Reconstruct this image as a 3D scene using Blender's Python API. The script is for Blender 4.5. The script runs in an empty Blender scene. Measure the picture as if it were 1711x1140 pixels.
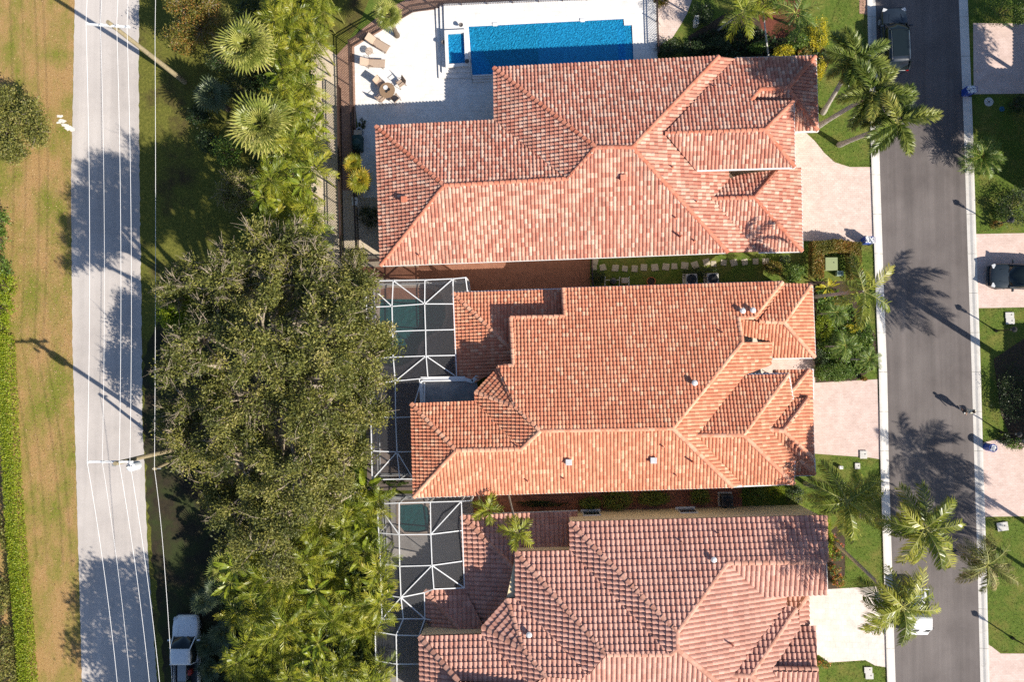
import bpy, bmesh, math, random
import numpy as np
from mathutils import Vector, Matrix
from mathutils.geometry import tessellate_polygon

rng = np.random.default_rng(7)
random.seed(7)
sc = bpy.context.scene
COL = sc.collection

# ---------------------------------------------------------------- camera
FPX, HCAM, NX, NY = 1331.0, 60.5, 900.0, 615.0      # focal length in photo pixels, height, nadir pixel
CD = np.array([(855.5 - NX) / FPX, (NY - 570.0) / FPX, -1.0]); CD /= np.linalg.norm(CD)
CR = np.array([1.0, 0, 0]); CR -= CD * CR.dot(CD); CR /= np.linalg.norm(CR)
CU = np.cross(CR, CD)
CP = np.array([0, 0, HCAM])
cam = bpy.data.cameras.new('camera')
cam.sensor_width = 36.0
cam.lens = FPX * 36.0 / 1711.0
cam.clip_end = 2000
camo = bpy.data.objects.new('camera', cam)
camo.matrix_world = Matrix(((CR[0], CU[0], -CD[0], 0), (CR[1], CU[1], -CD[1], 0), (CR[2], CU[2], -CD[2], HCAM), (0, 0, 0, 1)))
COL.objects.link(camo)
sc.camera = camo

# ---------------------------------------------------------------- sky, sun, exposure
ELEV = math.radians(35.5)
SUNH = np.array([0.837, -0.547])                     # horizontal direction towards the sun
world = bpy.data.worlds.new('World'); sc.world = world
world.use_nodes = True
wn = world.node_tree
sky = wn.nodes.new('ShaderNodeTexSky'); sky.sky_type = 'NISHITA'; sky.sun_disc = False
sky.sun_elevation = ELEV
sky.ozone_density = 4.0
sky.sun_rotation = math.atan2(SUNH[0], SUNH[1])
bg = wn.nodes['Background']; bg.inputs['Strength'].default_value = 0.085
wn.links.new(sky.outputs[0], bg.inputs[0])
sun = bpy.data.lights.new('sun', 'SUN'); sun.energy = 5.0; sun.angle = math.radians(0.5); sun.color = (1.0, 0.93, 0.82)
suno = bpy.data.objects.new('sun', sun)
sdir = Vector((SUNH[0] * math.cos(ELEV), SUNH[1] * math.cos(ELEV), math.sin(ELEV)))
suno.rotation_euler = sdir.to_track_quat('Z', 'Y').to_euler()
suno.location = (40, -30, 60)
COL.objects.link(suno)
sc.view_settings.view_transform = 'Standard'
sc.view_settings.look = 'None'
sc.view_settings.gamma = 1.0
sc.view_settings.exposure = 0.75
sc.render.engine = 'CYCLES'
sc.cycles.use_denoising = False
sc.cycles.max_bounces = 6
sc.cycles.transparent_max_bounces = 12
sc.cycles.sample_clamp_indirect = 6


def ray(px, py):
    return CD * FPX + CR * (px - 855.5) + CU * (570 - py)


def P(px, py, z=0.0):
    """the point at height z that the photograph shows at a pixel"""
    v = ray(px, py)
    return CP + v * ((z - HCAM) / v[2])


def G(px, py, z=0.0):
    """a point above the ground spot seen at a pixel"""
    p = P(px, py, 0.0); p[2] = z
    return p


# ---------------------------------------------------------------- materials
MATS = {}


def new_mat(name):
    m = bpy.data.materials.new(name); m.use_nodes = True
    nt = m.node_tree
    return m, nt, nt.nodes['Principled BSDF']


def ramp(nt, fac, stops):
    r = nt.nodes.new('ShaderNodeValToRGB')
    el = r.color_ramp.elements
    while len(el) < len(stops):
        el.new(0.5)
    for e, (p, c) in zip(el, stops):
        e.position = p; e.color = (*c, 1)
    nt.links.new(fac, r.inputs[0])
    return r.outputs[0]


def noise(nt, scale, detail=4, rough=0.55, coord=None, dist=0.0):
    n = nt.nodes.new('ShaderNodeTexNoise')
    n.inputs['Scale'].default_value = scale; n.inputs['Detail'].default_value = detail
    n.inputs['Roughness'].default_value = rough; n.inputs['Distortion'].default_value = dist
    if coord is not None:
        nt.links.new(coord, n.inputs['Vector'])
    return n.outputs['Fac']


def wcoord(nt):
    return nt.nodes.new('ShaderNodeTexCoord').outputs['Object']


def mixc(nt, fac, a, b, mode='MIX'):
    m = nt.nodes.new('ShaderNodeMix'); m.data_type = 'RGBA'; m.blend_type = mode
    for k, v in ((0, fac), (6, a), (7, b)):
        if hasattr(v, 'is_output'):
            nt.links.new(v, m.inputs[k])
        else:
            m.inputs[k].default_value = v if k == 0 else (*v, 1)
    return m.outputs[2]


def bump(nt, bs, h, strength=0.4, dist=0.02):
    b = nt.nodes.new('ShaderNodeBump'); b.inputs['Strength'].default_value = strength
    b.inputs['Distance'].default_value = dist
    nt.links.new(h, b.inputs['Height']); nt.links.new(b.outputs[0], bs.inputs['Normal'])


def M(name, c1, c2=None, scale=2.0, rough=0.8, metal=0.0, fine=40.0, bs_=0.3, bd=0.01, patch=None, pscale=0.25, spec=0.3):
    """noise mottled surface, with optional large patches"""
    if name in MATS:
        return MATS[name]
    m, nt, b = new_mat(name)
    c2 = c2 or tuple(x * 0.8 for x in c1)
    co = wcoord(nt)
    col = ramp(nt, noise(nt, scale, 6, 0.65, co), [(0.3, c2), (0.7, c1)])
    if patch:
        col = mixc(nt, ramp(nt, noise(nt, pscale, 5, 0.6, co), [(0.42, (0, 0, 0)), (0.62, (1, 1, 1))]), col, patch)
    f = noise(nt, fine, 3, 0.7, co)
    col = mixc(nt, 1.0, col, ramp(nt, f, [(0.25, (0.78, 0.78, 0.78)), (0.75, (1.15, 1.15, 1.15))]), 'MULTIPLY')
    nt.links.new(col, b.inputs['Base Color'])
    b.inputs['Roughness'].default_value = rough; b.inputs['Metallic'].default_value = metal
    b.inputs['Specular IOR Level'].default_value = spec
    if bs_:
        bump(nt, b, f, bs_, bd)
    MATS[name] = m
    return m


def plain(name, c, rough=0.5, metal=0.0, coat=0.0, spec=0.5, var=0.06):
    if name in MATS:
        return MATS[name]
    m, nt, b = new_mat(name)
    co = wcoord(nt)
    col = ramp(nt, noise(nt, 3.0, 4, 0.6, co), [(0.3, tuple(x * (1 - var * 2) for x in c)), (0.7, c)])
    nt.links.new(col, b.inputs['Base Color'])
    b.inputs['Roughness'].default_value = rough; b.inputs['Metallic'].default_value = metal
    b.inputs['Coat Weight'].default_value = coat; b.inputs['Specular IOR Level'].default_value = spec
    MATS[name] = m
    return m


def tile_mat(name, stops, grime=(0.20, 0.14, 0.11)):
    m, nt, b = new_mat(name)
    at = nt.nodes.new('ShaderNodeAttribute'); at.attribute_name = 'tint'
    co = nt.nodes.new('ShaderNodeNewGeometry').outputs['Position']
    col = ramp(nt, at.outputs['Fac'], stops)
    g = ramp(nt, noise(nt, 0.45, 8, 0.75, co, 0.6), [(0.48, (0, 0, 0)), (0.78, (0.6, 0.6, 0.6))])
    col = mixc(nt, g, col, grime)
    f = noise(nt, 9, 5, 0.7, co)
    col = mixc(nt, 1.0, col, ramp(nt, f, [(0.3, (0.82, 0.8, 0.78)), (0.7, (1.12, 1.1, 1.1))]), 'MULTIPLY')
    nt.links.new(col, b.inputs['Base Color'])
    b.inputs['Roughness'].default_value = 0.85; b.inputs['Specular IOR Level'].default_value = 0.2
    bump(nt, b, f, 0.3, 0.01)
    MATS[name] = m
    return m


def cap_mat(name, c1, c2):
    m, nt, b = new_mat(name)
    oi = nt.nodes.new('ShaderNodeObjectInfo')
    col = ramp(nt, oi.outputs['Random'], [(0.1, c1), (0.9, c2)])
    co = nt.nodes.new('ShaderNodeNewGeometry').outputs['Position']
    f = noise(nt, 7, 5, 0.7, co)
    col = mixc(nt, 1.0, col, ramp(nt, f, [(0.3, (0.75, 0.74, 0.72)), (0.7, (1.12, 1.1, 1.1))]), 'MULTIPLY')
    nt.links.new(col, b.inputs['Base Color']); b.inputs['Roughness'].default_value = 0.85
    b.inputs['Specular IOR Level'].default_value = 0.2
    MATS[name] = m
    return m


def leaf_mat(name, stops, trans=0.3, rough=0.55, obj_var=True, spec=0.35):
    m, nt, b = new_mat(name)
    at = nt.nodes.new('ShaderNodeAttribute'); at.attribute_name = 'tint'
    fac = at.outputs['Fac']
    if obj_var:
        oi = nt.nodes.new('ShaderNodeObjectInfo')
        mm = nt.nodes.new('ShaderNodeMath'); mm.operation = 'MULTIPLY_ADD'
        nt.links.new(oi.outputs['Random'], mm.inputs[0]); mm.inputs[1].default_value = 0.5
        m2 = nt.nodes.new('ShaderNodeMath'); m2.operation = 'MULTIPLY'; m2.inputs[1].default_value = 0.5
        nt.links.new(fac, m2.inputs[0]); nt.links.new(m2.outputs[0], mm.inputs[2])
        fac = mm.outputs[0]
    col = ramp(nt, fac, stops)
    nt.links.new(col, b.inputs['Base Color']); b.inputs['Roughness'].default_value = rough
    b.inputs['Specular IOR Level'].default_value = spec
    tr = nt.nodes.new('ShaderNodeBsdfTranslucent'); nt.links.new(col, tr.inputs[0])
    mx = nt.nodes.new('ShaderNodeMixShader'); mx.inputs[0].default_value = trans
    out = nt.nodes['Material Output']
    nt.links.new(b.outputs[0], mx.inputs[1]); nt.links.new(tr.outputs[0], mx.inputs[2])
    nt.links.new(mx.outputs[0], out.inputs['Surface'])
    MATS[name] = m
    return m


def brick_mat(name, c1, c2, mortar, bw=0.22, rh=0.11, msize=0.012, rot=0.0, rough=0.85, stain=None):
    m, nt, b = new_mat(name)
    co = wcoord(nt)
    mp = nt.nodes.new('ShaderNodeMapping'); mp.inputs['Rotation'].default_value[2] = rot
    nt.links.new(co, mp.inputs[0])
    t = nt.nodes.new('ShaderNodeTexBrick')
    nt.links.new(mp.outputs[0], t.inputs[0])
    t.inputs['Color1'].default_value = (*c1, 1); t.inputs['Color2'].default_value = (*c2, 1)
    t.inputs['Mortar'].default_value = (*mortar, 1); t.inputs['Scale'].default_value = 1.0
    t.inputs['Brick Width'].default_value = bw; t.inputs['Row Height'].default_value = rh
    t.inputs['Mortar Size'].default_value = msize
    f = noise(nt, 1.3, 6, 0.7, co)
    col = mixc(nt, 1.0, t.outputs[0], ramp(nt, f, [(0.25, (0.8, 0.78, 0.76)), (0.7, (1.08, 1.08, 1.08))]), 'MULTIPLY')
    if stain:
        s = ramp(nt, noise(nt, 3.5, 6, 0.75, co, 1.0), [(0.56, (0, 0, 0)), (0.72, (0.7, 0.7, 0.7))])
        col = mixc(nt, s, col, stain)
    nt.links.new(col, b.inputs['Base Color']); b.inputs['Roughness'].default_value = rough
    b.inputs['Specular IOR Level'].default_value = 0.2
    bump(nt, b, t.outputs['Fac'], -0.3, 0.006)
    MATS[name] = m
    return m


def grass_mat(name, greens, dry, dry_lo, dry_hi, pscale=0.3, streak=None):
    m, nt, b = new_mat(name)
    co = wcoord(nt)
    g = ramp(nt, noise(nt, 5.0, 8, 0.75, co), [(0.25, greens[0]), (0.5, greens[1]), (0.75, greens[2])])
    pc = co
    if streak:
        mp = nt.nodes.new('ShaderNodeMapping'); mp.inputs['Scale'].default_value = (1.0, streak, 1.0)
        nt.links.new(co, mp.inputs[0]); pc = mp.outputs[0]
    p = ramp(nt, noise(nt, pscale, 7, 0.68, pc), [(dry_lo, (0, 0, 0)), (dry_hi, (1, 1, 1))])
    d = ramp(nt, noise(nt, 9.0, 6, 0.8, co), [(0.3, dry[0]), (0.5, dry[1]), (0.72, dry[2])])
    col = mixc(nt, p, g, d)
    f = noise(nt, 26, 4, 0.8, co)
    col = mixc(nt, 1.0, col, ramp(nt, f, [(0.3, (0.55, 0.58, 0.5)), (0.7, (1.3, 1.3, 1.25))]), 'MULTIPLY')
    nt.links.new(col, b.inputs['Base Color']); b.inputs['Roughness'].default_value = 0.95
    b.inputs['Specular IOR Level'].default_value = 0.1
    bump(nt, b, f, 0.8, 0.05)
    MATS[name] = m
    return m


T1 = tile_mat('terracotta_flashed_tile', [(0.0, (0.40, 0.155, 0.11)), (0.3, (0.48, 0.205, 0.145)), (0.62, (0.53, 0.25, 0.18)), (0.82, (0.58, 0.325, 0.24)), (1.0, (0.63, 0.42, 0.33))])
T2 = tile_mat('terracotta_orange_tile', [(0.0, (0.54, 0.205, 0.12)), (0.45, (0.60, 0.25, 0.15)), (0.75, (0.64, 0.31, 0.19)), (1.0, (0.69, 0.41, 0.27))], (0.34, 0.15, 0.08))
T3 = tile_mat('pink_brown_tile', [(0.0, (0.46, 0.23, 0.175)), (0.5, (0.54, 0.295, 0.23)), (1.0, (0.61, 0.355, 0.285))], (0.20, 0.10, 0.085))
K1 = cap_mat('terracotta_cap', (0.52, 0.18, 0.11), (0.59, 0.25, 0.165))
K2 = cap_mat('orange_cap', (0.60, 0.26, 0.16), (0.70, 0.40, 0.27))
K3 = cap_mat('pink_cap', (0.46, 0.23, 0.165), (0.58, 0.325, 0.245))
DECKM = plain('roof_felt', (0.10, 0.05, 0.04), 0.9)
WALLC = M('cream_stucco', (0.80, 0.64, 0.40), (0.74, 0.58, 0.36), 1.5, 0.9, fine=60)
WALLW = M('pale_stucco', (0.74, 0.65, 0.54), (0.69, 0.60, 0.50), 1.5, 0.9, fine=60)
WHITE = plain('white_aluminium', (0.68, 0.69, 0.70), 0.4)
GUTW = plain('white_gutter', (0.74, 0.73, 0.72), 0.45)
GUTB = plain('brown_gutter', (0.10, 0.06, 0.05), 0.5)
BRONZE = plain('dark_bronze', (0.045, 0.025, 0.02), 0.45)
BLACKM = plain('black_metal', (0.015, 0.015, 0.016), 0.45)
GREYM = plain('grey_metal', (0.35, 0.36, 0.36), 0.4, 0.4)
GALV = plain('galvanised', (0.62, 0.62, 0.62), 0.4, 0.2)


# ---------------------------------------------------------------- object helpers
def link(name, me, mat, parent=None, loc=None, rot=None):
    o = bpy.data.objects.new(name, me)
    if mat is not None:
        for mm in (mat if isinstance(mat, (list, tuple)) else [mat]):
            if len(me.materials) < (len(mat) if isinstance(mat, (list, tuple)) else 1):
                me.materials.append(mm)
    COL.objects.link(o)
    if parent is not None:
        o.parent = parent
        if loc is None:
            o.matrix_parent_inverse = parent.matrix_basis.inverted()
    if loc is not None:
        o.location = loc
    if rot is not None:
        o.rotation_euler = rot
    return o


def np_mesh(name, verts, faces, tint=None, smooth=False, midx=None):
    """verts (n,3); faces: (m,k) array or a list of tuples"""
    me = bpy.data.meshes.new(name)
    verts = np.asarray(verts, dtype=np.float32)
    if isinstance(faces, np.ndarray):
        m, k = faces.shape
        me.vertices.add(len(verts)); me.vertices.foreach_set('co', verts.ravel())
        me.loops.add(m * k); me.loops.foreach_set('vertex_index', faces.astype(np.int32).ravel())
        me.polygons.add(m)
        me.polygons.foreach_set('loop_start', np.arange(0, m * k, k, dtype=np.int32))
        me.update(calc_edges=True)
    else:
        me.from_pydata(verts.tolist(), [], [tuple(int(i) for i in f) for f in faces])
        me.update()
    if tint is not None:
        a = me.attributes.new('tint', 'FLOAT', 'FACE'); a.data.foreach_set('value', np.asarray(tint, dtype=np.float32))
    if midx is not None:
        me.polygons.foreach_set('material_index', np.asarray(midx, dtype=np.int32))
    me.polygons.foreach_set('use_smooth', np.full(len(me.polygons), bool(smooth)))
    me.validate()
    return me


def tag(o, label, cat, group=None):
    o['label'] = label; o['category'] = cat
    if group:
        o['group'] = group
    return o


def thing(name, label, cat, loc=(0, 0, 0), rz=0.0, group=None):
    o = bpy.data.objects.new(name, None)
    COL.objects.link(o)
    o.location = loc; o.rotation_euler = (0, 0, rz)
    o.matrix_basis = Matrix.Translation(Vector(loc)) @ Matrix.Rotation(rz, 4, 'Z')
    o.empty_display_size = 0.3
    return tag(o, label, cat, group)


def structure(name, me, mat):
    o = link(name, me, mat)
    o['kind'] = 'structure'
    return o


class MB:
    """collects shapes into one mesh"""
    def __init__(s):
        s.v = []; s.f = []; s.m = []; s.cur = 0

    def add(s, vs, fs):
        n = len(s.v)
        s.v += [tuple(map(float, p)) for p in vs]
        s.f += [tuple(i + n for i in f) for f in fs]
        s.m += [s.cur] * len(fs)
        return s

    def box(s, c, size, rz=0.0, taper=1.0):
        x, y, z = (d / 2 for d in size)
        vs = []
        for k in (-1, 1):
            t = taper if k > 0 else 1.0
            for sx, sy in ((-1, -1), (1, -1), (1, 1), (-1, 1)):
                px, py = sx * x * t, sy * y * t
                vs.append((c[0] + px * math.cos(rz) - py * math.sin(rz), c[1] + px * math.sin(rz) + py * math.cos(rz), c[2] + k * z))
        return s.add(vs, [(3, 2, 1, 0), (4, 5, 6, 7), (0, 1, 5, 4), (1, 2, 6, 5), (2, 3, 7, 6), (3, 0, 4, 7)])

    def beam(s, a, b, w, h=None):
        a = Vector(a); b = Vector(b); h = h or w
        d = (b - a).normalized()
        up = Vector((0, 0, 1)) if abs(d.z) < 0.95 else Vector((1, 0, 0))
        sx = d.cross(up).normalized(); sy = sx.cross(d).normalized()
        vs = [p + sx * (i * w / 2) + sy * (j * h / 2) for p in (a, b) for i, j in ((-1, -1), (1, -1), (1, 1), (-1, 1))]
        return s.add(vs, [(0, 1, 2, 3), (7, 6, 5, 4), (1, 0, 4, 5), (2, 1, 5, 6), (3, 2, 6, 7), (0, 3, 7, 4)])

    def tube(s, pts, r, n=8, cap=True):
        pts = [Vector(p) for p in pts]
        rs = r if isinstance(r, (list, tuple)) else [r] * len(pts)
        base = len(s.v); fs = []
        vs = []
        for i, p in enumerate(pts):
            d = (pts[min(i + 1, len(pts) - 1)] - pts[max(i - 1, 0)]).normalized()
            up = Vector((0, 0, 1)) if abs(d.z) < 0.9 else Vector((0, 1, 0))
            sx = d.cross(up).normalized(); sy = sx.cross(d).normalized()
            for k in range(n):
                a = 2 * math.pi * k / n
                vs.append(p + (sx * math.cos(a) + sy * math.sin(a)) * rs[i])
        for i in range(len(pts) - 1):
            for k in range(n):
                fs.append((i * n + k, i * n + (k + 1) % n, (i + 1) * n + (k + 1) % n, (i + 1) * n + k))
        if cap:
            fs.append(tuple(range(n - 1, -1, -1))); fs.append(tuple((len(pts) - 1) * n + k for k in range(n)))
        return s.add(vs, fs)

    def lathe(s, prof, c=(0, 0, 0), n=16):
        """prof: (r, z) from bottom to top"""
        vs = [(c[0] + r * math.cos(2 * math.pi * k / n), c[1] + r * math.sin(2 * math.pi * k / n), c[2] + z) for r, z in prof for k in range(n)]
        fs = [(i * n + k, i * n + (k + 1) % n, (i + 1) * n + (k + 1) % n, (i + 1) * n + k) for i in range(len(prof) - 1) for k in range(n)]
        fs.append(tuple(range(n - 1, -1, -1))); fs.append(tuple((len(prof) - 1) * n + k for k in range(n)))
        return s.add(vs, fs)

    def prism(s, poly, z0, z1, holes=()):
        """poly: list of (x, y)"""
        loops = [list(poly)] + [list(h) for h in holes]
        flat = [p for l in loops for p in l]; n = len(flat)
        tri = tessellate_polygon([[Vector((p[0], p[1], 0)) for p in l] for l in loops])
        vs = [(p[0], p[1], z0) for p in flat] + [(p[0], p[1], z1) for p in flat]
        fs = []
        for t in tri:
            a, b, c = (flat[i] for i in t)
            if (b[0] - a[0]) * (c[1] - a[1]) - (b[1] - a[1]) * (c[0] - a[0]) < 0:
                t = t[::-1]
            fs.append(tuple(i + n for i in t)); fs.append(tuple(t[::-1]))
        o = 0
        for l in loops:
            k = len(l)
            for i in range(k):
                j = (i + 1) % k
                fs.append((o + i, o + j, n + o + j, n + o + i))
            o += k
        return s.add(vs, fs)

    def sheet(s, poly, z, holes=()):
        loops = [list(poly)] + [list(h) for h in holes]
        flat = [p for l in loops for p in l]
        tri = tessellate_polygon([[Vector((p[0], p[1], 0)) for p in l] for l in loops])
        fs = []
        for t in tri:
            a, b, c = (flat[i] for i in t)
            if (b[0] - a[0]) * (c[1] - a[1]) - (b[1] - a[1]) * (c[0] - a[0]) < 0:
                t = t[::-1]
            fs.append(tuple(t))
        return s.add([(p[0], p[1], z) for p in flat], fs)

    def mesh(s, name, smooth=False):
        me = bpy.data.meshes.new(name); me.from_pydata(s.v, [], s.f); me.update()
        me.polygons.foreach_set('material_index', s.m)
        if smooth:
            me.polygons.foreach_set('use_smooth', [True] * len(me.polygons))
        return me

    def build(s, name, mat, parent=None, loc=None, rot=None, smooth=False, fix=True):
        me = s.mesh(name, smooth)
        if fix:
            bm = bmesh.new(); bm.from_mesh(me); bmesh.ops.recalc_face_normals(bm, faces=bm.faces); bm.to_mesh(me); bm.free()
        return link(name, me, mat, parent, loc, rot)


def bevel(o, w=0.02, seg=2):
    b = o.modifiers.new('bevel', 'BEVEL'); b.width = w; b.segments = seg; b.limit_method = 'ANGLE'
    return o


def pxy(pts, z=0.0):
    return [tuple(P(x, y, z)[:2]) for x, y in pts]


def offset_poly(poly, d):
    """moves the sides of a simple polygon inwards by d"""
    a = sum(poly[i][0] * poly[(i + 1) % len(poly)][1] - poly[(i + 1) % len(poly)][0] * poly[i][1] for i in range(len(poly)))
    sg = 1 if a > 0 else -1
    out = []
    n = len(poly)
    for i in range(n):
        p0, p1, p2 = np.array(poly[i - 1]), np.array(poly[i]), np.array(poly[(i + 1) % n])
        d1 = (p1 - p0) / np.linalg.norm(p1 - p0); d2 = (p2 - p1) / np.linalg.norm(p2 - p1)
        n1 = np.array([-d1[1], d1[0]]) * sg; n2 = np.array([-d2[1], d2[0]]) * sg
        k = 1 + n1.dot(n2)
        out.append(tuple(p1 + (n1 + n2) * d / max(k, 0.3)))
    return out


def copy_tree(o, parent=None):
    c = o.copy(); COL.objects.link(c)
    if parent is not None:
        c.parent = parent
    for ch in o.children:
        copy_tree(ch, c)
    return c


# ---------------------------------------------------------------- ground and paving
LAWN = grass_mat('lawn_grass', [(0.045, 0.075, 0.014), (0.10, 0.145, 0.026), (0.18, 0.21, 0.048)], [(0.10, 0.10, 0.025), (0.20, 0.18, 0.05), (0.28, 0.22, 0.08)], 0.46, 0.72, 0.7)
DRY = grass_mat('dry_verge_grass', [(0.10, 0.125, 0.02), (0.19, 0.19, 0.035), (0.27, 0.24, 0.055)], [(0.27, 0.15, 0.055), (0.38, 0.23, 0.10), (0.46, 0.33, 0.18)], 0.38, 0.58, 0.42, 0.5)
SHADY = grass_mat('shaded_verge_grass', [(0.05, 0.06, 0.014), (0.13, 0.13, 0.028), (0.25, 0.225, 0.055)], [(0.03, 0.022, 0.012), (0.07, 0.05, 0.026), (0.14, 0.10, 0.05)], 0.52, 0.70, 0.3)  # dark patches put part of the tree shade into the grass colour
ROADM = M('pale_old_asphalt', (0.46, 0.415, 0.38), (0.39, 0.355, 0.33), 1.0, 0.9, fine=55, patch=(0.51, 0.465, 0.43), pscale=0.12)
STREETM = M('street_asphalt', (0.130, 0.111, 0.104), (0.104, 0.089, 0.084), 0.9, 0.85, fine=70, patch=(0.150, 0.130, 0.122), pscale=0.2)
KERBM = M('kerb_concrete', (0.66, 0.62, 0.57), (0.56, 0.53, 0.49), 1.4, 0.85, fine=50)
PAVER = brick_mat('pink_paver', (0.64, 0.50, 0.45), (0.58, 0.44, 0.39), (0.50, 0.39, 0.34), 0.24, 0.12, 0.010, 0.03, stain=None)
PAVERS = brick_mat('stained_pink_paver', (0.65, 0.53, 0.47), (0.60, 0.47, 0.41), (0.50, 0.40, 0.35), 0.30, 0.16, 0.012, 0.03, stain=(0.40, 0.27, 0.21))
DECKT = brick_mat('white_deck_tile', (0.74, 0.72, 0.70), (0.70, 0.68, 0.66), (0.60, 0.58, 0.56), 0.62, 0.31, 0.012, 0.04)
BRICKP = brick_mat('red_brown_paver', (0.33, 0.15, 0.095), (0.26, 0.115, 0.075), (0.17, 0.09, 0.06), 0.24, 0.12, 0.014, 0.8)
BRICKF = brick_mat('tan_brick_paver', (0.44, 0.27, 0.19), (0.36, 0.21, 0.15), (0.25, 0.16, 0.12), 0.24, 0.12, 0.014, 0.02)
CAGEF = brick_mat('taupe_cage_paver', (0.34, 0.27, 0.235), (0.29, 0.23, 0.20), (0.22, 0.18, 0.155), 0.3, 0.15, 0.012, 0.02)
GREYF = brick_mat('grey_cage_paver', (0.40, 0.37, 0.35), (0.36, 0.335, 0.32), (0.28, 0.26, 0.25), 0.3, 0.15, 0.012, 0.02)
GRAVEL = M('pale_gravel', (0.64, 0.54, 0.41), (0.46, 0.38, 0.28), 12, 0.95, fine=45, bs_=0.8, bd=0.03)
MULCH = M('red_mulch', (0.20, 0.06, 0.035), (0.11, 0.035, 0.022), 14, 0.95, fine=50, bs_=0.9, bd=0.04)
SOIL = M('dark_soil', (0.085, 0.06, 0.04), (0.045, 0.032, 0.02), 6, 0.95, fine=40, bs_=0.8, bd=0.04)
LIMESTONE = M('stone_slab', (0.46, 0.40, 0.30), (0.38, 0.33, 0.25), 4, 0.9, fine=40)

POOL1 = [(783, 44), (1042, 31), (1043, 42), (1056, 41.5), (1059, 111), (789, 125)]
SPA1 = [(748, 57), (776, 55.5), (778, 107), (750, 109)]
POOL2 = [(636, 483), (650, 480), (672, 481), (700, 480), (722, 483), (738, 492), (744, 510), (745, 530), (738, 548), (726, 556), (716, 562), (706, 570), (700, 580), (698, 592), (688, 603), (672, 612), (655, 614), (640, 610), (634, 590), (633, 560), (634, 520)]
POOL3 = [(668, 844), (705, 842), (716, 848), (719, 868), (716, 888), (700, 891), (676, 890), (668, 880)]
UP = 0.45   # raised pool terrace

H_POOL1 = pxy(POOL1, UP); H_SPA1 = pxy(SPA1, UP)
H_POOL2 = pxy(POOL2, 0.02); H_POOL3 = pxy(POOL3, 0.02)

mb = MB(); mb.sheet([(-260, -260), (260, -260), (260, 260), (-260, 260)], 0.0, [H_POOL1, H_SPA1, H_POOL2, H_POOL3])
structure('ground', mb.mesh('ground'), LAWN)

LAY = 0.004


def paving(name, px, mat, z=LAY, holes=()):
    mb = MB(); mb.sheet(pxy(px, z), z, holes)
    return structure(name, mb.mesh(name), mat)


RL = [(134, -900), (125, -120), (125, 0), (119, 300), (121, 570), (129, 850), (137, 1140), (145, 1350), (200, 2200)]
RR = [(360, 2200), (285, 1350), (262, 1140), (246, 900), (238, 700), (236, 500), (232, 200), (232, 0), (232, -120), (236, -900)]
def wav(pts, amp, step=16, seed=3):
    """a traced edge with small random wander"""
    r = random.Random(seed); out = []
    for (x0, y0), (x1, y1) in zip(pts, pts[1:]):
        n = max(1, int(math.hypot(x1 - x0, y1 - y0) / step))
        for i in range(n):
            out.append((x0 + (x1 - x0) * i / n + r.uniform(-amp, amp), y0 + (y1 - y0) * i / n))
    return out + [pts[-1]]


mb = MB(); mb.sheet(pxy([(-900, -900)] + wav(RL, 0.5, 7) + [(-900, 2200)]), LAY)
structure('dry_verge', mb.mesh('dry_verge'), DRY)
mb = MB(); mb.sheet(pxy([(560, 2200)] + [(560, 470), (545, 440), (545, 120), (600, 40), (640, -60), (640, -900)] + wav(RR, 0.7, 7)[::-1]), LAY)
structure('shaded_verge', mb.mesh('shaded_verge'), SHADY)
mb = MB(); mb.sheet(pxy(wav(RL, 0.6, 6, seed=5) + wav(RR, 0.9, 6, seed=6)), 2 * LAY)
structure('back_road', mb.mesh('back_road'), ROADM)

# street and kerbs
def streaks(m, lo, hi, rot, sc=1.6):
    nt = m.node_tree; b = nt.nodes['Principled BSDF']; src = b.inputs['Base Color'].links[0].from_socket
    mp = nt.nodes.new('ShaderNodeMapping'); mp.inputs['Scale'].default_value = (1.0, 0.03, 1.0); mp.inputs['Rotation'].default_value[2] = rot
    nt.links.new(wcoord(nt), mp.inputs[0])
    f = ramp(nt, noise(nt, sc, 4, 0.6, mp.outputs[0]), [(0.32, (lo,) * 3), (0.68, (hi,) * 3)])
    nt.links.new(mixc(nt, 1.0, src, f, 'MULTIPLY'), b.inputs['Base Color'])


streaks(STREETM, 0.84, 1.16, -0.028); streaks(ROADM, 0.92, 1.06, -0.01)


def stains(m, scale, lo, hi, col, dist=1.5):
    nt = m.node_tree; b = nt.nodes['Principled BSDF']; src = b.inputs['Base Color'].links[0].from_socket
    f = ramp(nt, noise(nt, scale, 8, 0.7, wcoord(nt), dist), [(lo, (0, 0, 0)), (hi, (1, 1, 1))])
    nt.links.new(mixc(nt, f, src, col), b.inputs['Base Color'])


stains(STREETM, 1.1, 0.66, 0.78, (0.085, 0.075, 0.072)); stains(STREETM, 0.5, 0.70, 0.80, (0.20, 0.175, 0.165))
stains(ROADM, 0.8, 0.66, 0.8, (0.28, 0.25, 0.23)); stains(KERBM, 1.6, 0.58, 0.75, (0.42, 0.38, 0.33)); stains(PAVER, 0.9, 0.62, 0.8, (0.46, 0.35, 0.30)); stains(DECKT, 0.7, 0.66, 0.85, (0.62, 0.60, 0.57))
SL = [(1430, -900), (1463, 0), (1466, 120), (1470, 280), (1474, 400), (1478, 520), (1483, 640), (1485, 780), (1489, 900), (1495, 1100), (1500, 1250), (1535, 2200)]
SR = [(1560, -900), (1602, 0), (1611, 230), (1617, 430), (1623, 600), (1628, 780), (1632, 900), (1638, 1140), (1641, 1250), (1670, 2200)]
mb = MB(); mb.sheet(pxy(SL + SR[::-1]), 2 * LAY)
structure('street', mb.mesh('street'), STREETM)


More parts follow.
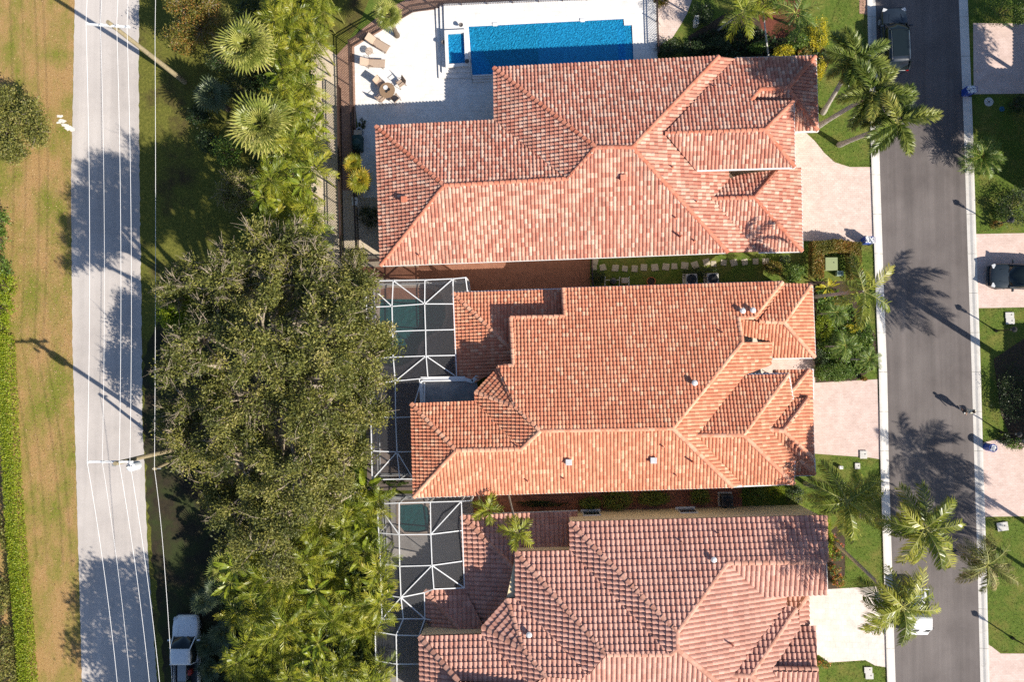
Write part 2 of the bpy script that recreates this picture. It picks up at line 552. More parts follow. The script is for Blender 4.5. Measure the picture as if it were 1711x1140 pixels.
def lerp_x(line, y):
    for (x0, y0), (x1, y1) in zip(line, line[1:]):
        if y0 <= y <= y1:
            return x0 + (x1 - x0) * (y - y0) / (y1 - y0)
    return line[-1][0]


for nm, line, w in (('kerb', SL, -14.5), ('kerb', SR, 14.0)):
    root = None
    y = -170.0
    while y < 1330:
        y2 = y + 66
        a, b = lerp_x(line, y + 0.25), lerp_x(line, y2 - 0.25)
        c = w * 0.5
        mb = MB()
        # gutter pan, slightly dished, then the rolled lip
        prof = [(0.0, 0.012), (0.35, 0.03), (0.6, 0.085), (0.8, 0.10), (1.0, 0.095)]
        vs = []
        for yy, xx in ((y + 0.25, a), (y2 - 0.25, b)):
            for t, z in prof:
                p = P(xx + w * t, yy, 0); vs.append((p[0], p[1], z))
            for t in (1.0, 0.0):
                p = P(xx + w * t, yy, 0); vs.append((p[0], p[1], -0.05))
        k = len(prof) + 2
        mb.add(vs, [(i, (i + 1) % k, k + (i + 1) % k, k + i) for i in range(k)] + [tuple(range(k)), tuple(range(2 * k - 1, k - 1, -1))])
        if root is None:
            root = mb.build(nm, KERBM); root['kind'] = 'structure'
        else:
            mb.build('kerb_slab', KERBM, root)
        y = y2

mb = MB(); r0 = random.Random(9)
for (x, y, w) in ((100, 194, 7), (104, 202, 8), (108, 209, 8), (116, 214, 9), (98, 205, 5), (121, 217, 6)):
    mb.sheet(pxy([(x + w * r0.uniform(0.6, 1.1) * math.cos(k * 0.63), y + w * 0.5 * r0.uniform(0.5, 1.1) * math.sin(k * 0.63)) for k in range(10)]), 0.014 + 0.002 * r0.random())
structure('spilt_sand', mb.mesh('spilt_sand'), M('white_sand', (0.75, 0.72, 0.66), (0.6, 0.57, 0.5), 9, 0.95, fine=50))
paving('painted_tree_shade', wav([(300, 500), (262, 540), (241, 600), (239, 680), (242, 760), (244, 800), (250, 900), (262, 1000), (280, 1200)], 4, 9, 21) + [(560, 1200), (560, 480), (400, 470)], M('painted_tree_shade', (0.045, 0.034, 0.018), (0.022, 0.018, 0.010), 3, 0.95, fine=30, bs_=0.8, bd=0.04, patch=(0.035, 0.045, 0.012), pscale=0.6), 0.0062)  # dark sheet that paints the deep tree shade onto the verge
# driveways
paving('driveway', [(1326, 222), (1347, 222), (1362, 236), (1378, 256), (1395, 271), (1420, 279), (1456, 279), (1464, 408), (1432, 406), (1336, 402), (1300, 330), (1200, 296), (1200, 280)], PAVERS, 0.012)
paving('driveway', [(1236, 556), (1362, 590), (1362, 640), (1466, 634), (1472, 768), (1452, 765), (1340, 757), (1284, 700)], PAVER, 0.012)
paving('driveway', [(1300, 990), (1476, 980), (1481, 1116), (1462, 1113), (1446, 1104), (1385, 1108), (1368, 1095), (1300, 1110)], brick_mat('cream_paver', (0.70, 0.62, 0.57), (0.66, 0.57, 0.52), (0.58, 0.50, 0.46), 0.4, 0.4, 0.012, 0.03), 0.012)
paving('driveway', [(1626, 38), (1800, 40), (1800, 155), (1627, 157)], PAVER, 0.012)
paving('driveway', [(1631, 391), (1800, 388), (1800, 512), (1634, 515)], PAVER, 0.012)
paving('driveway', [(1642, 740), (1660, 736), (1820, 732), (1820, 862), (1645, 864)], PAVER, 0.012)
paving('driveway', [(1650, 1077), (1658, 1082), (1672, 1093), (1850, 1093), (1850, 1240), (1653, 1240)], PAVER, 0.012)
paving('front_walk', [(1436, -60), (1448, -60), (1449, 24), (1436, 22)], BRICKF, 0.012)
paving('garden_path', [(1094, -60), (1160, -60), (1156, 0), (1148, 22), (1138, 40), (1124, 62), (1108, 72), (1096, 80)], PAVERS, 0.012)
paving('mulch_bed', [(1262, -40), (1334, -40), (1340, 10), (1330, 46), (1312, 62), (1290, 64), (1274, 52), (1266, 20)], MULCH, 0.012)
paving('soil_bed', [(1150, 60), (1215, 20), (1262, 30), (1300, 62), (1360, 70), (1390, 86), (1380, 120), (1150, 130)], SOIL, 0.008)
paving('flower_bed', [(1372, 900), (1398, 880), (1412, 900), (1412, 960), (1400, 990), (1376, 990)], SOIL, 0.008)
paving('soil_bed', [(1340, 470), (1412, 470), (1462, 560), (1470, 610), (1420, 642), (1355, 640)], SOIL, 0.008)
paving('soil_bed', [(1660, 600), (1720, 560), (1780, 640), (1760, 740), (1690, 735), (1672, 690)], SOIL, 0.008)

# behind house one
paving('gravel_strip', [(520, 60), (562, 92), (563, 180), (568, 300), (572, 445), (600, 445), (600, 470), (520, 470)], GRAVEL, 0.010)
paving('gravel_bed', [(571, 318), (700, 318), (700, 446), (573, 446)], GRAVEL, 0.014)
paving('brick_walk', [(562, 92), (600, 52), (652, 12), (700, -12), (740, -30), (1060, -40), (1060, 6), (728, 17), (690, 22), (622, 60), (592, 78), (594, 180), (600, 330), (570, 330)], BRICKF, 0.012)
paving('side_patio', [(590, 436), (990, 428), (990, 500), (780, 500), (590, 500)], BRICKP, 0.010)
paving('side_walk', [(750, 812), (1240, 800), (1240, 880), (750, 880)], brick_mat('worn_red_paver', (0.36, 0.16, 0.10), (0.24, 0.10, 0.07), (0.13, 0.07, 0.05), 0.5, 0.3, 0.012, 0.02), 0.010)
paving('cage_floor', [(606, 466), (782, 466), (790, 700), (692, 820), (614, 820)], CAGEF, 0.020, [H_POOL2])
paving('cage_floor', [(634, 826), (790, 826), (800, 1240), (628, 1240)], GREYF, 0.020, [H_POOL3])
LOW = [(592, 78), (622, 60), (690, 20), (729, 15), (900, 8), (900, 240), (700, 330), (607, 330), (600, 230), (594, 180)]
paving('pool_deck', LOW, DECKT, 0.022, [H_POOL1, H_SPA1])

# raised terrace with its steps
root = None
for k in range(3):
    x0 = 728 + 7 * k
    z1 = 0.15 * (k + 1)
    poly = pxy([(x0, 12 - k * 1.5), (1096, -6), (1098, 118), (789, 137 - 4 * k), (787.5, 129 - 8 * k), (x0 + 5 - k, 130 - 8 * k)], 0.15)
    mb = MB(); mb.prism(poly, 0.15 * k, z1 - (0.0 if k < 2 else 0.0), [H_POOL1, H_SPA1])
    o = mb.build('terrace' if root is None else 'step', DECKT, root)
    if root is None:
        root = o; o['kind'] = 'structure'

# stepping stones beside house one
lawn = paving('side_lawn', [(986, 430), (1350, 424), (1350, 482), (986, 490)], LAWN, 0.014)
st = [(994, 437), (993, 447), (1007, 447), (1028, 448), (1044, 449), (1060, 449), (1076, 447), (1094, 447), (1112, 446), (1127, 445), (1144, 444), (1161, 443), (1180, 438), (1192, 441), (1209, 439), (1226, 439), (1244, 438), (1262, 437), (1279, 437)]
for i, (x, y) in enumerate(st):
    c = G(x, y); w = 0.30 + 0.08 * random.random()
    mb = MB(); a0 = random.uniform(-0.3, 0.3)
    poly = [(c[0] + w * (1 + random.uniform(-.15, .15)) * math.cos(a0 + math.pi / 4 + k * math.pi / 2), c[1] + w * math.sin(a0 + math.pi / 4 + k * math.pi / 2)) for k in range(4)]
    mb.prism(poly, 0.0, 0.05)
    bevel(mb.build('stepping_stone', LIMESTONE, lawn), 0.012, 1)

# pools
def water_mat(name, tint, diff, mixf, scale, bumpd):
    m, nt, b = new_mat(name)
    co = wcoord(nt)
    h = nt.nodes.new('ShaderNodeTexVoronoi'); h.feature = 'SMOOTH_F1'; h.inputs['Scale'].default_value = scale
    wob = noise(nt, scale * 0.35, 3, 0.6, co)
    mv = nt.nodes.new('ShaderNodeVectorMath'); mv.operation = 'ADD'
    nt.links.new(co, mv.inputs[0]); nt.links.new(wob, mv.inputs[1]); nt.links.new(mv.outputs[0], h.inputs['Vector'])
    bp = nt.nodes.new('ShaderNodeBump'); bp.inputs['Strength'].default_value = 1.0; bp.inputs['Distance'].default_value = bumpd
    nt.links.new(h.outputs['Distance'], bp.inputs['Height'])
    df = nt.nodes.new('ShaderNodeBsdfDiffuse'); df.inputs[0].default_value = (*diff, 1); nt.links.new(bp.outputs[0], df.inputs['Normal'])
    tr = nt.nodes.new('ShaderNodeBsdfTransparent'); tr.inputs[0].default_value = (*tint, 1)
    gl = nt.nodes.new('ShaderNodeBsdfGlossy'); gl.inputs['Roughness'].default_value = 0.05
    b2 = nt.nodes.new('ShaderNodeBump'); b2.inputs['Strength'].default_value = 0.15; b2.inputs['Distance'].default_value = 0.02
    nt.links.new(wob, b2.inputs['Height']); nt.links.new(b2.outputs[0], gl.inputs['Normal'])
    m1 = nt.nodes.new('ShaderNodeMixShader'); m1.inputs[0].default_value = mixf
    nt.links.new(tr.outputs[0], m1.inputs[1]); nt.links.new(df.outputs[0], m1.inputs[2])
    fr = nt.nodes.new('ShaderNodeFresnel'); fr.inputs[0].default_value = 1.33
    m2 = nt.nodes.new('ShaderNodeMixShader')
    nt.links.new(fr.outputs[0], m2.inputs[0]); nt.links.new(m1.outputs[0], m2.inputs[1]); nt.links.new(gl.outputs[0], m2.inputs[2])
    nt.links.new(m2.outputs[0], nt.nodes['Material Output'].inputs['Surface'])
    return m


WATB = water_mat('blue_pool_water', (0.30, 0.70, 1.0), (0.03, 0.50, 0.95), 0.44, 8.5, 0.15)
WATT = water_mat('teal_pool_water', (0.38, 0.78, 0.75), (0.02, 0.20, 0.20), 0.4, 3.0, 0.10)
PLB = M('blue_pool_plaster', (0.015, 0.29, 0.86), (0.012, 0.24, 0.76), 1.0, 0.8, fine=30, bs_=0)
PLT = M('teal_pool_plaster', (0.10, 0.36, 0.36), (0.08, 0.29, 0.30), 1.0, 0.8, fine=30, bs_=0)


def pool(name, label, hole, ztop, zwater, zbot, plaster, water, group=None, coping=None):
    c = np.mean(hole, axis=0)
    t = thing(name, label, 'pool', (c[0], c[1], zbot), 0, group)
    n = len(hole)
    mb = MB()
    vs = [(x, y, zbot) for x, y in hole] + [(x, y, ztop) for x, y in hole]
    mb.add(vs, [(i, (i + 1) % n, n + (i + 1) % n, n + i) for i in range(n)])
    mb.sheet(hole, zbot)
    mb.build('basin', plaster, t, fix=False)
    mb = MB(); mb.sheet(offset_poly(hole, 0.003), zwater)
    mb.build('water', water, t, fix=False)
    if coping:
        out = offset_poly(hole, -coping[0])
        mb = MB(); mb.prism(out, ztop - 0.05, ztop + coping[1], [offset_poly(hole, 0.02)])
        mb.build('coping', coping[2], t)
    return t


pl1 = pool('swimming_pool', 'long rectangular pool of bright blue water sunk in white terrace', H_POOL1, UP, UP - 0.06, -0.9, PLB, WATB)
sp1 = pool('spa', 'small square blue spa with raised white rim beside long pool', H_SPA1, UP + 0.10, UP + 0.04, -0.45, PLB, WATB, coping=(0.22, 0.16, M('white_coping', (0.72, 0.70, 0.68), (0.66, 0.64, 0.62), 3, 0.7)))
pl2 = pool('swimming_pool', 'kidney shaped teal pool under white framed cage by orange roof', H_POOL2, 0.03, -0.06, -1.3, PLT, WATT, coping=(0.25, 0.035, M('tan_coping', (0.42, 0.33, 0.27), (0.36, 0.28, 0.23), 5, 0.8)))
pl3 = pool('swimming_pool', 'small dark teal pool under cage behind pink brown roof', H_POOL3, 0.03, -0.06, -1.3, PLT, WATT, coping=(0.25, 0.035, MATS['tan_coping']))
# steps inside the long pool
mb = MB()
mb.prism(pxy([(1030, 34), (1042, 33), (1046, 110), (1034, 110)], 0.0), -0.88, 0.1)
mb.build('entry_step', PLB, pl1)
# spa waterfall bowls and rails
for i, (x, y) in enumerate(((772, 49), (742, 75), (782, 109))):
    c = G(x, y)
    t = thing('fire_bowl', ['small dark stone bowl on the spa wall end', 'small dark bowl beside the terrace step at the spa', 'black ball finial on the spa corner by the pool'][i], 'bowl', (c[0], c[1], UP + (0.26 if i != 1 else 0.0)))
    MB().lathe([(0.05, 0), (0.11, 0.03), (0.16, 0.12), (0.17, 0.16), (0.13, 0.16), (0.1, 0.11)], n=14).build('bowl', plain('bowl_stone', (0.10, 0.085, 0.08), 0.6), t, (0, 0, 0), smooth=True)
    MB().lathe([(0.09, 0), (0.09, 0.02), (0.07, 0.03)], n=12).build('foot', plain('bowl_stone', (0.1, 0.08, 0.08)), t, (0, 0, 0))
a, b = G(788, 108), G(790, 137)
t = thing('handrail', 'thin grey pool handrail on the white steps below the spa', 'handrail', (a[0], a[1], 0.15))
MB().tube([(a[0], a[1], UP - 0.3), (a[0], a[1], UP + 0.8), (a[0], a[1] - 0.15, UP + 0.88), (b[0], b[1] + 0.15, 0.92), (b[0], b[1], 0.85), (b[0], b[1], 0.02)], 0.025).build('rail', GREYM, t, smooth=True)
MB().lathe([(0.06, 0), (0.06, 0.02), (0.03, 0.03)], (b[0], b[1], 0.02), 12).build('flange', BLACKM, t)
for i, (x, y) in enumerate(((828, 44), (973, 37))):
    c = G(x, y)
    t = thing('pool_light', 'small white deck jet fitting at the edge of the long pool', 'pool fitting', (c[0], c[1] + 0.02, UP), 0, 'white fittings on the pool edge')
    bevel(MB().box((0, 0.0, 0.03), (0.42, 0.18, 0.06)).build('plate', WHITE, t, (0, 0, 0)), 0.015)
    MB().box((0, -0.13, 0.0), (0.34, 0.1, 0.03)).build('lip', WHITE, t, (0, 0, 0))


# ---------------------------------------------------------------- houses
SS = np.array([0.0, 0.14, 0.36, 0.60, 0.82, 1.0])
HH = np.array([0.0, 0.60, 1.0, 1.0, 0.55, 0.0])


def tile_verts(w, ex, amp, step):
    """one barrel tile in (u, v, n): lower edge at v = 0"""
    out = []
    for row in range(3):
        for s, h in zip(SS, HH):
            if row == 0:
                out.append((s * w, 0.0, -0.01))
            elif row == 1:
                out.append((s * w, 0.0, step + h * amp))
            else:
                out.append((s * w, ex + 0.015, 0.004 + h * amp * 0.88))
    return np.array(out)


TF = []
for row in range(2):
    for k in range(5):
        TF.append((row * 6 + k, row * 6 + k + 1, (row + 1) * 6 + k + 1, (row + 1) * 6 + k))
TF = np.array(TF)


def clip_poly(poly, tri):
    """Sutherland-Hodgman of a (u, v, n) polygon against a ccw triangle in (u, v)"""
    for i in range(3):
        a, b = tri[i], tri[(i + 1) % 3]
        ex, ey = b[0] - a[0], b[1] - a[1]
        out = []
        m = len(poly)
        for j in range(m):
            p, q = poly[j], poly[(j + 1) % m]
            dp = ex * (p[1] - a[1]) - ey * (p[0] - a[0]); dq = ex * (q[1] - a[1]) - ey * (q[0] - a[0])
            if dp >= 0:
                out.append(p)
            if (dp > 0 > dq) or (dp < 0 < dq):
                t = dp / (dp - dq); out.append(tuple(p[k] + (q[k] - p[k]) * t for k in range(3)))
        poly = out
        if len(poly) < 3:
            return None
    return poly


def in_poly(x, y, poly):
    c = False; n = len(poly); j = n - 1
    for i in range(n):
        xi, yi = poly[i]; xj, yj = poly[j]
        if (yi > y) != (yj > y) and x < (xj - xi) * (y - yi) / (yj - yi) + xi:
            c = not c
        j = i
    return c


def edge_dist(x, y, poly):
    best = 1e9; n = len(poly)
    for i in range(n):
        ax, ay = poly[i]; bx, by = poly[(i + 1) % n]
        dx, dy = bx - ax, by - ay
        t = max(0, min(1, ((x - ax) * dx + (y - ay) * dy) / (dx * dx + dy * dy + 1e-12)))
        best = min(best, (x - ax - t * dx) ** 2 + (y - ay - t * dy) ** 2)
    return math.sqrt(best)


class House:
    def __init__(s, name, label, base_px, tmat, kmat, w, ex, amp, step, tint, n_single=300):
        c = G(*base_px)
        s.root = thing(name, label, 'house', (c[0], c[1], 0))
        s.tmat, s.kmat, s.w, s.ex, s.amp, s.step, s.tint = tmat, kmat, w, ex, amp, step, tint
        s.faces = []; s.caps = []; s.n_single = n_single

    def face(s, e0, e1, z, poly, pitch=0.4, inside=None):
        s.faces.append((e0, e1, z, poly, pitch, inside))

    def plane(s, f):
        e0, e1, z, poly, pitch, inside = f
        a = P(*e0, z); b = P(*e1, z); t = b - a; t /= np.linalg.norm(t)
        n = np.array([-t[1], t[0], 0.0])
        ii = P(*(inside or np.mean(np.array(poly), axis=0)), z)
        if n.dot(ii - a) < 0:
            n = -n; t = -t
        N = np.array([-n[0] * pitch, -n[1] * pitch, 1.0]); N /= np.linalg.norm(N)
        v = np.cross(N, t)
        return a, t, v, N

    def finish(s):
        pls = [s.plane(f) for f in s.faces]
        acc = {}
        for f, (a, t, v, N) in zip(s.faces, pls):
            for p in f[3]:
                r_ = ray(*p); acc.setdefault(p, []).append(CP + r_ * (N.dot(a - CP) / N.dot(r_)))
        s.pos = {}
        for k, v in acc.items():
            v = np.array(v)
            s.pos[k] = v.mean(axis=0) if np.ptp(v[:, 2]) < 0.45 else None
        base = tile_verts(s.w, s.ex, s.amp, s.step)
        V = []; FQ = []; TI = []; cnt = 0      # whole tiles
        BV = []; BF = []; BT = []              # cut tiles
        whole = []
        deck = MB()
        for f, (a, t, v, N) in zip(s.faces, pls):
            pts3 = []
            for p in f[3]:
                q = s.pos[p]
                if q is None:
                    r_ = ray(*p); q = CP + r_ * (N.dot(a - CP) / N.dot(r_))
                pts3.append(q)
            uv = [((q - a).dot(t), (q - a).dot(v)) for q in pts3]
            area = sum(uv[i][0] * uv[(i + 1) % len(uv)][1] - uv[(i + 1) % len(uv)][0] * uv[i][1] for i in range(len(uv)))
            if area < 0:
                uv = uv[::-1]
            tris = tessellate_polygon([[Vector((x, y, 0)) for x, y in uv]])
            T = []
            for tr in tris:
                q = [uv[i] for i in tr]
                ar = (q[1][0] - q[0][0]) * (q[2][1] - q[0][1]) - (q[1][1] - q[0][1]) * (q[2][0] - q[0][0])
                T.append(q if ar > 0 else q[::-1])
            # deck sheet just under the tiles
            k0 = len(deck.v)
            deck.add([a + t * x + v * y + N * -0.03 for x, y in uv], [tuple(tr) for tr in tris])
            us = [p[0] for p in uv]; vs = [p[1] for p in uv]
            dia = math.hypot(s.w, s.ex) * 0.5
            i0, i1 = math.floor(min(us) / s.w) - 1, math.ceil(max(us) / s.w) + 1
            j0, j1 = math.floor(min(vs) / s.ex) - 1, math.ceil(max(vs) / s.ex) + 1
            row_j = {j: random.uniform(-0.006, 0.006) for j in range(j0, j1 + 1)}
            for j in range(j0, j1):
                for i in range(i0, i1):
                    u0, v0 = i * s.w, j * s.ex + row_j[j]
                    cx, cy = u0 + s.w / 2, v0 + s.ex / 2
                    ins = in_poly(cx, cy, uv); dd = edge_dist(cx, cy, uv)
                    if not ins and dd > dia:
                        continue
                    ti = s.tint()
                    if ins and dd > dia:
                        # tiny misalignment so that courses are not ruler straight
                        du, dn = random.gauss(0, 0.004), random.gauss(0, 0.003)
                        w_ = a + t * (u0 + du) + v * v0 + N * dn
                        whole.append((w_, t, v, N, ti))
                    else:
                        loc = base + np.array([u0, v0, 0])
                        for fc in TF:
                            pl = [tuple(loc[q]) for q in fc]
                            for tr in T:
                                cp = clip_poly(pl, tr)
                                if cp:
                                    n0 = len(BV)
                                    BV.extend(a + t * q[0] + v * q[1] + N * q[2] for q in cp)
                                    BF.append(tuple(range(n0, n0 + len(cp)))); BT.append(ti)
        roof = deck.build('roof', DECKM, s.root, fix=False)
        # nearest tiles become single pieces
        order = sorted(range(len(whole)), key=lambda k: np.linalg.norm(whole[k][0] - CP)) if s.n_single else []
        single = set(order[:s.n_single])
        var = []
        for q in range(8):
            me = np_mesh('tile', base, TF, tint=[min(1, max(0, s.tint()))] * len(TF))
            me.materials.append(s.tmat); var.append(me)
        for k in single:
            w_, t, v, N, ti = whole[k]
            o = bpy.data.objects.new('tile', var[k % 8]); COL.objects.link(o)
            o.parent = roof
            o.matrix_basis = Matrix(((t[0], v[0], N[0], w_[0]), (t[1], v[1], N[1], w_[1]), (t[2], v[2], N[2], w_[2]), (0, 0, 0, 1)))
        rest = [whole[k] for k in range(len(whole)) if k not in single]
        A = np.array([r_[0] for r_ in rest]); TT = np.array([r_[1] for r_ in rest]); VV = np.array([r_[2] for r_ in rest]); NN = np.array([r_[3] for r_ in rest])
        ti = np.array([r_[4] for r_ in rest])
        allv = (A[:, None, :] + TT[:, None, :] * base[None, :, 0:1] + VV[:, None, :] * base[None, :, 1:2] + NN[:, None, :] * base[None, :, 2:3]).reshape(-1, 3)
        allf = (np.arange(len(rest))[:, None, None] * 18 + TF[None]).reshape(-1, 4)
        n0 = len(allv)
        faces = [tuple(x) for x in allf.tolist()] + [tuple(i + n0 for i in x) for x in BF]
        verts = np.concatenate([allv, np.array(BV)]) if BV else allv
        me = np_mesh('roof_tiles', verts, faces, tint=np.concatenate([np.repeat(ti, len(TF)), np.array(BT)]))
        o = link('roof_tiles', me, s.tmat, roof)
        o['kind'] = 'stuff'
        s.roof = roof
        s.nt = len(whole)
        # ridge and hip caps
        me = s.cap_mesh()
        for e in s.caps:
            p, q = e[0], e[1]
            a_, b_ = s.pt(p), s.pt(q)
            a_ = a_ + np.array([0, 0, s.amp * 0.55]); b_ = b_ + np.array([0, 0, s.amp * 0.55])
            if a_[2] > b_[2] + 0.02:
                a_, b_ = b_, a_
            L = np.linalg.norm(b_ - a_); n = max(1, int(round(L / s.capl)))
            d = (b_ - a_) / L
            for k in range(n):
                o = bpy.data.objects.new('ridge_cap', me); COL.objects.link(o)
                x = Vector(d); y = Vector((0, 0, 1)).cross(x).normalized(); z = x.cross(y)
                c = Vector(a_ + d * (L * k / n))
                sx = L / n / s.capl
                jit = random.uniform(-0.012, 0.012)
                o.parent = roof
                o.matrix_basis = Matrix(((x.x * sx, y.x, z.x, c.x + y.x * jit), (x.y * sx, y.y, z.y, c.y + y.y * jit), (x.z * sx, y.z, z.z, c.z), (0, 0, 0, 1)))

    def pt(s, p):
        q = s.pos.get(p)
        if q is None:
            # height from the highest plane that owns the point
            best = None
            for f in s.faces:
                if p in f[3]:
                    a, t, v, N = s.plane(f); r_ = ray(*p); h = CP + r_ * (N.dot(a - CP) / N.dot(r_))
                    if best is None or h[2] > best[2]:
                        best = h
            q = best
        return q

    capl = 0.40; capw = 0.17

    def cap_mesh(s):
        n = 6; vs = []; fs = []
        for x, rr, lift in ((0.0, s.capw, 0.03), (s.capl + 0.03, s.capw * 0.82, 0.0)):
            for k in range(n + 1):
                a = math.pi * k / n
                vs.append((x, rr * math.cos(a), rr * 0.75 * math.sin(a) + lift - 0.03))
        for k in range(n):
            fs.append((k, k + 1, n + 2 + k, n + 1 + k))
        fs.append(tuple(range(n, -1, -1)))
        me = np_mesh('ridge_cap', np.array(vs), fs, smooth=False)
        me.materials.append(s.kmat)
        return me

    def gutter(s, p, q, zp, zq=None, mat=None, w=0.13):
        a, b = P(*p, zp), P(*q, zq or zp)
        MB().beam(a - np.array([0, 0, 0.07]), b - np.array([0, 0, 0.07]), w, 0.13).build('gutter', mat or GUTW, s.root)

    def walls(s, px, z, inset, mat, name='wall'):
        poly = offset_poly(pxy(px, z), inset)
        return MB().prism(poly, 0.0, z - 0.06).build(name, mat, s.root)

    def vent(s, px, py, kind='pipe', zextra=0.0):
        best = None
        for f in s.faces:
            if in_poly(px, py, f[3]):
                a, t, v, N = s.plane(f); r_ = ray(px, py); h = CP + r_ * (N.dot(a - CP) / N.dot(r_))
                if best is None or h[2] > best[2]:
                    best = h
        if best is None:
            return
        c = best
        if kind == 'pipe':
            MB().lathe([(0.16, -0.05), (0.13, 0.05), (0.055, 0.09), (0.05, 0.36), (0.035, 0.36), (0.035, 0.2)], c, 12).build('vent_pipe', s.kmat, s.roof_parent(), smooth=False)
        elif kind == 'tall':
            MB().lathe([(0.15, -0.05), (0.07, 0.06), (0.06, 0.75), (0.04, 0.75)], c, 12).build('vent_pipe', s.kmat, s.roof_parent())
        elif kind == 'box':
            mb = MB(); mb.box((c[0], c[1], c[2] + 0.12), (0.36, 0.34, 0.34)); mb.box((c[0], c[1], c[2] + 0.32), (0.44, 0.42, 0.07))
            bevel(mb.build('roof_vent', s.kmat if zextra == 0 else GALV, s.roof_parent()), 0.02, 1)
        elif kind == 'cap':
            mb = MB(); mb.lathe([(0.20, -0.08), (0.14, 0.04), (0.12, 0.26), (0.20, 0.30), (0.20, 0.38), (0.10, 0.43)], c, 14)
            mb.build('vent_cap', GALV, s.roof_parent())

    def roof_parent(s):
        return s.root


def blend_tint():
    r_ = random.random()
    return 0.8 + 0.2 * random.random() if r_ < 0.3 else (random.random() * 0.3 if r_ < 0.45 else 0.3 + 0.5 * random.random())


def orange_tint():
    r_ = random.random()
    return 0.8 + 0.2 * random.random() if r_ < 0.12 else random.random() * 0.8


# ---- house one
h1 = House('house', 'house with flashed terracotta roof mixing red and cream tiles beside long blue pool', (950, 300), T1, K1, 0.262, 0.335, 0.085, 0.055, blend_tint)
A, B, C, D, E_, F_ = (628, 211), (826, 201), (825, 113), (1201, 94), (636, 444), (1216, 422)
P0, P1, V1, Q = (995, 246), (1056, 246), (948, 299), (742, 310)
ZE = 3.3
h1.face(C, D, ZE, [C, D, P1, P0])
h1.face(C, B, ZE, [C, P0, V1, B])
h1.face(A, B, ZE, [A, B, V1, Q])
h1.face(A, E_, ZE, [A, Q, E_])
h1.face(E_, F_, ZE, [E_, F_, P1, P0, V1, Q])
h1.face(D, F_, ZE, [P1, D, (1228, 98), (1111, 223), (1162, 284), (1217, 283), (1217, 299), (1189, 332), (1267, 421), F_])
h1.face((1228, 98), (1362, 94), 2.8, [(1228, 98), (1362, 94), (1316, 147), (1270, 149), (1254, 168), (1325, 169), (1277, 217), (1111, 223)])
h1.face((1362, 94), (1366, 218), 2.8, [(1362, 94), (1366, 218), (1316, 147)])
h1.face((1327, 219), (1366, 218), 2.75, [(1270, 149), (1316, 147), (1366, 218), (1327, 219), (1325, 172), (1254, 171)])
h1.face((1162, 284), (1327, 279), 4.3, [(1111, 223), (1277, 217), (1327, 279), (1162, 284)])
h1.face((1325, 169), (1327, 279), 4.3, [(1277, 217), (1325, 169), (1327, 279)])
h1.face((1196, 290), (1300, 285), 2.85, [(1189, 332), (1217, 299), (1240, 292), (1275, 288), (1300, 283), (1260, 330)])
h1.face((1337, 280), (1340, 420), 2.3, [(1260, 330), (1300, 283), (1337, 280), (1340, 420)])
h1.face((1267, 421), (1340, 420), 2.3, [(1189, 332), (1260, 330), (1340, 420), (1267, 421)])
h1.caps = [(A, Q), (E_, Q), (Q, V1), (V1, P0), (C, P0), (P0, P1), (D, P1), (F_, P1), ((1362, 94), (1316, 147)), ((1316, 147), (1366, 218)), ((1270, 149), (1316, 147)), ((1254, 168), (1270, 149)),
           ((1111, 223), (1277, 217)), ((1325, 169), (1277, 217)), ((1327, 279), (1277, 217)), ((1189, 332), (1260, 330)), ((1300, 283), (1260, 330)), ((1340, 420), (1260, 330))]
h1.finish()
h1.walls([A, B, C, D, (1362, 94), (1366, 218), (1327, 222), (1327, 282), (1232, 284), (1250, 300), (1338, 300), (1340, 420), F_, E_], 2.2, 0.55, WALLW)
h1.walls([(828, 205), (828, 116), (1195, 98), (1212, 418), (640, 440), (632, 214)], 3.25, 0.5, WALLW, 'upper_wall')
h1.walls([(1150, 230), (1324, 172), (1325, 277), (1165, 281)], 4.25, 0.4, WALLW, 'entry_wall')
h1.gutter(E_, F_, ZE); h1.gutter((1268, 422), (1341, 420), 2.3); h1.gutter((1162, 285), (1328, 280), 4.28); h1.gutter((1326, 168), (1328, 280), 4.28)
h1.gutter(A, E_, ZE, mat=GUTW); h1.gutter(C, D, ZE, mat=GUTB); h1.gutter(C, B, ZE, mat=GUTW); h1.gutter(A, B, ZE, mat=GUTB)
h1.gutter((1228, 97), (1363, 93), 2.8); h1.gutter((1363, 93), (1367, 219), 2.8); h1.gutter((1328, 220), (1367, 219), 2.76); h1.gutter((1338, 281), (1341, 420), 2.3)
for x, y, k in ((676, 334, 'box'), (1041, 298, 'box'), (701, 427, 'pipe'), (1123, 280, 'pipe'), (1163, 337, 'pipe'), (1128, 364, 'pipe'), (1136, 396, 'tall'), (1160, 403, 'pipe'), (1222, 144, 'pipe'), (1194, 145, 'pipe')):
    h1.vent(x, y, k)

# ---- house two
h2 = House('house', 'house with bright orange tile roof next to the big olive tree', (1000, 650), T2, K2, 0.245, 0.315, 0.075, 0.055, orange_tint)
NW2, NE2 = (941, 482), (1307, 471)
R1, R2, HW = (903, 720), (1124, 716), (861, 680)
SWc, SWs, SWr, SWj = (687, 675), (691, 831), (762, 753), (870, 751)
F2 = (1224, 814)
h2.face(NW2, NE2, 3.3, [NW2, NE2, (1259, 531), (1233, 531), (1240, 572), R2, R1, HW, (832, 613), (858, 611), (853, 531), (944, 529)], 0.32)
h2.face(SWs, F2, 4.6, [SWs, F2, R2, R1, SWj, SWr])
h2.face(SWc, SWs, 4.6, [SWc, SWr, SWs])
h2.face(SWc, (793, 671), 4.6, [SWc, (793, 671), SWj, SWr])
h2.face((794, 655), (794, 671), 4.6, [(794, 655), HW, R1, SWj, (793, 671)])
h2.face((794, 655), (832, 613), 4.75, [(794, 655), (832, 613), HW])
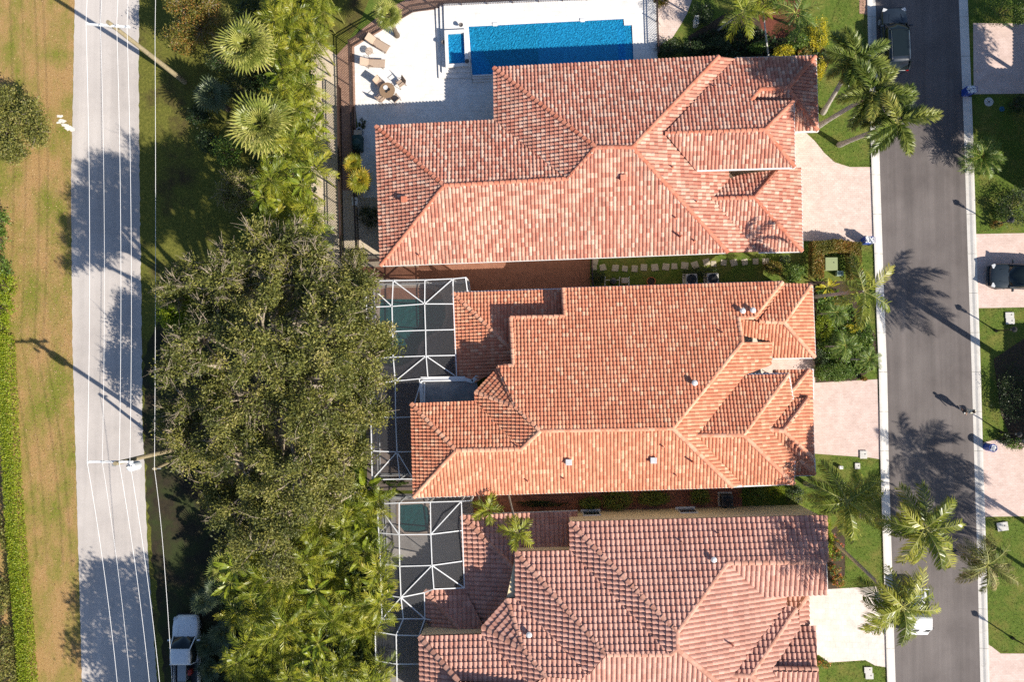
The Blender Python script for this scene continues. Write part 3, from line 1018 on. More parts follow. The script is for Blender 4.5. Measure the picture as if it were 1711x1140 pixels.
h2.face(F2, (1215, 600), 4.6, [R2, (1240, 572), (1288, 572), (1288, 610), (1242, 627), (1161, 728), (1240, 813), F2], 0.4, (1000, 700))
h2.face(F2, (1215, 600), 4.6, [NE2, (1312, 474), (1268, 537), (1259, 531)], 0.4, (1000, 700))
# lanai roof behind
h2.face((757, 490), NW2, 2.4, [(757, 490), (941, 484), (945, 531), (852, 533), (853, 582)], 0.33)
h2.face((757, 490), (762, 632), 2.4, [(757, 490), (853, 582), (860, 612), (834, 615), (795, 640), (762, 632)], 0.33)
# middle wing towards the street
h2.face((1242, 627), (1317, 626), 3.9, [(1242, 627), (1317, 626), (1242, 727), (1161, 728)])
h2.face((1317, 626), (1326, 809), 3.9, [(1317, 626), (1324, 668), (1283, 718), (1328, 764), (1326, 809), (1242, 727)])
h2.face((1240, 813), (1326, 809), 3.9, [(1161, 728), (1242, 727), (1326, 809), (1240, 813)])
h2.face((1320, 667), (1350, 666), 3.6, [(1324, 667), (1350, 666), (1309, 720), (1283, 718)])
h2.face((1357, 666), (1359, 766), 3.6, [(1350, 666), (1357, 666), (1359, 766), (1309, 720)])
h2.face((1326, 768), (1359, 766), 3.6, [(1283, 718), (1309, 720), (1359, 766), (1328, 768)])
h2.face((1358, 766), (1361, 793), 3.0, [(1335, 768), (1358, 766), (1361, 793)])
h2.face((1326, 794), (1361, 793), 3.0, [(1326, 770), (1335, 768), (1361, 793), (1326, 794)])
h2.face((1291, 619), (1350, 618), 3.0, [(1291, 619), (1352, 618), (1322, 655), (1320, 628), (1291, 628)])
h2.face((1356, 618), (1357, 667), 3.0, [(1352, 618), (1357, 618), (1358, 668), (1322, 668), (1322, 655)])
# street corner porch
h2.face((1310, 474), (1356, 475), 2.6, [(1312, 474), (1356, 475), (1310, 539), (1268, 537)])
h2.face((1356, 475), (1361, 597), 2.6, [(1356, 475), (1361, 597), (1310, 539)])
h2.face((1291, 598), (1361, 597), 2.6, [(1233, 533), (1268, 537), (1310, 539), (1361, 597), (1291, 598), (1288, 572), (1240, 560)])
h2.caps = [(NE2, (1259, 531)), ((1259, 531), (1233, 531)), ((1240, 572), R2), (R2, R1), (R1, HW), (HW, (832, 613)), (HW, (794, 655)), (SWc, SWr), (SWs, SWr), (SWr, SWj), (SWj, R1), (F2, R2),
           ((757, 490), (853, 582)), ((1317, 626), (1242, 727)), ((1161, 728), (1242, 727)), ((1326, 809), (1242, 727)), ((1350, 666), (1309, 720)), ((1283, 718), (1309, 720)), ((1359, 766), (1309, 720)),
           ((1361, 793), (1335, 768)), ((1352, 618), (1322, 655)), ((1268, 537), (1310, 539)), ((1356, 475), (1310, 539)), ((1361, 597), (1310, 539)), ((1233, 531), (1240, 572)),
           ((853, 531), (944, 529)), ((858, 611), (853, 531)), ((832, 613), (858, 611)), (NW2, (944, 529))]
h2.finish()
h2.walls([(757, 490), (941, 484), (1307, 474), (1356, 476), (1360, 596), (1292, 598), (1288, 612), (1320, 622), (1324, 668), (1355, 668), (1358, 764), (1326, 770), (1326, 809), F2, SWs, SWc, (793, 672), (800, 640), (762, 632)], 2.35, 0.5, WALLW)
h2.walls([(945, 490), (1250, 482), (1230, 570), (1226, 810), (696, 826), (692, 680), (796, 676), (800, 655), (835, 618), (860, 614), (858, 535), (946, 532)], 3.3, 0.45, WALLW, 'upper_wall')
h2.walls([(700, 690), (800, 684), (870, 640), (1200, 640), (1205, 806), (700, 818)], 4.5, 0.4, WALLW, 'clerestory_wall')
for p, q, z in ((SWs, F2, 4.6), (F2, (1240, 813), 4.5), ((1240, 813), (1327, 809), 3.9), ((757, 489), (941, 483), 2.4), ((757, 489), (762, 632), 2.4), ((1318, 625), (1325, 668), 3.88), ((1242, 626), (1318, 625), 3.88), ((1357, 666), (1360, 766), 3.6),
                ((1291, 599), (1361, 598), 2.58), ((1357, 475), (1362, 598), 2.58), ((1361, 766), (1362, 794), 3.0), (NW2, NE2, 3.3), ((1328, 769), (1326, 809), 3.9), ((1326, 795), (1362, 794), 3.0), ((1358, 617), (1359, 668), 3.0)):
    h2.gutter(p, q, z)
for x, y, k, e in ((1159, 640, 'cap', 0), (1239, 520, 'cap', 0), (1256, 519, 'cap', 0), (1091, 769, 'box', 1), (950, 772, 'box', 1), (882, 804, 'pipe', 0), (942, 800, 'pipe', 0), (1129, 794, 'pipe', 0), (1107, 746, 'pipe', 0), (1157, 772, 'tall', 0), (1207, 556, 'pipe', 0), (866, 747, 'pipe', 0)):
    h2.vent(x, y, k, e)
# flat balcony roof with pale blue-white gutters
fb = pxy([(703, 634), (776, 633), (796, 637), (800, 655), (793, 672), (705, 674)], 2.9)
MB().prism(fb, 2.7, 2.88).build('flat_roof', M('grey_membrane', (0.30, 0.29, 0.28), (0.24, 0.235, 0.23), 2.0, 0.9, patch=(0.36, 0.35, 0.34), pscale=1.2), h2.root)
for p, q in (((703, 633), (777, 632)), ((703, 633), (705, 674)), ((777, 634), (790, 638)), ((789, 638), (820, 605)), ((820, 605), (833, 616))):
    h2.gutter(p, q, 3.0, w=0.26)
for p, q in (((704, 637), (778, 636)), ((709, 640), (709, 674))):
    h2.gutter(p, q, 3.1, w=0.10)

# ---- house three
h3 = House('house', 'house with dusty pink brown barrel tile roof and cream wall', (1080, 1040), T3, K3, 0.335, 0.44, 0.105, 0.075, lambda: random.gauss(0.5, 0.22))
h3.capl = 0.46; h3.capw = 0.20
a1, a2, a3, a4, a5 = (952, 873), (1378, 862), (1380, 939), (1215, 941), (1131, 1056)
b1, b2, b3, b4 = (1131, 1085), (1119, 1094), (953, 921), (862, 923)
c1, c2, c3, c4, c5, c6 = (1014, 1094), (862, 1001), (847, 1001), (876, 1087), (914, 1131), (985, 1126)
d1, d2, d3, d4 = (806, 1047), (806, 1061), (701, 1064), (766, 1139)
ve = (704, 1222)
Z3 = 4.6
h3.face(a1, a2, Z3, [a1, a2, a3, a4, a5])
h3.face(a1, b3, Z3, [a1, a5, b1, b2, b3])
h3.face(b4, b3, Z3, [b4, b3, b2, c1])
h3.face(b4, c2, Z3, [b4, c1, c6, c2])
h3.face(c3, c2, Z3, [c3, c2, c6, (968, 1136), c5, c4])
h3.face(c3, d1, Z3, [c3, c4, d1])
h3.face(d1, d2, Z3, [d1, c4, c5, (886, 1143), d2])
h3.face(d3, d2, Z3, [d3, d2, (886, 1143), d4])
h3.face(d3, ve, Z3, [d3, d4, ve])
s_e = (1290, 1216)
h3.face(ve, s_e, Z3, [ve, s_e, b1, b2, c1, c6, (968, 1136), c5, (886, 1143), d4])
h3.face((1276, 997), (1270, 860), Z3, [a4, (1276, 997), (1314, 995), (1313, 1014), (1222, 1129), (1300, 1210), s_e, b1, a5])
h3.face((1276, 997), (1382, 993), Z3, [a4, a3, (1382, 993), (1276, 997)])
h3.face((1313, 1014), (1330, 1013.5), 4.0, [(1313, 1014), (1330, 1016), (1254, 1129), (1222, 1129)])
h3.face((1332, 1017), (1338, 1210), 4.0, [(1330, 1016), (1333, 1048), (1290, 1116), (1300, 1122), (1338, 1210), (1254, 1129)])
h3.face((1300, 1210), (1338, 1210), 4.0, [(1222, 1129), (1254, 1129), (1338, 1210), (1300, 1210)])
h3.face((1330, 1047), (1363, 1046), 3.6, [(1333, 1048), (1363, 1046), (1366, 1119), (1290, 1118)])
h3.face((1300, 1190), (1368, 1190), 3.6, [(1290, 1118), (1366, 1119), (1368, 1190), (1338, 1190)])
h3.face((1350, 996), (1351, 1047), 3.3, [(1333, 1018), (1348, 996), (1351, 996), (1351, 1047), (1333, 1047)])
h3.face((1314, 996), (1345, 996), 3.3, [(1314, 996), (1348, 996), (1333, 1016), (1314, 1013)])
# lower roofs behind
h3.face((771, 862), (965, 855), 2.2, [(771, 862), (965, 855), (964, 874), (954, 875), (955, 924), (862, 926), (858, 949)], 0.33)
h3.face((771, 862), (776, 984), 2.2, [(771, 862), (858, 949), (864, 1003), (849, 1004), (808, 1046), (776, 984)], 0.33)
h3.face((710, 987), (776, 984), 2.2, [(710, 987), (776, 984), (808, 1046), (808, 1062), (772, 1057)], 0.33)
h3.face((710, 987), (713, 1040), 2.2, [(710, 987), (772, 1057), (730, 1060), (713, 1040)], 0.33)
h3.caps = [(a1, a5), (a4, a5), (a4, a3), (a5, b1), (b1, b2), (b2, c1), (b4, c1), (c3, c4), (d1, c4), (c4, c5), (d3, d4), (ve, d4), (s_e, b1), ((1330, 1016), (1254, 1129)), ((1222, 1129), (1254, 1129)), ((1338, 1210), (1254, 1129)),
           ((1290, 1118), (1366, 1119)), ((771, 862), (858, 949)), ((710, 987), (772, 1057)), (a2, a3), ((1333, 1018), (1348, 996))]
h3.finish()
h3.walls([a1, (1372, 862), (1376, 994), (1274, 998), (1262, 1000), (1262, 1214), (706, 1218), d3, d2, (845, 1005), b4, b3], 4.5, 0.03, WALLC)
h3.walls([(1262, 1030), (1310, 1030), (1328, 1052), (1360, 1052), (1362, 1186), (1332, 1200), (1262, 1206)], 3.3, 0.3, WALLC, 'garage_wall')
h3.walls([(771, 862), (965, 855), (960, 1000), (800, 1060), (715, 1045), (710, 988), (776, 985)], 2.15, 0.4, WALLC, 'lanai_wall')
for p, q, z, m_ in ((a1, a2, Z3, GUTB), (a1, b3, Z3, GUTB), (b4, b3, Z3, GUTB), (b4, c2, Z3, GUTB), (c3, c2, Z3, GUTB), (c3, d1, Z3, GUTB), (d3, d2, Z3, GUTB), ((771, 861), (965, 854), 2.2, GUTW), ((771, 862), (776, 984), 2.2, GUTW), ((710, 987), (776, 984), 2.2, GUTW),
                    ((710, 987), (713, 1036), 2.2, GUTW), (a2, (1383, 993), Z3, GUTW), ((1276, 998), (1383, 994), Z3, GUTW), (d3, ve, Z3, GUTW)):
    h3.gutter(p, q, z, mat=m_, w=0.07)
for x, y, k in ((884, 1059, 'cap'), (1191, 934, 'cap'), (1200, 892, 'pipe'), (1138, 905, 'pipe'), (922, 1102, 'pipe'), (1222, 1076, 'tall')):
    h3.vent(x, y, k)
GLASS = plain('window_glass', (0.05, 0.06, 0.065), 0.12)
# windows of the cream wall that faces the orange roof
wl = [P(x, y, 4.5) for x, y in (a1, (1372, 862))]
dirw = (wl[1] - wl[0]); dirw /= np.linalg.norm(dirw); nw = np.array([-dirw[1], dirw[0], 0])
wq = offset_poly(pxy([a1, (1372, 862), (1376, 994), (960, 994)], 4.5), 0.03)
o0 = np.array([*wq[0], 0]); o1 = np.array([*wq[1], 0]); 
for px in (988, 1148):
    tpos = (P(px, 860, 1.4) - o0).dot(dirw)
    c = o0 + dirw * tpos
    ang = math.atan2(dirw[1], dirw[0])
    w_ = MB().box(tuple(c + nw * 0.03 + np.array([0, 0, 1.5])), (1.3, 0.10, 1.5), ang).build('window', WHITE, h3.root)
    p2 = MB().box(tuple(c + nw * 0.07 + np.array([0, 0, 1.5])), (1.14, 0.06, 1.34), ang).build('pane', GLASS, w_)
    s2 = MB().box(tuple(c + nw * 0.10 + np.array([0, 0, 0.70])), (1.45, 0.22, 0.09), ang).build('sill', WHITE, w_)
print('tiles', h1.nt, h2.nt, h3.nt)


# ---------------------------------------------------------------- screened pool cages
def screen_mat():
    m, nt, b = new_mat('insect_screen')
    tr = nt.nodes.new('ShaderNodeBsdfTransparent')
    mx = nt.nodes.new('ShaderNodeMixShader'); mx.inputs[0].default_value = 0.38
    b.inputs['Base Color'].default_value = (0.05, 0.05, 0.055, 1); b.inputs['Roughness'].default_value = 0.7
    nt.links.new(tr.outputs[0], mx.inputs[1]); nt.links.new(b.outputs[0], mx.inputs[2])
    nt.links.new(mx.outputs[0], nt.nodes['Material Output'].inputs['Surface'])
    return m


SCREEN = screen_mat()


def cage(label, nodes, roof_quads, beams, walls, base, bw=0.068):
    """nodes: name -> (px, py, z); walls: list of node names along a wall"""
    N = {k: P(*v) for k, v in nodes.items()}
    c = G(*base)
    t = thing('pool_cage', label, 'pool cage', (c[0], c[1], 0))
    for a, b in beams:
        MB().beam(N[a], N[b], bw, bw).build('beam', WHITE, t)
    for q in roof_quads:
        MB().add([N[k] - np.array([0, 0, 0.05]) for k in q], [tuple(range(len(q)))]).build('screen_panel', SCREEN, t, fix=False)
    for w in walls:
        for a, b in zip(w, w[1:]):
            A_, B_ = N[a], N[b]
            lo = np.array([1, 1, 0.0])
            MB().add([A_ * lo, B_ * lo, B_, A_], [(0, 1, 2, 3)]).build('screen_panel', SCREEN, t, fix=False)
            MB().beam(A_, B_, bw, bw).build('beam', WHITE, t)
            MB().beam(A_ * lo + np.array([0, 0, 0.06]), B_ * lo + np.array([0, 0, 0.06]), 0.07, 0.1).build('rail', WHITE, t)
            MB().beam(A_ * lo + np.array([0, 0, 0.95]), B_ * lo + np.array([0, 0, 0.95]), 0.05, 0.06).build('rail', WHITE, t)
        for a in w:
            MB().beam(N[a] * np.array([1, 1, 0]), N[a], 0.10, 0.10).build('post', WHITE, t)
    return t


zr = 3.0
n2 = {'a0': (610, 470, zr), 'b0': (657, 469, zr), 'c0': (710, 468, zr), 'd0': (757, 466, zr), 'e0': (778, 464, zr), 'e1': (781, 486, 2.6), 'd00': (757, 488, 2.7),
      'a1': (612.5, 513.5, zr), 'b1': (655, 512, zr), 'c1': (709.6, 508, zr), 'd1': (757, 508, 2.7), 'a2': (614, 556, zr), 'b2': (656, 554, zr), 'c2': (711, 552, zr), 'd2': (759, 551, 2.7),
      'a3': (615.5, 600, zr), 'b3': (657, 597, zr), 'c3': (712, 595, zr), 'd3': (761, 594, 2.7), 'a4': (617, 643, zr), 'b4': (660.5, 637, zr), 'c4': (715, 632, zr), 'd4': (763, 630, 2.7), 'k4': (704, 636, zr),
      'a5': (620, 697, zr), 'b5': (661, 698, zr), 'c5': (686, 697, zr), 'a6': (621, 754, zr), 'b6': (663.4, 755.6, zr), 'c6': (689, 755, zr), 'a7': (622, 802, zr), 'b7': (668, 801, zr), 'c7': (691, 801, zr)}
rq = [('a%d' % i, 'b%d' % i, 'b%d' % (i + 1), 'a%d' % (i + 1)) for i in range(7)] + [('b%d' % i, 'c%d' % i, 'c%d' % (i + 1), 'b%d' % (i + 1)) for i in (0, 1, 2, 3, 5, 6)] + [('c0', 'd0', 'd00', 'd1', 'c1')] + [('c%d' % i, 'd%d' % i, 'd%d' % (i + 1), 'c%d' % (i + 1)) for i in (1, 2, 3)] + [('d0', 'e0', 'e1', 'd00'), ('b4', 'k4', 'c5', 'b5')]
bm_ = [('b%d' % i, 'b%d' % (i + 1)) for i in range(7)] + [('c%d' % i, 'c%d' % (i + 1)) for i in range(4)] + [('a%d' % i, 'b%d' % i) for i in range(1, 7)] + [('b%d' % i, 'c%d' % i) for i in (1, 2, 3, 5, 6)] + [('c%d' % i, 'd%d' % i) for i in (1, 2, 3)] + [('b4', 'c4'), ('c4', 'd4'), ('d0', 'd00'), ('a0', 'b1'), ('b0', 'c1'), ('d0', 'c1'), ('c3', 'b4'), ('c3', 'd4'), ('b6', 'a7'), ('b6', 'c7'), ('d00', 'd4'), ('k4', 'c5')]
cage('white framed screen cage over the kidney shaped teal pool', n2, rq, bm_, [['a%d' % i for i in range(8)], ['a0', 'b0', 'c0', 'd0', 'e0', 'e1'], ['a7', 'b7', 'c7']], (640, 640))

n3 = {'a0': (630, 842.5, 2.7), 'b0': (667, 841, 3.0), 'c0': (719, 839.6, 3.0), 'd0': (771, 838, 3.0), 'e0': (787, 837, 2.8), 'a1': (633, 891, 2.7), 'b1': (667, 894, 3.1), 'c1': (720, 893.5, 3.1), 'd1': (772, 887, 2.5),
      'a2': (636, 942, 2.7), 'b2': (668, 947, 3.1), 'c2': (722, 945.5, 3.1), 'd2': (775, 938, 2.5), 'a3': (637, 994, 2.7), 'b3': (670, 999, 3.1), 'c3': (725, 985, 3.0), 'd3': (776, 983, 2.4), 'k3': (709, 991, 2.6),
      'a4': (638.5, 1035.6, 2.7), 'b4': (674, 1034.7, 3.0), 'c4': (710, 1034.7, 2.5), 'm4': (725, 1037, 2.3), 'a5': (627, 1056, 2.9), 'b5': (662, 1062, 3.2), 'c5': (700, 1063, 3.2), 'm5': (722, 1060, 2.6),
      'a6': (628, 1105, 2.9), 'b6': (663, 1110.5, 3.2), 'c6': (700, 1110.5, 3.2), 'a7': (629, 1160, 2.9), 'b7': (664, 1165, 3.2), 'c7': (701, 1165, 3.2), 'a8': (631, 1215, 2.9), 'b8': (665, 1217, 3.2), 'c8': (702, 1217, 3.2)}
rq = [('a%d' % i, 'b%d' % i, 'b%d' % (i + 1), 'a%d' % (i + 1)) for i in range(8)] + [('b%d' % i, 'c%d' % i, 'c%d' % (i + 1), 'b%d' % (i + 1)) for i in (0, 1, 2, 5, 6, 7)] + [('b4', 'c4', 'c5', 'b5'), ('b3', 'k3', 'c4', 'b4'), ('b3', 'c3', 'k3'), ('c4', 'm4', 'm5', 'c5')] + [('c%d' % i, 'd%d' % i, 'd%d' % (i + 1), 'c%d' % (i + 1)) for i in range(3)] + [('c0', 'd0', 'e0')]
bm_ = [('b%d' % i, 'b%d' % (i + 1)) for i in range(8)] + [('c%d' % i, 'c%d' % (i + 1)) for i in range(3)] + [('a%d' % i, 'b%d' % i) for i in range(1, 8)] + [('b%d' % i, 'c%d' % i) for i in (1, 2, 5, 6, 7)] + [('c%d' % i, 'd%d' % i) for i in (1, 2)] + [('b3', 'k3'), ('b4', 'c4'), ('k3', 'c4'), ('c4', 'c5'), ('c4', 'm4'), ('m4', 'm5'), ('c5', 'm5'), ('d0', 'd3'), ('c3', 'd3'), ('a0', 'b1'), ('d0', 'c1'), ('c2', 'b3'), ('c2', 'd3'), ('b3', 'a4'), ('b3', 'c4'), ('a4', 'a5'), ('k3', 'c3')]
cage('white framed screen cage with grey floor behind the pink brown roof', n3, rq, bm_, [['a%d' % i for i in range(9)], ['a0', 'b0', 'c0', 'd0', 'e0'], ['a8', 'b8', 'c8']], (655, 1000))


# ---------------------------------------------------------------- picket fences
def fence(label, line, h=1.25, z0=0.02, group=None, panel_m=1.9):
    pts = [G(*p) for p in line]
    t = thing('picket_fence', label, 'fence', tuple(pts[0]), 0, group)
    for a, b in zip(pts, pts[1:]):
        L = np.linalg.norm(b - a); n = max(1, int(round(L / panel_m))); d = (b - a) / L
        for i in range(n):
            p, q = a + d * (L * i / n), a + d * (L * (i + 1) / n)
            MB().beam(p, p + np.array([0, 0, h + 0.08]), 0.07).build('post', BRONZE, t)
            for zz in (0.15, h - 0.18, h):
                MB().beam(p + np.array([0, 0, zz]), q + np.array([0, 0, zz]), 0.055, 0.05).build('rail', BRONZE, t)
            mb = MB(); m = max(2, int(np.linalg.norm(q - p) / 0.125))
            for k in range(1, m):
                s_ = p + (q - p) * k / m
                mb.beam(s_ + np.array([0, 0, z0]), s_ + np.array([0, 0, h]), 0.03)
            o = mb.build('pickets', BRONZE, t, fix=False); o['kind'] = 'stuff'
    e = pts[-1]
    MB().beam(e, e + np.array([0, 0, h + 0.08]), 0.07).build('post', BRONZE, t)
    return t


fence('dark picket fence along the west and north edge of the white pool deck', [(597, 330), (591, 180), (588, 78), (618, 60), (690, 20), (730, 14), (900, 7), (1060, 1), (1120, -2)])
fence('dark picket fence between the white terrace end and the pink path', [(1094, -30), (1095, 40), (1097, 96)])
fence('dark picket fence along the gravel beside the flashed roof gable', [(570, 150), (572, 300), (575, 440), (606, 438), (640, 436)])
fence('dark picket fence across the gravel between shrubs and cream wall', [(597, 332), (601, 436)])
fence('thin dark gate fence across the side patio end by stepping stones', [(988, 434), (988, 470), (990, 482)], 1.4)


# ---------------------------------------------------------------- pool furniture
TAN = M('tan_sling_fabric', (0.44, 0.33, 0.25), (0.39, 0.29, 0.22), 6, 0.85, fine=80)
BROWNF = plain('brown_frame', (0.16, 0.10, 0.07), 0.5)


def lounger(label, px, py, ang):
    c = G(px, py)
    t = thing('sun_lounger', label, 'lounger', (c[0], c[1], 0.022), ang, 'tan loungers on the white deck')
    L = 1.25
    mb = MB(); mb.box((0.25, 0, 0.33), (L, 0.58, 0.03)); bevel(mb.build('seat', TAN, t, (0, 0, 0)), 0.01, 1)
    mb = MB(); vs = []
    for x, z in ((-0.38, 0.34), (-0.98, 0.70)):
        for y in (-0.29, 0.29):
            vs += [(x, y, z), (x - 0.01, y, z + 0.03)]
    mb.add(vs, [(0, 2, 6, 4), (1, 5, 7, 3), (0, 4, 5, 1), (2, 3, 7, 6), (4, 6, 7, 5), (0, 1, 3, 2)]); mb.build('backrest', TAN, t, (0, 0, 0))
    for y in (-0.31, 0.31):
        MB().tube([(-0.4, y, 0.32), (0.9, y, 0.32)], 0.02).build('side_rail', BROWNF, t, (0, 0, 0))
        MB().tube([(-0.38, y, 0.34), (-1.0, y, 0.71)], 0.02).build('back_rail', BROWNF, t, (0, 0, 0))
        for x in (-0.42, 0.72):
            MB().tube([(x, y, 0.0), (x, y, 0.32)], 0.022).build('leg', BROWNF, t, (0, 0, 0))
        MB().tube([(-0.36, y, 0.34), (-0.3, y, 0.52), (-0.05, y, 0.52), (0.0, y, 0.33)], 0.018).build('armrest', BROWNF, t, (0, 0, 0))
    return t


lounger('tan sling lounger set at an angle by the upper deck corner', 634, 76, math.radians(-31))
lounger('tan sling lounger lying square beside the small round table', 626, 108, math.radians(-3))
c = G(619, 89)
t = thing('side_table', 'small round slatted table between the two tan loungers', 'side table', (c[0], c[1], 0.022))
mb = MB()
for k in range(7):
    y = -0.24 + 0.08 * k; w = 2 * math.sqrt(max(0.01, 0.29 ** 2 - y * y)); mb.box((0, y, 0.47), (w, 0.055, 0.025))
mb.build('top', TAN, t, (0, 0, 0))
MB().tube([(0.26 * math.cos(a), 0.26 * math.sin(a), 0.455) for a in np.linspace(0, 2 * math.pi, 18)], 0.015, 6).build('rim', BROWNF, t, (0, 0, 0))
for k in range(3):
    a = k * 2.1; MB().tube([(0.24 * math.cos(a), 0.24 * math.sin(a), 0), (0.1 * math.cos(a), 0.1 * math.sin(a), 0.45)], 0.016).build('leg', BROWNF, t, (0, 0, 0))

c = G(650, 156)
t = thing('patio_table', 'round brown patio table with parasol hole and four chairs', 'table', (c[0], c[1], 0.022))
MB().lathe([(0.56, 0.70), (0.60, 0.71), (0.60, 0.735), (0.04, 0.74), (0.035, 0.72)], n=24).build('top', M('brown_wicker', (0.27, 0.18, 0.11), (0.22, 0.14, 0.085), 10, 0.7, fine=60), t, (0, 0, 0))
for k in range(4):
    a = k * math.pi / 2 + 0.4; MB().tube([(0.42 * math.cos(a), 0.42 * math.sin(a), 0), (0.34 * math.cos(a), 0.34 * math.sin(a), 0.35), (0.45 * math.cos(a), 0.45 * math.sin(a), 0.70)], 0.025).build('leg', BROWNF, t, (0, 0, 0))
for k, (dx, dy, w) in enumerate(((-0.12, 0.2, 0.17), (0.1, 0.05, 0.12), (-0.05, -0.1, 0.1))):
    o = MB().lathe([(w * 0.6, 0), (w, 0.01), (w * 1.05, 0.03), (w * 0.9, 0.032), (w * 0.5, 0.014)], (c[0] + dx, c[1] + dy, 0.763), 14).build('plate', [WHITE, BLACKM, BLACKM][k])
    tag(o, ['white plate lying on the round brown patio table', 'larger black plate on the round brown patio table', 'smaller black plate on the round brown patio table'][k], 'plate')


def chair(label, px, py, ang):
    c = G(px, py)
    t = thing('patio_chair', label, 'chair', (c[0], c[1], 0.022), ang, 'tan chairs around the patio table')
    bevel(MB().box((0, 0, 0.42), (0.50, 0.52, 0.04)).build('seat', TAN, t, (0, 0, 0)), 0.012, 1)
    mb = MB(); mb.add([(-0.24, -0.26, 0.43), (-0.24, 0.26, 0.43), (-0.40, 0.26, 0.95), (-0.40, -0.26, 0.95), (-0.27, -0.26, 0.43), (-0.27, 0.26, 0.43), (-0.43, 0.26, 0.95), (-0.43, -0.26, 0.95)], [(0, 1, 2, 3), (7, 6, 5, 4), (0, 4, 5, 1), (2, 6, 7, 3), (1, 5, 6, 2), (0, 3, 7, 4)])
    mb.build('backrest', TAN, t, (0, 0, 0))
    for y in (-0.28, 0.28):
        MB().tube([(-0.34, y, 0.66), (0.22, y, 0.64), (0.25, y, 0.58), (0.25, y, 0.0)], 0.018).build('armrest', BROWNF, t, (0, 0, 0))
        MB().tube([(-0.41, y, 0.96), (-0.25, y, 0.42), (-0.3, y, 0.0)], 0.018).build('leg', BROWNF, t, (0, 0, 0))


chair('tan patio chair pulled away from the table towards the pool', 671, 142, math.radians(215))
chair('tan patio chair tucked in between table and loungers', 637, 142, math.radians(-40))
chair('tan patio chair between the round table and the picket fence', 640, 166, math.radians(45))
chair('tan patio chair with its seat half in the roof shadow', 662, 167, math.radians(130))

# grill under a dark green cover, with planters
c = G(600, 240)
t = thing('barbecue_grill', 'barbecue grill with green cover and open side shelf on shaded deck', 'grill', (c[0], c[1], 0.022))
GREENC = plain('green_cover', (0.01, 0.045, 0.04), 0.6)
bevel(MB().box((0, -0.1, 0.45), (0.75, 1.2, 0.9), 0, 0.9).build('cabinet', GREENC, t, (0, 0, 0)), 0.06)
MB().lathe([(0.05, 0.9), (0.36, 0.92), (0.36, 0.98), (0.28, 1.12), (0.1, 1.18)], (0, -0.2, 0), 16).build('lid', GREENC, t, (0, 0, 0), smooth=True)
MB().box((0.1, 0.62, 0.86), (0.6, 0.36, 0.04)).build('side_shelf', plain('tan_shelf', (0.42, 0.33, 0.24), 0.6), t, (0, 0, 0))
for x in (-0.3, 0.3):
    for y in (-0.6, 0.45):
        MB().lathe([(0.05, 0), (0.07, 0.03), (0.05, 0.08)], (x, y, 0), 10).build('wheel', BLACKM, t, (0, 0, 0))
c = G(604, 222)
t = thing('round_tray', 'pale round tray on a stand beside the covered grill', 'tray', (c[0], c[1], 0.022))
MB().lathe([(0.2, 0), (0.03, 0.02), (0.03, 0.7), (0.22, 0.72), (0.24, 0.76), (0.21, 0.75), (0.05, 0.74)], n=18).build('tray', GREYM, t, (0, 0, 0))
MB().lathe([(0.1, 0.76), (0.13, 0.80), (0.10, 0.82)], n=14).build('lid', BLACKM, t, (0, 0, 0))

# equipment
WPLAST = plain('white_plastic', (0.7, 0.69, 0.66), 0.5)


def ac_unit(label, px, py, rz=0.05, mat=None, s=0.85, group=None, h=0.8):
    c = G(px, py)
    t = thing('air_conditioner', label, 'air conditioner', (c[0], c[1], 0.014), rz, group)
    m_ = mat or plain('beige_casing', (0.42, 0.40, 0.37), 0.5)
    MB().box((0, 0, 0.04), (s + 0.2, s + 0.2, 0.08)).build('pad', KERBM, t, (0, 0, 0))
    bevel(MB().box((0, 0, 0.08 + h / 2), (s, s, h)).build('casing', m_, t, (0, 0, 0)), 0.05)
    mb = MB()
    for r_ in (0.12, 0.2, 0.28, 0.36):
        mb.tube([(r_ * math.cos(a), r_ * math.sin(a), h + 0.10) for a in np.linspace(0, 2 * math.pi, 20)], 0.008, 4)
    for k in range(8):
        a = k * math.pi / 4; mb.tube([(0.05 * math.cos(a), 0.05 * math.sin(a), h + 0.1), (0.38 * math.cos(a), 0.38 * math.sin(a), h + 0.09)], 0.008, 4)
    mb.build('fan_guard', BLACKM, t, (0, 0, 0))
    MB().lathe([(0.38, h + 0.082), (0.38, h + 0.086)], n=20).build('fan_opening', BLACKM, t, (0, 0, 0))


ac_unit('pale air conditioner by the hedge between stepping stones and orange roof', 1152, 469, 0.03, group='air conditioners beside the orange roof')
ac_unit('pale air conditioner on the street side of its twin by orange roof', 1187, 468, 0.03, group='air conditioners beside the orange roof')
ac_unit('dark air conditioner between clipped shrubs and the cream wall', 1211, 834, 0.03, plain('dark_casing', (0.06, 0.058, 0.055), 0.5))
c = G(1016, 471)
t = thing('pool_pump', 'pool pump with white pipes beside the orange roof eave', 'pump', (c[0], c[1], 0.014))
for x in (-0.25, 0.85, 1.55):
    MB().tube([(x, -0.35, 0.1), (x, 0.3, 0.12), (x, 0.3, 0.5)], 0.035).build('pipe', WPLAST, t, (0, 0, 0))
MB().tube([(-0.25, 0.1, 0.3), (0.85, 0.1, 0.3)], 0.03).build('pipe', WPLAST, t, (0, 0, 0))
MB().lathe([(0.2, 0), (0.26, 0.05), (0.26, 0.6), (0.18, 0.75), (0.06, 0.8)], (0.35, 0.0, 0), 18).build('filter_tank', plain('dark_tank', (0.04, 0.045, 0.05), 0.4), t, (0, 0, 0), smooth=True)
bevel(MB().box((1.2, 0.05, 0.3), (0.45, 0.4, 0.6)).build('control_box', plain('tan_box', (0.45, 0.38, 0.30), 0.6), t, (0, 0, 0)), 0.03)
c = G(1087, 471)
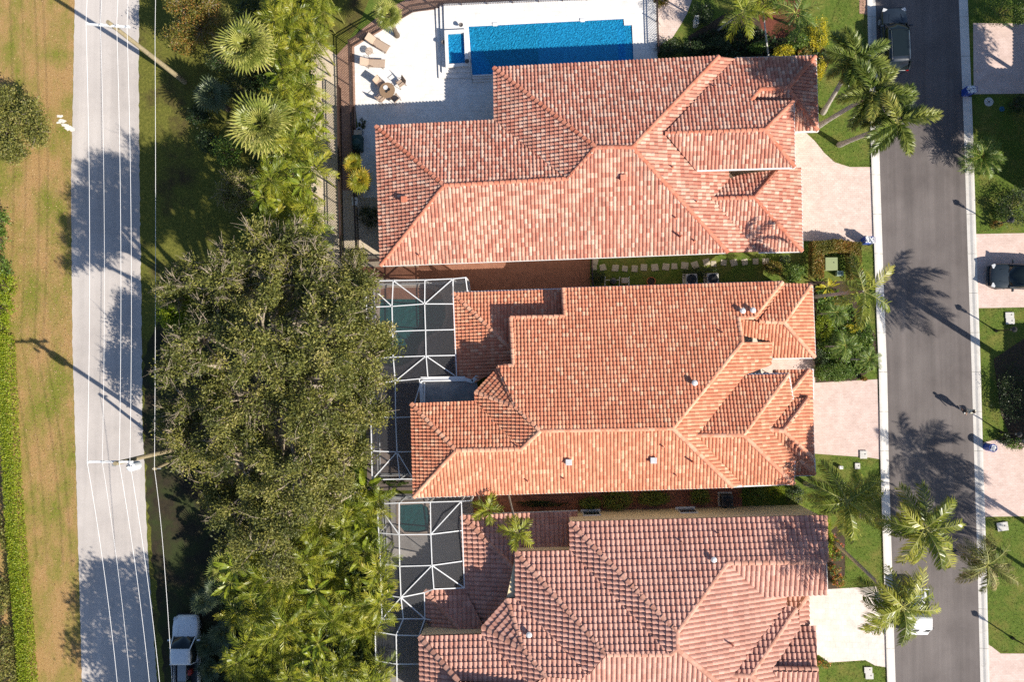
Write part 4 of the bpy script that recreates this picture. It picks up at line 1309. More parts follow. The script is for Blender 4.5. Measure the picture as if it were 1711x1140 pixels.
t = thing('clay_pot', 'squat orange clay planter against the orange roof house', 'planter', (c[0], c[1], 0.014))
MB().lathe([(0.22, 0), (0.3, 0.3), (0.34, 0.32), (0.34, 0.4), (0.3, 0.4), (0.28, 0.33)], n=18).build('pot', plain('clay', (0.50, 0.16, 0.05), 0.8), t, (0, 0, 0))
MB().lathe([(0.28, 0.32), (0.27, 0.34)], n=18).build('earth', SOIL, t, (0, 0, 0))


# ---------------------------------------------------------------- vegetation
L_OLIVE = leaf_mat('olive_leaf', [(0.0, (0.055, 0.068, 0.014)), (0.4, (0.135, 0.143, 0.028)), (0.8, (0.26, 0.24, 0.05)), (1.0, (0.36, 0.31, 0.11))], 0.22, 0.55, False)
L_HEDGE = leaf_mat('hedge_leaf', [(0.0, (0.048, 0.102, 0.014)), (0.5, (0.102, 0.168, 0.024)), (1.0, (0.192, 0.240, 0.036))], 0.25, 0.45, False)
L_LIME = leaf_mat('lime_leaf', [(0.0, (0.12, 0.19, 0.01)), (0.5, (0.24, 0.31, 0.015)), (1.0, (0.38, 0.40, 0.03))], 0.35, 0.5, False)
L_YEL = leaf_mat('yellow_croton_leaf', [(0.0, (0.18, 0.20, 0.015)), (0.45, (0.42, 0.37, 0.02)), (1.0, (0.65, 0.50, 0.02))], 0.3, 0.45, False)
L_RUST = leaf_mat('rust_green_leaf', [(0.0, (0.07, 0.09, 0.012)), (0.5, (0.19, 0.16, 0.025)), (0.8, (0.30, 0.15, 0.03)), (1.0, (0.38, 0.14, 0.03))], 0.25, 0.5, False)
L_FLOW = leaf_mat('orange_flower_leaf', [(0.0, (0.06, 0.11, 0.015)), (0.55, (0.14, 0.19, 0.02)), (0.7, (0.60, 0.12, 0.03)), (0.9, (0.65, 0.28, 0.05)), (1.0, (0.6, 0.22, 0.28))], 0.2, 0.5, False)
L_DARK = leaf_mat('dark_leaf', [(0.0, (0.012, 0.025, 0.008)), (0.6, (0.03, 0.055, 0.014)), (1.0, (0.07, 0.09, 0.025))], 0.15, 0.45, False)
L_COCO = leaf_mat('coconut_leaflet', [(0.0, (0.045, 0.075, 0.01)), (0.35, (0.13, 0.17, 0.02)), (0.7, (0.31, 0.32, 0.04)), (1.0, (0.5, 0.42, 0.11))], 0.25, 0.33, True)
L_FOX = leaf_mat('foxtail_leaflet', [(0.0, (0.035, 0.065, 0.012)), (0.4, (0.12, 0.17, 0.03)), (0.8, (0.30, 0.31, 0.07)), (1.0, (0.48, 0.36, 0.09))], 0.22, 0.35, True)
L_ARECA = leaf_mat('areca_leaflet', [(0.0, (0.045, 0.075, 0.008)), (0.35, (0.13, 0.17, 0.014)), (0.7, (0.3, 0.31, 0.025)), (1.0, (0.5, 0.4, 0.05))], 0.28, 0.38, True)
L_FAN = leaf_mat('fan_leaf', [(0.0, (0.07, 0.11, 0.02)), (0.4, (0.2, 0.23, 0.04)), (0.75, (0.38, 0.37, 0.09)), (1.0, (0.52, 0.44, 0.18))], 0.22, 0.4, True)
L_FANB = leaf_mat('blue_green_fan_leaf', [(0.0, (0.05, 0.075, 0.035)), (0.5, (0.10, 0.135, 0.065)), (1.0, (0.17, 0.19, 0.09))], 0.2, 0.45)
L_FANY = leaf_mat('yellowing_fan_leaf', [(0.0, (0.10, 0.15, 0.02)), (0.45, (0.25, 0.26, 0.025)), (0.75, (0.50, 0.36, 0.03)), (1.0, (0.50, 0.22, 0.05))], 0.3, 0.45)
L_BAN = leaf_mat('paddle_leaf', [(0.0, (0.088, 0.144, 0.013)), (0.5, (0.194, 0.244, 0.019)), (1.0, (0.375, 0.375, 0.031))], 0.35, 0.35)
L_DRYP = leaf_mat('drying_palm_leaf', [(0.0, (0.06, 0.085, 0.012)), (0.5, (0.15, 0.155, 0.03)), (0.8, (0.28, 0.21, 0.09)), (1.0, (0.36, 0.27, 0.15))], 0.2, 0.6)
L_CLIP = leaf_mat('clipped_shrub_leaf', [(0.0, (0.09, 0.13, 0.02)), (0.5, (0.16, 0.21, 0.035)), (1.0, (0.25, 0.28, 0.06))], 0.25, 0.45, False)
STEM = plain('green_stem', (0.17, 0.17, 0.04), 0.6)
RACH = plain('yellow_rachis', (0.30, 0.29, 0.06), 0.6)
BARK = M('grey_bark', (0.30, 0.25, 0.20), (0.20, 0.165, 0.13), 6, 0.9, fine=30, bs_=0.7, bd=0.03)
BARKD = M('brown_bark', (0.15, 0.115, 0.085), (0.09, 0.07, 0.05), 6, 0.9, fine=30, bs_=0.7, bd=0.03)
TWIG = M('pale_twig', (0.34, 0.28, 0.20), (0.22, 0.18, 0.13), 6, 0.9, fine=30)
PALMT = M('pale_palm_trunk', (0.40, 0.36, 0.31), (0.30, 0.265, 0.225), 5, 0.9, fine=14, bs_=0.8, bd=0.03)


def leaves(centres, size, flat=0.55, tint=None, aspect=0.45):
    """leaf quads (folded diamonds as two triangles) at the given centres"""
    n = len(centres)
    nor = rng.normal(size=(n, 3)); nor[:, 2] = np.abs(nor[:, 2]) + flat; nor /= np.linalg.norm(nor, axis=1)[:, None]
    d = rng.normal(size=(n, 3)); d -= nor * (d * nor).sum(1)[:, None]; d /= np.linalg.norm(d, axis=1)[:, None]
    s = np.cross(nor, d)
    L = size * rng.uniform(0.6, 1.35, size=(n, 1))
    w = L * aspect
    v = np.stack([centres - d * L * 0.5, centres + s * w * 0.5, centres + d * L * 0.5, centres - s * w * 0.5], axis=1).reshape(-1, 3)
    f = np.arange(n * 4).reshape(n, 4)
    t = rng.random(n) if tint is None else tint
    return v, f, t


def blob_points(c, r, n, shell=0.55):
    """points in the outer shell of an ellipsoid"""
    d = rng.normal(size=(n, 3)); d /= np.linalg.norm(d, axis=1)[:, None]
    rad = (shell + (1 - shell) * rng.random(n)) ** 0.8
    return np.asarray(c) + d * rad[:, None] * np.asarray(r)


def clumps(c, r, n_clump, per, spread, shell=0.6, zmin=None):
    cc = blob_points(c, r, n_clump, shell)
    ct = np.clip(rng.normal(0.45, 0.2, n_clump), 0, 1)
    pts = np.repeat(cc, per, axis=0) + rng.normal(size=(n_clump * per, 3)) * np.asarray(spread)
    ti = np.clip(np.repeat(ct, per) + rng.normal(0, 0.16, n_clump * per), 0, 1)
    if zmin is not None:
        k = pts[:, 2] > zmin; pts, ti = pts[k], ti[k]
    return pts, ti, cc


def foliage(name, pts, ti, size, mat, parent, flat=0.5, aspect=0.45):
    v, f, t = leaves(pts, size, flat, ti, aspect)
    o = link(name, np_mesh(name, v, f, t), mat, parent)
    return o


def shrub(label, px, py, rx, ry, h, mat, leaf=0.11, n=1500, name='shrub', cat='shrub', group=None, boxy=False, zc=None, flower=None):
    """bush whose crown top the photograph shows centred at the pixel; rx, ry in metres"""
    c = P(px, py, h * 0.7); base = (c[0], c[1], 0.0)
    t = thing(name, label, cat, base, 0, group)
    k = max(10, n // 26)
    if boxy:
        u = rng.uniform(-1, 1, size=(n, 3)); face = rng.integers(0, 3, n)
        side = np.where(rng.random(n) < 0.5, -1, 1)
        for a in range(2):
            u[face == a, a] = side[face == a] * rng.uniform(0.82, 1.03, (face == a).sum())
        u[face == 2, 2] = rng.uniform(0.8, 1.04, (face == 2).sum())
        lump = 1 + 0.05 * np.sin(u[:, 0] * 7) * np.cos(u[:, 1] * 9)
        pts = np.array([c[0], c[1], h * 0.5]) + u * np.array([rx, ry, h * 0.5]) * lump[:, None]
        ti = np.clip(rng.normal(0.5, 0.25, n), 0, 1)
    else:
        pts, ti, cc = clumps((c[0], c[1], h * 0.52), (rx * 0.9, ry * 0.9, h * 0.5), k, 26, (rx * 0.13, ry * 0.13, h * 0.08), 0.55, 0.05)
    foliage('foliage', pts, ti, leaf, mat, t)
    mb = MB()
    for q in range(5):
        a = q * 1.26 + rng.random(); mb.tube([(base[0], base[1], 0), (base[0] + math.cos(a) * rx * 0.25, base[1] + math.sin(a) * ry * 0.25, h * 0.4), (base[0] + math.cos(a) * rx * 0.6, base[1] + math.sin(a) * ry * 0.6, h * 0.75)], [0.035, 0.025, 0.01], 5)
    mb.build('stem', BARKD, t, fix=False)
    return t


# ---- leaf shapes for palms
def feather(L, n, lmax, lw, arch, vee, droop, base_bare=0.12, plume=False, seed=0):
    r_ = np.random.default_rng(seed)
    V = []; F = []; T = []; MI = []
    # rachis curve
    ns = 10; pts = []; x = z = 0.0; ang = 0.0
    for i in range(ns + 1):
        pts.append((x, 0.0, z)); ang = -arch * ((i + 1) / ns) ** 1.4
        x += L / ns * math.cos(ang); z += L / ns * math.sin(ang)
    pts = np.array(pts)
    side_bow = r_.uniform(-0.12, 0.12) * L
    pts[:, 1] = side_bow * np.linspace(0, 1, ns + 1) ** 2
    def at(s):
        f = s * ns; i = min(int(f), ns - 1); t = f - i
        return pts[i] * (1 - t) + pts[i + 1] * t, (pts[i + 1] - pts[i]) / np.linalg.norm(pts[i + 1] - pts[i])
    rw = 0.02 + 0.006 * L
    for i in range(ns):
        a, b = pts[i], pts[i + 1]; w0, w1 = rw * (1 - 0.85 * i / ns), rw * (1 - 0.85 * (i + 1) / ns)
        k = len(V)
        V += [a + (0, -w0, 0), a + (0, w0, 0), b + (0, w1, 0), b + (0, -w1, 0), a + (0, 0, -w0), b + (0, 0, -w1)]
        F += [(k, k + 3, k + 2, k + 1), (k + 4, k, k + 3, k + 5)]; T += [0.5, 0.5]; MI += [1, 1]
    for i in range(n):
        s = base_bare + (1 - base_bare) * (i + 0.5) / n
        p, d = at(s)
        up = np.cross(np.cross(d, (0, 0, 1.0)), d); up /= np.linalg.norm(up)
        sd = np.cross(d, up)
        ll = lmax * (0.35 + 0.65 * math.sin(math.pi * (0.12 + 0.80 * s))) * r_.uniform(0.85, 1.1)
        fwd = 0.55 + 0.5 * s
        for sg in (-1, 1):
            v_ = vee + r_.normal(0, 0.24)
            if plume:
                v_ = r_.uniform(-1.2, 1.3)
            dr = sd * sg * math.cos(v_) + up * math.sin(v_) + d * fwd * r_.uniform(0.8, 1.2)
            dr /= np.linalg.norm(dr)
            mid = p + dr * ll * 0.55
            tipd = dr + np.array([0, 0, -droop * r_.uniform(0.6, 1.4)]); tipd /= np.linalg.norm(tipd)
            tip = mid + tipd * ll * 0.5
            wv = np.cross(dr, up); wv = wv / (np.linalg.norm(wv) + 1e-9)
            wv = d * 0.8 + up * 0.2 * sg
            w_ = lw * 0.5
            k = len(V)
            V += [p - wv * w_ * 0.7, p + wv * w_ * 0.7, mid + wv * w_, mid - wv * w_, tip]
            F += [(k, k + 1, k + 2, k + 3), (k + 3, k + 2, k + 4)]
            ti = float(np.clip(r_.normal(0.45, 0.16) + 0.22 * (s - 0.4), 0, 1)); T += [ti, ti + 0.12]; MI += [0, 0]
    return V, F, T, MI


def fan(R, nseg, pet, seed=0, spread=5.0, droop=0.25):
    r_ = np.random.default_rng(seed)
    V = []; F = []; T = []; MI = []
    k = 0
    V += [np.array(v) for v in ((0, -0.015, 0), (0, 0.015, 0), (pet, 0.01, 0.02), (pet, -0.01, 0.02), (pet * 0.5, 0, -0.03))]
    F += [(0, 1, 2, 3)]; T += [0.5]; MI += [1]
    c = np.array((pet, 0, 0.02))
    for i in range(nseg):
        a = -spread / 2 + spread * (i + 0.5) / nseg
        ll = R * (0.62 + 0.38 * math.cos(a * 0.5) ** 2) * r_.uniform(0.88, 1.08)
        d = np.array((math.cos(a), math.sin(a), 0.16 * math.cos(a)))
        sd = np.array((-math.sin(a), math.cos(a), 0.0))
        w_ = R * spread / nseg * 0.20
        fold = 0.025 * R
        m1 = c + d * ll * 0.5; m2 = c + d * ll * 0.78 + np.array((0, 0, -droop * 0.18 * R)); tip = c + d * ll + np.array((0, 0, -droop * R * r_.uniform(0.3, 1.1)))
        k = len(V)
        V += [c, m1 + sd * w_ + (0, 0, -fold), m1 + (0, 0, fold), m1 - sd * w_ + (0, 0, -fold), m2 + sd * w_ * 0.6, m2 - sd * w_ * 0.6, tip]
        F += [(k, k + 1, k + 2), (k, k + 2, k + 3), (k + 1, k + 4, k + 5, k + 3), (k + 4, k + 6, k + 5)]
        ti = float(np.clip(r_.normal(0.42, 0.15), 0, 1)); T += [ti, ti, ti + 0.08, ti + 0.3]; MI += [0] * 4
    return V, F, T, MI


def paddle(L, W, arch, seed=0):
    """banana-like blade, split along its veins"""
    r_ = np.random.default_rng(seed)
    V = []; F = []; T = []; MI = []
    ns = 12; x = z = 0.0; pts = []
    for i in range(ns + 1):
        pts.append(np.array((x, 0.0, z))); a = -arch * ((i + 1) / ns) ** 1.3
        x += L / ns * math.cos(a); z += L / ns * math.sin(a)
    for i in range(ns):
        k = len(V); a, b = pts[i], pts[i + 1]; w0 = 0.022 * (1 - 0.8 * i / ns)
        V += [a + (0, -w0, 0.004), a + (0, w0, 0.004), b + (0, w0 * 0.9, 0.004), b + (0, -w0 * 0.9, 0.004)]; F.append((k, k + 3, k + 2, k + 1)); T.append(0.6); MI.append(1)
        s0, s1 = i / ns, (i + 1) / ns
        if s0 < 0.22:
            continue
        def wid(s):
            q = (s - 0.22) / 0.78
            return W * 0.5 * max(0.02, math.sin(math.pi * min(1, 0.08 + 0.9 * q)) ** 0.7)
        for sg in (-1, 1):
            k = len(V); lift = r_.uniform(0.0, 0.3); sk = r_.uniform(0.02, 0.14) * L
            V += [a, b, b + (sk, sg * wid(s1), wid(s1) * lift - 0.02), a + (sk * 0.7, sg * wid(s0), wid(s0) * lift - 0.02)]
            F.append((k, k + 1, k + 2, k + 3)); T.append(float(np.clip(r_.normal(0.5, 0.15), 0, 1))); MI.append(0)
    return V, F, T, MI


def frond_meshes(name, gen, count, mat, **kw):
    out = []
    for i in range(count):
        V, F, T, MI = gen(seed=i + 11, **kw)
        me = np_mesh(name, np.array(V), F, T, False, MI)
        me.materials.append(mat); me.materials.append(RACH)
        out.append(me)
    return out


FR = {
    'coco': frond_meshes('frond', feather, 4, L_COCO, L=2.9, n=30, lmax=0.9, lw=0.10, arch=1.25, vee=-0.25, droop=1.0),
    'dryc': frond_meshes('frond', feather, 3, L_DRYP, L=2.7, n=28, lmax=0.75, lw=0.08, arch=1.5, vee=-0.3, droop=1.4),
    'fox': frond_meshes('frond', feather, 4, L_FOX, L=2.3, n=130, lmax=0.68, lw=0.075, arch=0.95, vee=0.2, droop=0.3, plume=True),
    'areca': frond_meshes('frond', feather, 5, L_ARECA, L=1.9, n=15, lmax=0.66, lw=0.085, arch=1.0, vee=0.42, droop=0.5),
    'pygmy': frond_meshes('frond', feather, 4, L_HEDGE, L=1.25, n=16, lmax=0.40, lw=0.055, arch=1.1, vee=0.2, droop=0.4),
    'xmas': frond_meshes('frond', feather, 4, L_ARECA, L=1.35, n=13, lmax=0.55, lw=0.10, arch=1.15, vee=0.3, droop=0.35),
    'fan': frond_meshes('fan_leaf', fan, 4, L_FAN, R=1.25, nseg=22, pet=0.75, droop=0.2),
    'fanb': frond_meshes('fan_leaf', fan, 3, L_FANB, R=0.95, nseg=18, pet=0.6, droop=0.2),
    'fany': frond_meshes('fan_leaf', fan, 3, L_FANY, R=0.75, nseg=18, pet=0.4, droop=0.15),
    'paddle': frond_meshes('leaf_blade', paddle, 5, L_BAN, L=1.9, W=0.5, arch=1.0),
    'strap': frond_meshes('leaf_blade', paddle, 3, L_YEL, L=1.0, W=0.16, arch=0.9),
    'spike': frond_meshes('leaf_blade', paddle, 3, L_HEDGE, L=1.3, W=0.13, arch=1.0),
}


def palm(name, label, cat, base, head, kind, nf, lo, hi, r=0.12, scale=1.0, group=None, trunk=None, bend=0.3, shaft=0.0, rot0=None):
    """base, head: world points; fronds spring from the head between pitches lo and hi (radians above level)"""
    base = np.asarray(base, float); head = np.asarray(head, float)
    t = thing(name, label, cat, tuple(base), 0, group)
    mid1 = base + (head - base) * 0.35 + np.array([0, 0, 0]) ; L = np.linalg.norm(head - base)
    pts = []; rs = []
    k = max(6, int(L / 0.35))
    for i in range(k + 1):
        s = i / k
        q = base + (head - base) * s
        q = q - np.array([(head - base)[0], (head - base)[1], 0]) * bend * math.sin(math.pi * s) * 0.3
        pts.append(q); rs.append(r * (1.35 - 0.35 * min(1, s * 5)) * (1 - 0.22 * s) * (1.0 + (0.06 if i % 2 else 0.0)))
    MB().tube(pts, rs, 9).build('trunk', trunk or PALMT, t, fix=False)
    top = Vector(head)
    if shaft:
        MB().tube([top - Vector((0, 0, 0.05)), top + Vector((0, 0, shaft * 0.5)), top + Vector((0, 0, shaft))], [r * 1.05, r * 1.15, r * 0.6], 10).build('crownshaft', STEM, t, fix=False)
        top = top + Vector((0, 0, shaft * 0.9))
    az = rng.random() * 6.28 if rot0 is None else rot0
    lst = FR[kind]
    inv = t.matrix_basis.inverted()
    for i in range(nf):
        az += 2.39996 + rng.normal(0, 0.12)
        s = (i + 0.5) / nf
        pit = lo + (hi - lo) * s ** 1.1 + rng.normal(0, 0.07)
        o = bpy.data.objects.new(lst[0].name.split('.')[0], lst[int(rng.integers(len(lst)))])
        COL.objects.link(o); o.parent = t
        sc_ = scale * rng.uniform(0.86, 1.12) * (0.75 + 0.25 * math.sin(math.pi * min(1, 0.25 + 0.75 * (1 - s)))) * ((1 - 0.6 * s * s) if 'fan' in kind else 1.0)
        o.matrix_basis = inv @ Matrix.Translation(top) @ Matrix.Rotation(az, 4, 'Z') @ Matrix.Rotation(-pit, 4, 'Y') @ Matrix.Rotation(rng.normal(0, 0.18), 4, 'X') @ Matrix.Scale(sc_, 4)
    return t


# ---- the big tree
def big_tree():
    base = G(530, 640)
    t = thing('broadleaf_tree', 'huge spreading olive green tree overhanging the white framed pool cage', 'tree', tuple(base))
    lobes = [(430, 430, 62, 8.2), (360, 470, 62, 7.4), (500, 470, 70, 8.8), (580, 500, 46, 7.2), (330, 560, 55, 7.2), (430, 560, 85, 9.6), (540, 570, 85, 9.4), (610, 590, 48, 7.0), (330, 660, 55, 7.4), (420, 670, 85, 9.6), (530, 680, 85, 9.2),
             (595, 690, 48, 7.4), (320, 745, 52, 7.0), (400, 770, 70, 8.6), (490, 790, 72, 8.6), (570, 770, 50, 7.4), (400, 850, 55, 7.4), (470, 870, 52, 7.2), (560, 830, 40, 6.2), (430, 920, 46, 6.4), (480, 940, 32, 5.4), (390, 900, 36, 6.0), (620, 640, 42, 6.2), (300, 600, 40, 6.4), (470, 415, 45, 7.4), (300, 480, 32, 6.2), (625, 560, 26, 6.0), (285, 700, 26, 6.0), (360, 810, 38, 6.8), (520, 440, 40, 7.4), (590, 465, 28, 6.2)]
    allp = []; allt = []; br = MB(); tw = MB()
    fork = base + np.array([-0.8, 0.2, 4.6])
    br.tube([base, base + np.array([-0.4, 0.1, 2.3]), fork], [0.62, 0.48, 0.42], 10)
    trunk = br; br = MB()
    for (x, y, rp, z) in lobes:
        if y <= 600:
            z += 5.4 if z < 8 else 4.0
        elif x > 420:
            z += 1.6
        z += rng.uniform(-0.5, 0.5)
        c = P(x, y, z - 0.9); r_ = rp / 22.0 * (1 - z / HCAM)
        m = (fork + c) / 2 + np.array([0, 0, 0.5]) + rng.normal(0, 0.3, 3)
        br.tube([fork, m, c + np.array([0, 0, -0.6])], [0.26, 0.18, 0.10], 6)
        nsub = int(3.2 * r_ * r_) + 4
        sub = blob_points((c[0], c[1], z - 1.2), (r_ * 0.95, r_ * 0.95, min(1.7, r_ * 0.7)), nsub * 2, 0.55)
        sub = sub[sub[:, 2] > z - 1.7][:nsub]
        for q in sub:
            sr = rng.uniform(0.55, 1.0)
            tone = rng.normal(0.42, 0.17)
            out = np.array([q[0] - c[0], q[1] - c[1], 0.0]); out /= np.linalg.norm(out) + 1e-6
            m_ = int(430 * sr * sr) + 40
            pts = blob_points((0, 0, 0), (sr * 0.9, sr * 0.9, sr * 0.5), m_, 0.2)
            pts += out * (pts @ out)[:, None] * 0.35 + rng.normal(0, 0.10, (m_, 3))
            allp.append(q + pts); allt.append(np.clip(tone + rng.normal(0, 0.17, m_), 0, 1))
            br.tube([c + rng.normal(0, 0.3, 3) + np.array([0, 0, -1.3]), (c + q) / 2 + rng.normal(0, 0.15, 3) + np.array([0, 0, -0.1]), q + np.array([0, 0, -0.1])], [0.09, 0.06, 0.025], 5, False)
            bare = 5 if (y < 500 or x < 340) else 1
            for _ in range(bare):
                d_ = rng.normal(0, 0.6, 3) + out * 0.7 + np.array([0, 0, 0.35]); d_ /= np.linalg.norm(d_)
                e_ = q + d_ * sr * rng.uniform(0.8, 1.35)
                tw.tube([q + d_ * 0.1, q + d_ * sr * 0.6 + rng.normal(0, 0.06, 3), e_], [0.03, 0.022, 0.008], 4, False)
                for _k in range(2):
                    tw.tube([q + d_ * sr * 0.6, e_ + rng.normal(0, 0.22, 3)], [0.016, 0.006], 3, False)
    trunk.build('trunk', BARK, t, fix=False)
    br.build('limbs', TWIG, t, fix=False)
    tw.build('twigs', TWIG, t, fix=False)['kind'] = 'stuff'
    foliage('crown', np.concatenate(allp), np.concatenate(allt), 0.19, L_OLIVE, t, 0.45, 0.42)
    return t


big_tree()


def small_tree(label, px, py, r_, h, mat, leaf=0.14, k=1.0, name='broadleaf_tree', group=None, twiggy=0.0, base=None):
    c = P(px, py, h); b = np.array([c[0], c[1], 0]) if base is None else G(*base)
    t = thing(name, label, 'tree', tuple(b), 0, group)
    MB().tube([b, (b + np.array([c[0], c[1], h * 0.5])) / 2 + (0.1, 0.1, h * 0.2), np.array([c[0], c[1], h * 0.75])], [0.16, 0.12, 0.06], 8).build('trunk', BARK, t, fix=False)
    P_ = []; T_ = []; tw = MB()
    for q in range(9):
        a = q * 0.79 + rng.random(); rr = 0 if q == 0 else r_ * rng.uniform(0.4, 0.85)
        cc0 = np.array([c[0] + rr * math.cos(a), c[1] + rr * math.sin(a), h - 0.3 - 0.6 * rng.random()])
        pts, ti, cc = clumps(cc0, (r_ * rng.uniform(0.28, 0.5), r_ * rng.uniform(0.28, 0.5), r_ * 0.3), int(13 * r_ * r_ * k) + 6, 22, (0.2, 0.2, 0.12), 0.3, 0.4)
        P_.append(pts); T_.append(ti)
        for w in cc[::2 if twiggy else 4]:
            tw.tube([np.array([c[0], c[1], h * 0.65]), (cc0 + w) / 2, w + (w - cc0) * (0.3 + twiggy)], [0.05, 0.03, 0.01], 4, False)
    tw.build('twigs', TWIG, t, fix=False)['kind'] = 'stuff'
    foliage('crown', np.concatenate(P_), np.concatenate(T_), leaf, mat, t)
    return t


small_tree('green leafy tree overhanging the dry verge left of back road', 8, 205, 2.6, 3.2, L_OLIVE, 0.16, 1.5, base=(12, 205))
small_tree('silvery half bare shrub tree with pale twigs behind fan palms', 382, 318, 1.7, 5.6, L_OLIVE, 0.12, 0.7, twiggy=0.4)
small_tree('lime green sapling poking from the edge of the big tree', 290, 511, 1.3, 9.2, L_LIME, 0.19, 1.1)
small_tree('brownish sparse tree beside the power pole and back road', 318, 20, 2.2, 4.6, L_RUST, 0.13, 1.0)
small_tree('grey green shrub tree between gravel strip and white cage corner', 590, 430, 1.0, 3.0, L_OLIVE, 0.12, 0.8, twiggy=0.3)

# ---- fan palms behind the pool
for lab, hx, hy, h, kind, nf, sc_ in (('large fan palm with full round head beside the back verge, nearer the power pole', 413, 75, 6.2, 'fan', 44, 1.34), ('large fan palm with the widest round head, above the silvery shrub', 437, 208, 6.4, 'fan', 46, 1.44),
                                      ('dull blue green fan palm standing in the shade of two brighter fan palms', 352, 158, 3.4, 'fanb', 26, 1.15), ('fan palm leaning over the brick walk at the white deck corner', 649, 25, 3.6, 'fan', 26, 0.70)):
    hd = P(hx, hy, h); palm('fan_palm', lab, 'palm', (hd[0], hd[1], 0), hd, kind, nf, -0.55, 1.2, 0.17, sc_, trunk=BARKD, bend=0)
for lab, hx, hy, h, sc_ in (('yellowing small fan palm beside the grill on the brick walk', 589, 273, 2.6, 0.85), ('bigger yellow and orange fan palm by the shaded gable of flashed roof', 601, 301, 2.8, 1.08)):
    hd = P(hx, hy, h); palm('fan_palm', lab, 'palm', (hd[0], hd[1], 0), hd, 'fany', 32, -0.6, 1.2, 0.1, sc_, trunk=BARKD, bend=0)
k = 0
for hx, hy, h in ((372, 950, 2.6), (362, 985, 2.2), (340, 1005, 1.6), (395, 985, 2.6)):
    hd = P(hx, hy, h); palm('fan_palm', 'small fan palm in the shade beside the white pickup truck', 'palm', (hd[0], hd[1], 0), hd, 'fanb' if h < 2.3 else 'fan', 16, -0.4, 1.2, 0.09, 0.9, 'small fan palms by the pickup', BARKD, 0)
for hx, hy, h in ((372, 1060, 1.4), (385, 1095, 1.2), (350, 1120, 1.0), (345, 1080, 0.9)):
    hd = P(hx, hy, h); palm('fan_palm', 'low blue green fan palm on dark ground beside the truck bed', 'palm', (hd[0], hd[1], 0), hd, 'fanb', 14, -0.3, 1.2, 0.08, 0.9, 'low fan palms by the truck bed', BARKD, 0)


# ---- groves of arching palms and paddle-leaved plants
def grove(poly, n, hlo, hhi, label_a, label_b, group_a, group_b, share=0.7, mind=20, scale=1.0, seed=1):
    r_ = random.Random(seed); pts = []
    xs = [p[0] for p in poly]; ys = [p[1] for p in poly]
    tries = 0
    while len(pts) < n and tries < 9000:
        tries += 1
        x, y = r_.uniform(min(xs), max(xs)), r_.uniform(min(ys), max(ys))
        if in_poly(x, y, poly) and all(math.hypot(x - a, y - b) > mind for a, b in pts):
            pts.append((x, y))
    for x, y in pts:
        h = r_.uniform(hlo, hhi); hd = P(x, y, h)
        if r_.random() < share:
            palm('clumping_palm', label_a, 'palm', (hd[0], hd[1], 0), hd, 'areca', r_.randint(10, 13), -0.15, 1.35, 0.05, scale * r_.uniform(0.85, 1.15), group_a, STEM, 0)
        else:
            palm('paddle_plant', label_b, 'plant', (hd[0], hd[1], 0), hd, 'paddle', r_.randint(8, 10), 0.1, 1.3, 0.06, scale * r_.uniform(0.75, 1.0), group_b, STEM, 0)


grove([(455, -20), (555, -20), (545, 60), (522, 110), (532, 230), (526, 330), (532, 440), (495, 470), (462, 400), (430, 340), (480, 250), (462, 150)], 48, 3.4, 6.2,
      'yellow green clumping palm in the dense screen beside the gravel strip', 'broad leaved paddle plant in the dense screen beside the gravel strip', 'clumping palms by the gravel strip', 'paddle plants by the gravel strip', 0.84, 21, 0.82, 4)
grove([(560, 830), (640, 835), (640, 1160), (380, 1160), (400, 1030), (355, 960), (440, 930), (500, 900)], 66, 2.8, 5.6,
      'yellow green clumping palm in the thicket beside the grey floored cage', 'broad leaved paddle plant in the thicket beside the grey floored cage', 'clumping palms by the grey floored cage', 'paddle plants by the grey floored cage', 0.82, 22, 0.88, 5)
for lab, x, y, h in (('bright green paddle plant at the cage corner below the big tree', 610, 815, 2.6), ('lone green paddle plant above the silvery shrub tree', 440, 345, 3.0)):
    hd = P(x, y, h); palm('paddle_plant', lab, 'plant', (hd[0], hd[1], 0), hd, 'paddle', 10, 0.0, 1.2, 0.06, 0.85, None, STEM, 0)

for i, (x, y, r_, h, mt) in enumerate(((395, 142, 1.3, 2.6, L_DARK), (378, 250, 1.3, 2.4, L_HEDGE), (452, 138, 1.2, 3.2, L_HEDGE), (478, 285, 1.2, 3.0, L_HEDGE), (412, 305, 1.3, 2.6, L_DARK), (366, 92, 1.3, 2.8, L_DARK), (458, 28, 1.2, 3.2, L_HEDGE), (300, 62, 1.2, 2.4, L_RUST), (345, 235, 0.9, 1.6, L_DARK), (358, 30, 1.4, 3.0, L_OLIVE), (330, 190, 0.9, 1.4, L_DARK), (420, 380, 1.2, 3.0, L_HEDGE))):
    shrub(['shadowy bush', 'leafy green bush', 'leafy green bush', 'leafy green bush', 'shadowy bush', 'shadowy bush', 'leafy green bush', 'rust tinged bush', 'shadowy bush', 'olive bush', 'shadowy bush', 'leafy green bush'][i] + [' between the two large fan palms', ' below the blue green fan palm', ' behind the gap between the fan palms', ' behind the wider fan palm', ' beside the silvery shrub tree', ' beside the fan palm nearer the power pole', ' at the top of the palm screen', ' at the foot of the sparse brownish tree', ' touching the blue green fan palm', ' between sparse brownish tree and fan palm', ' at the lawn side of the blue green fan palm', ' above the big tree crown'][i], x, y, r_, r_, h, mt, 0.15, 1700, 'bush', 'bush')
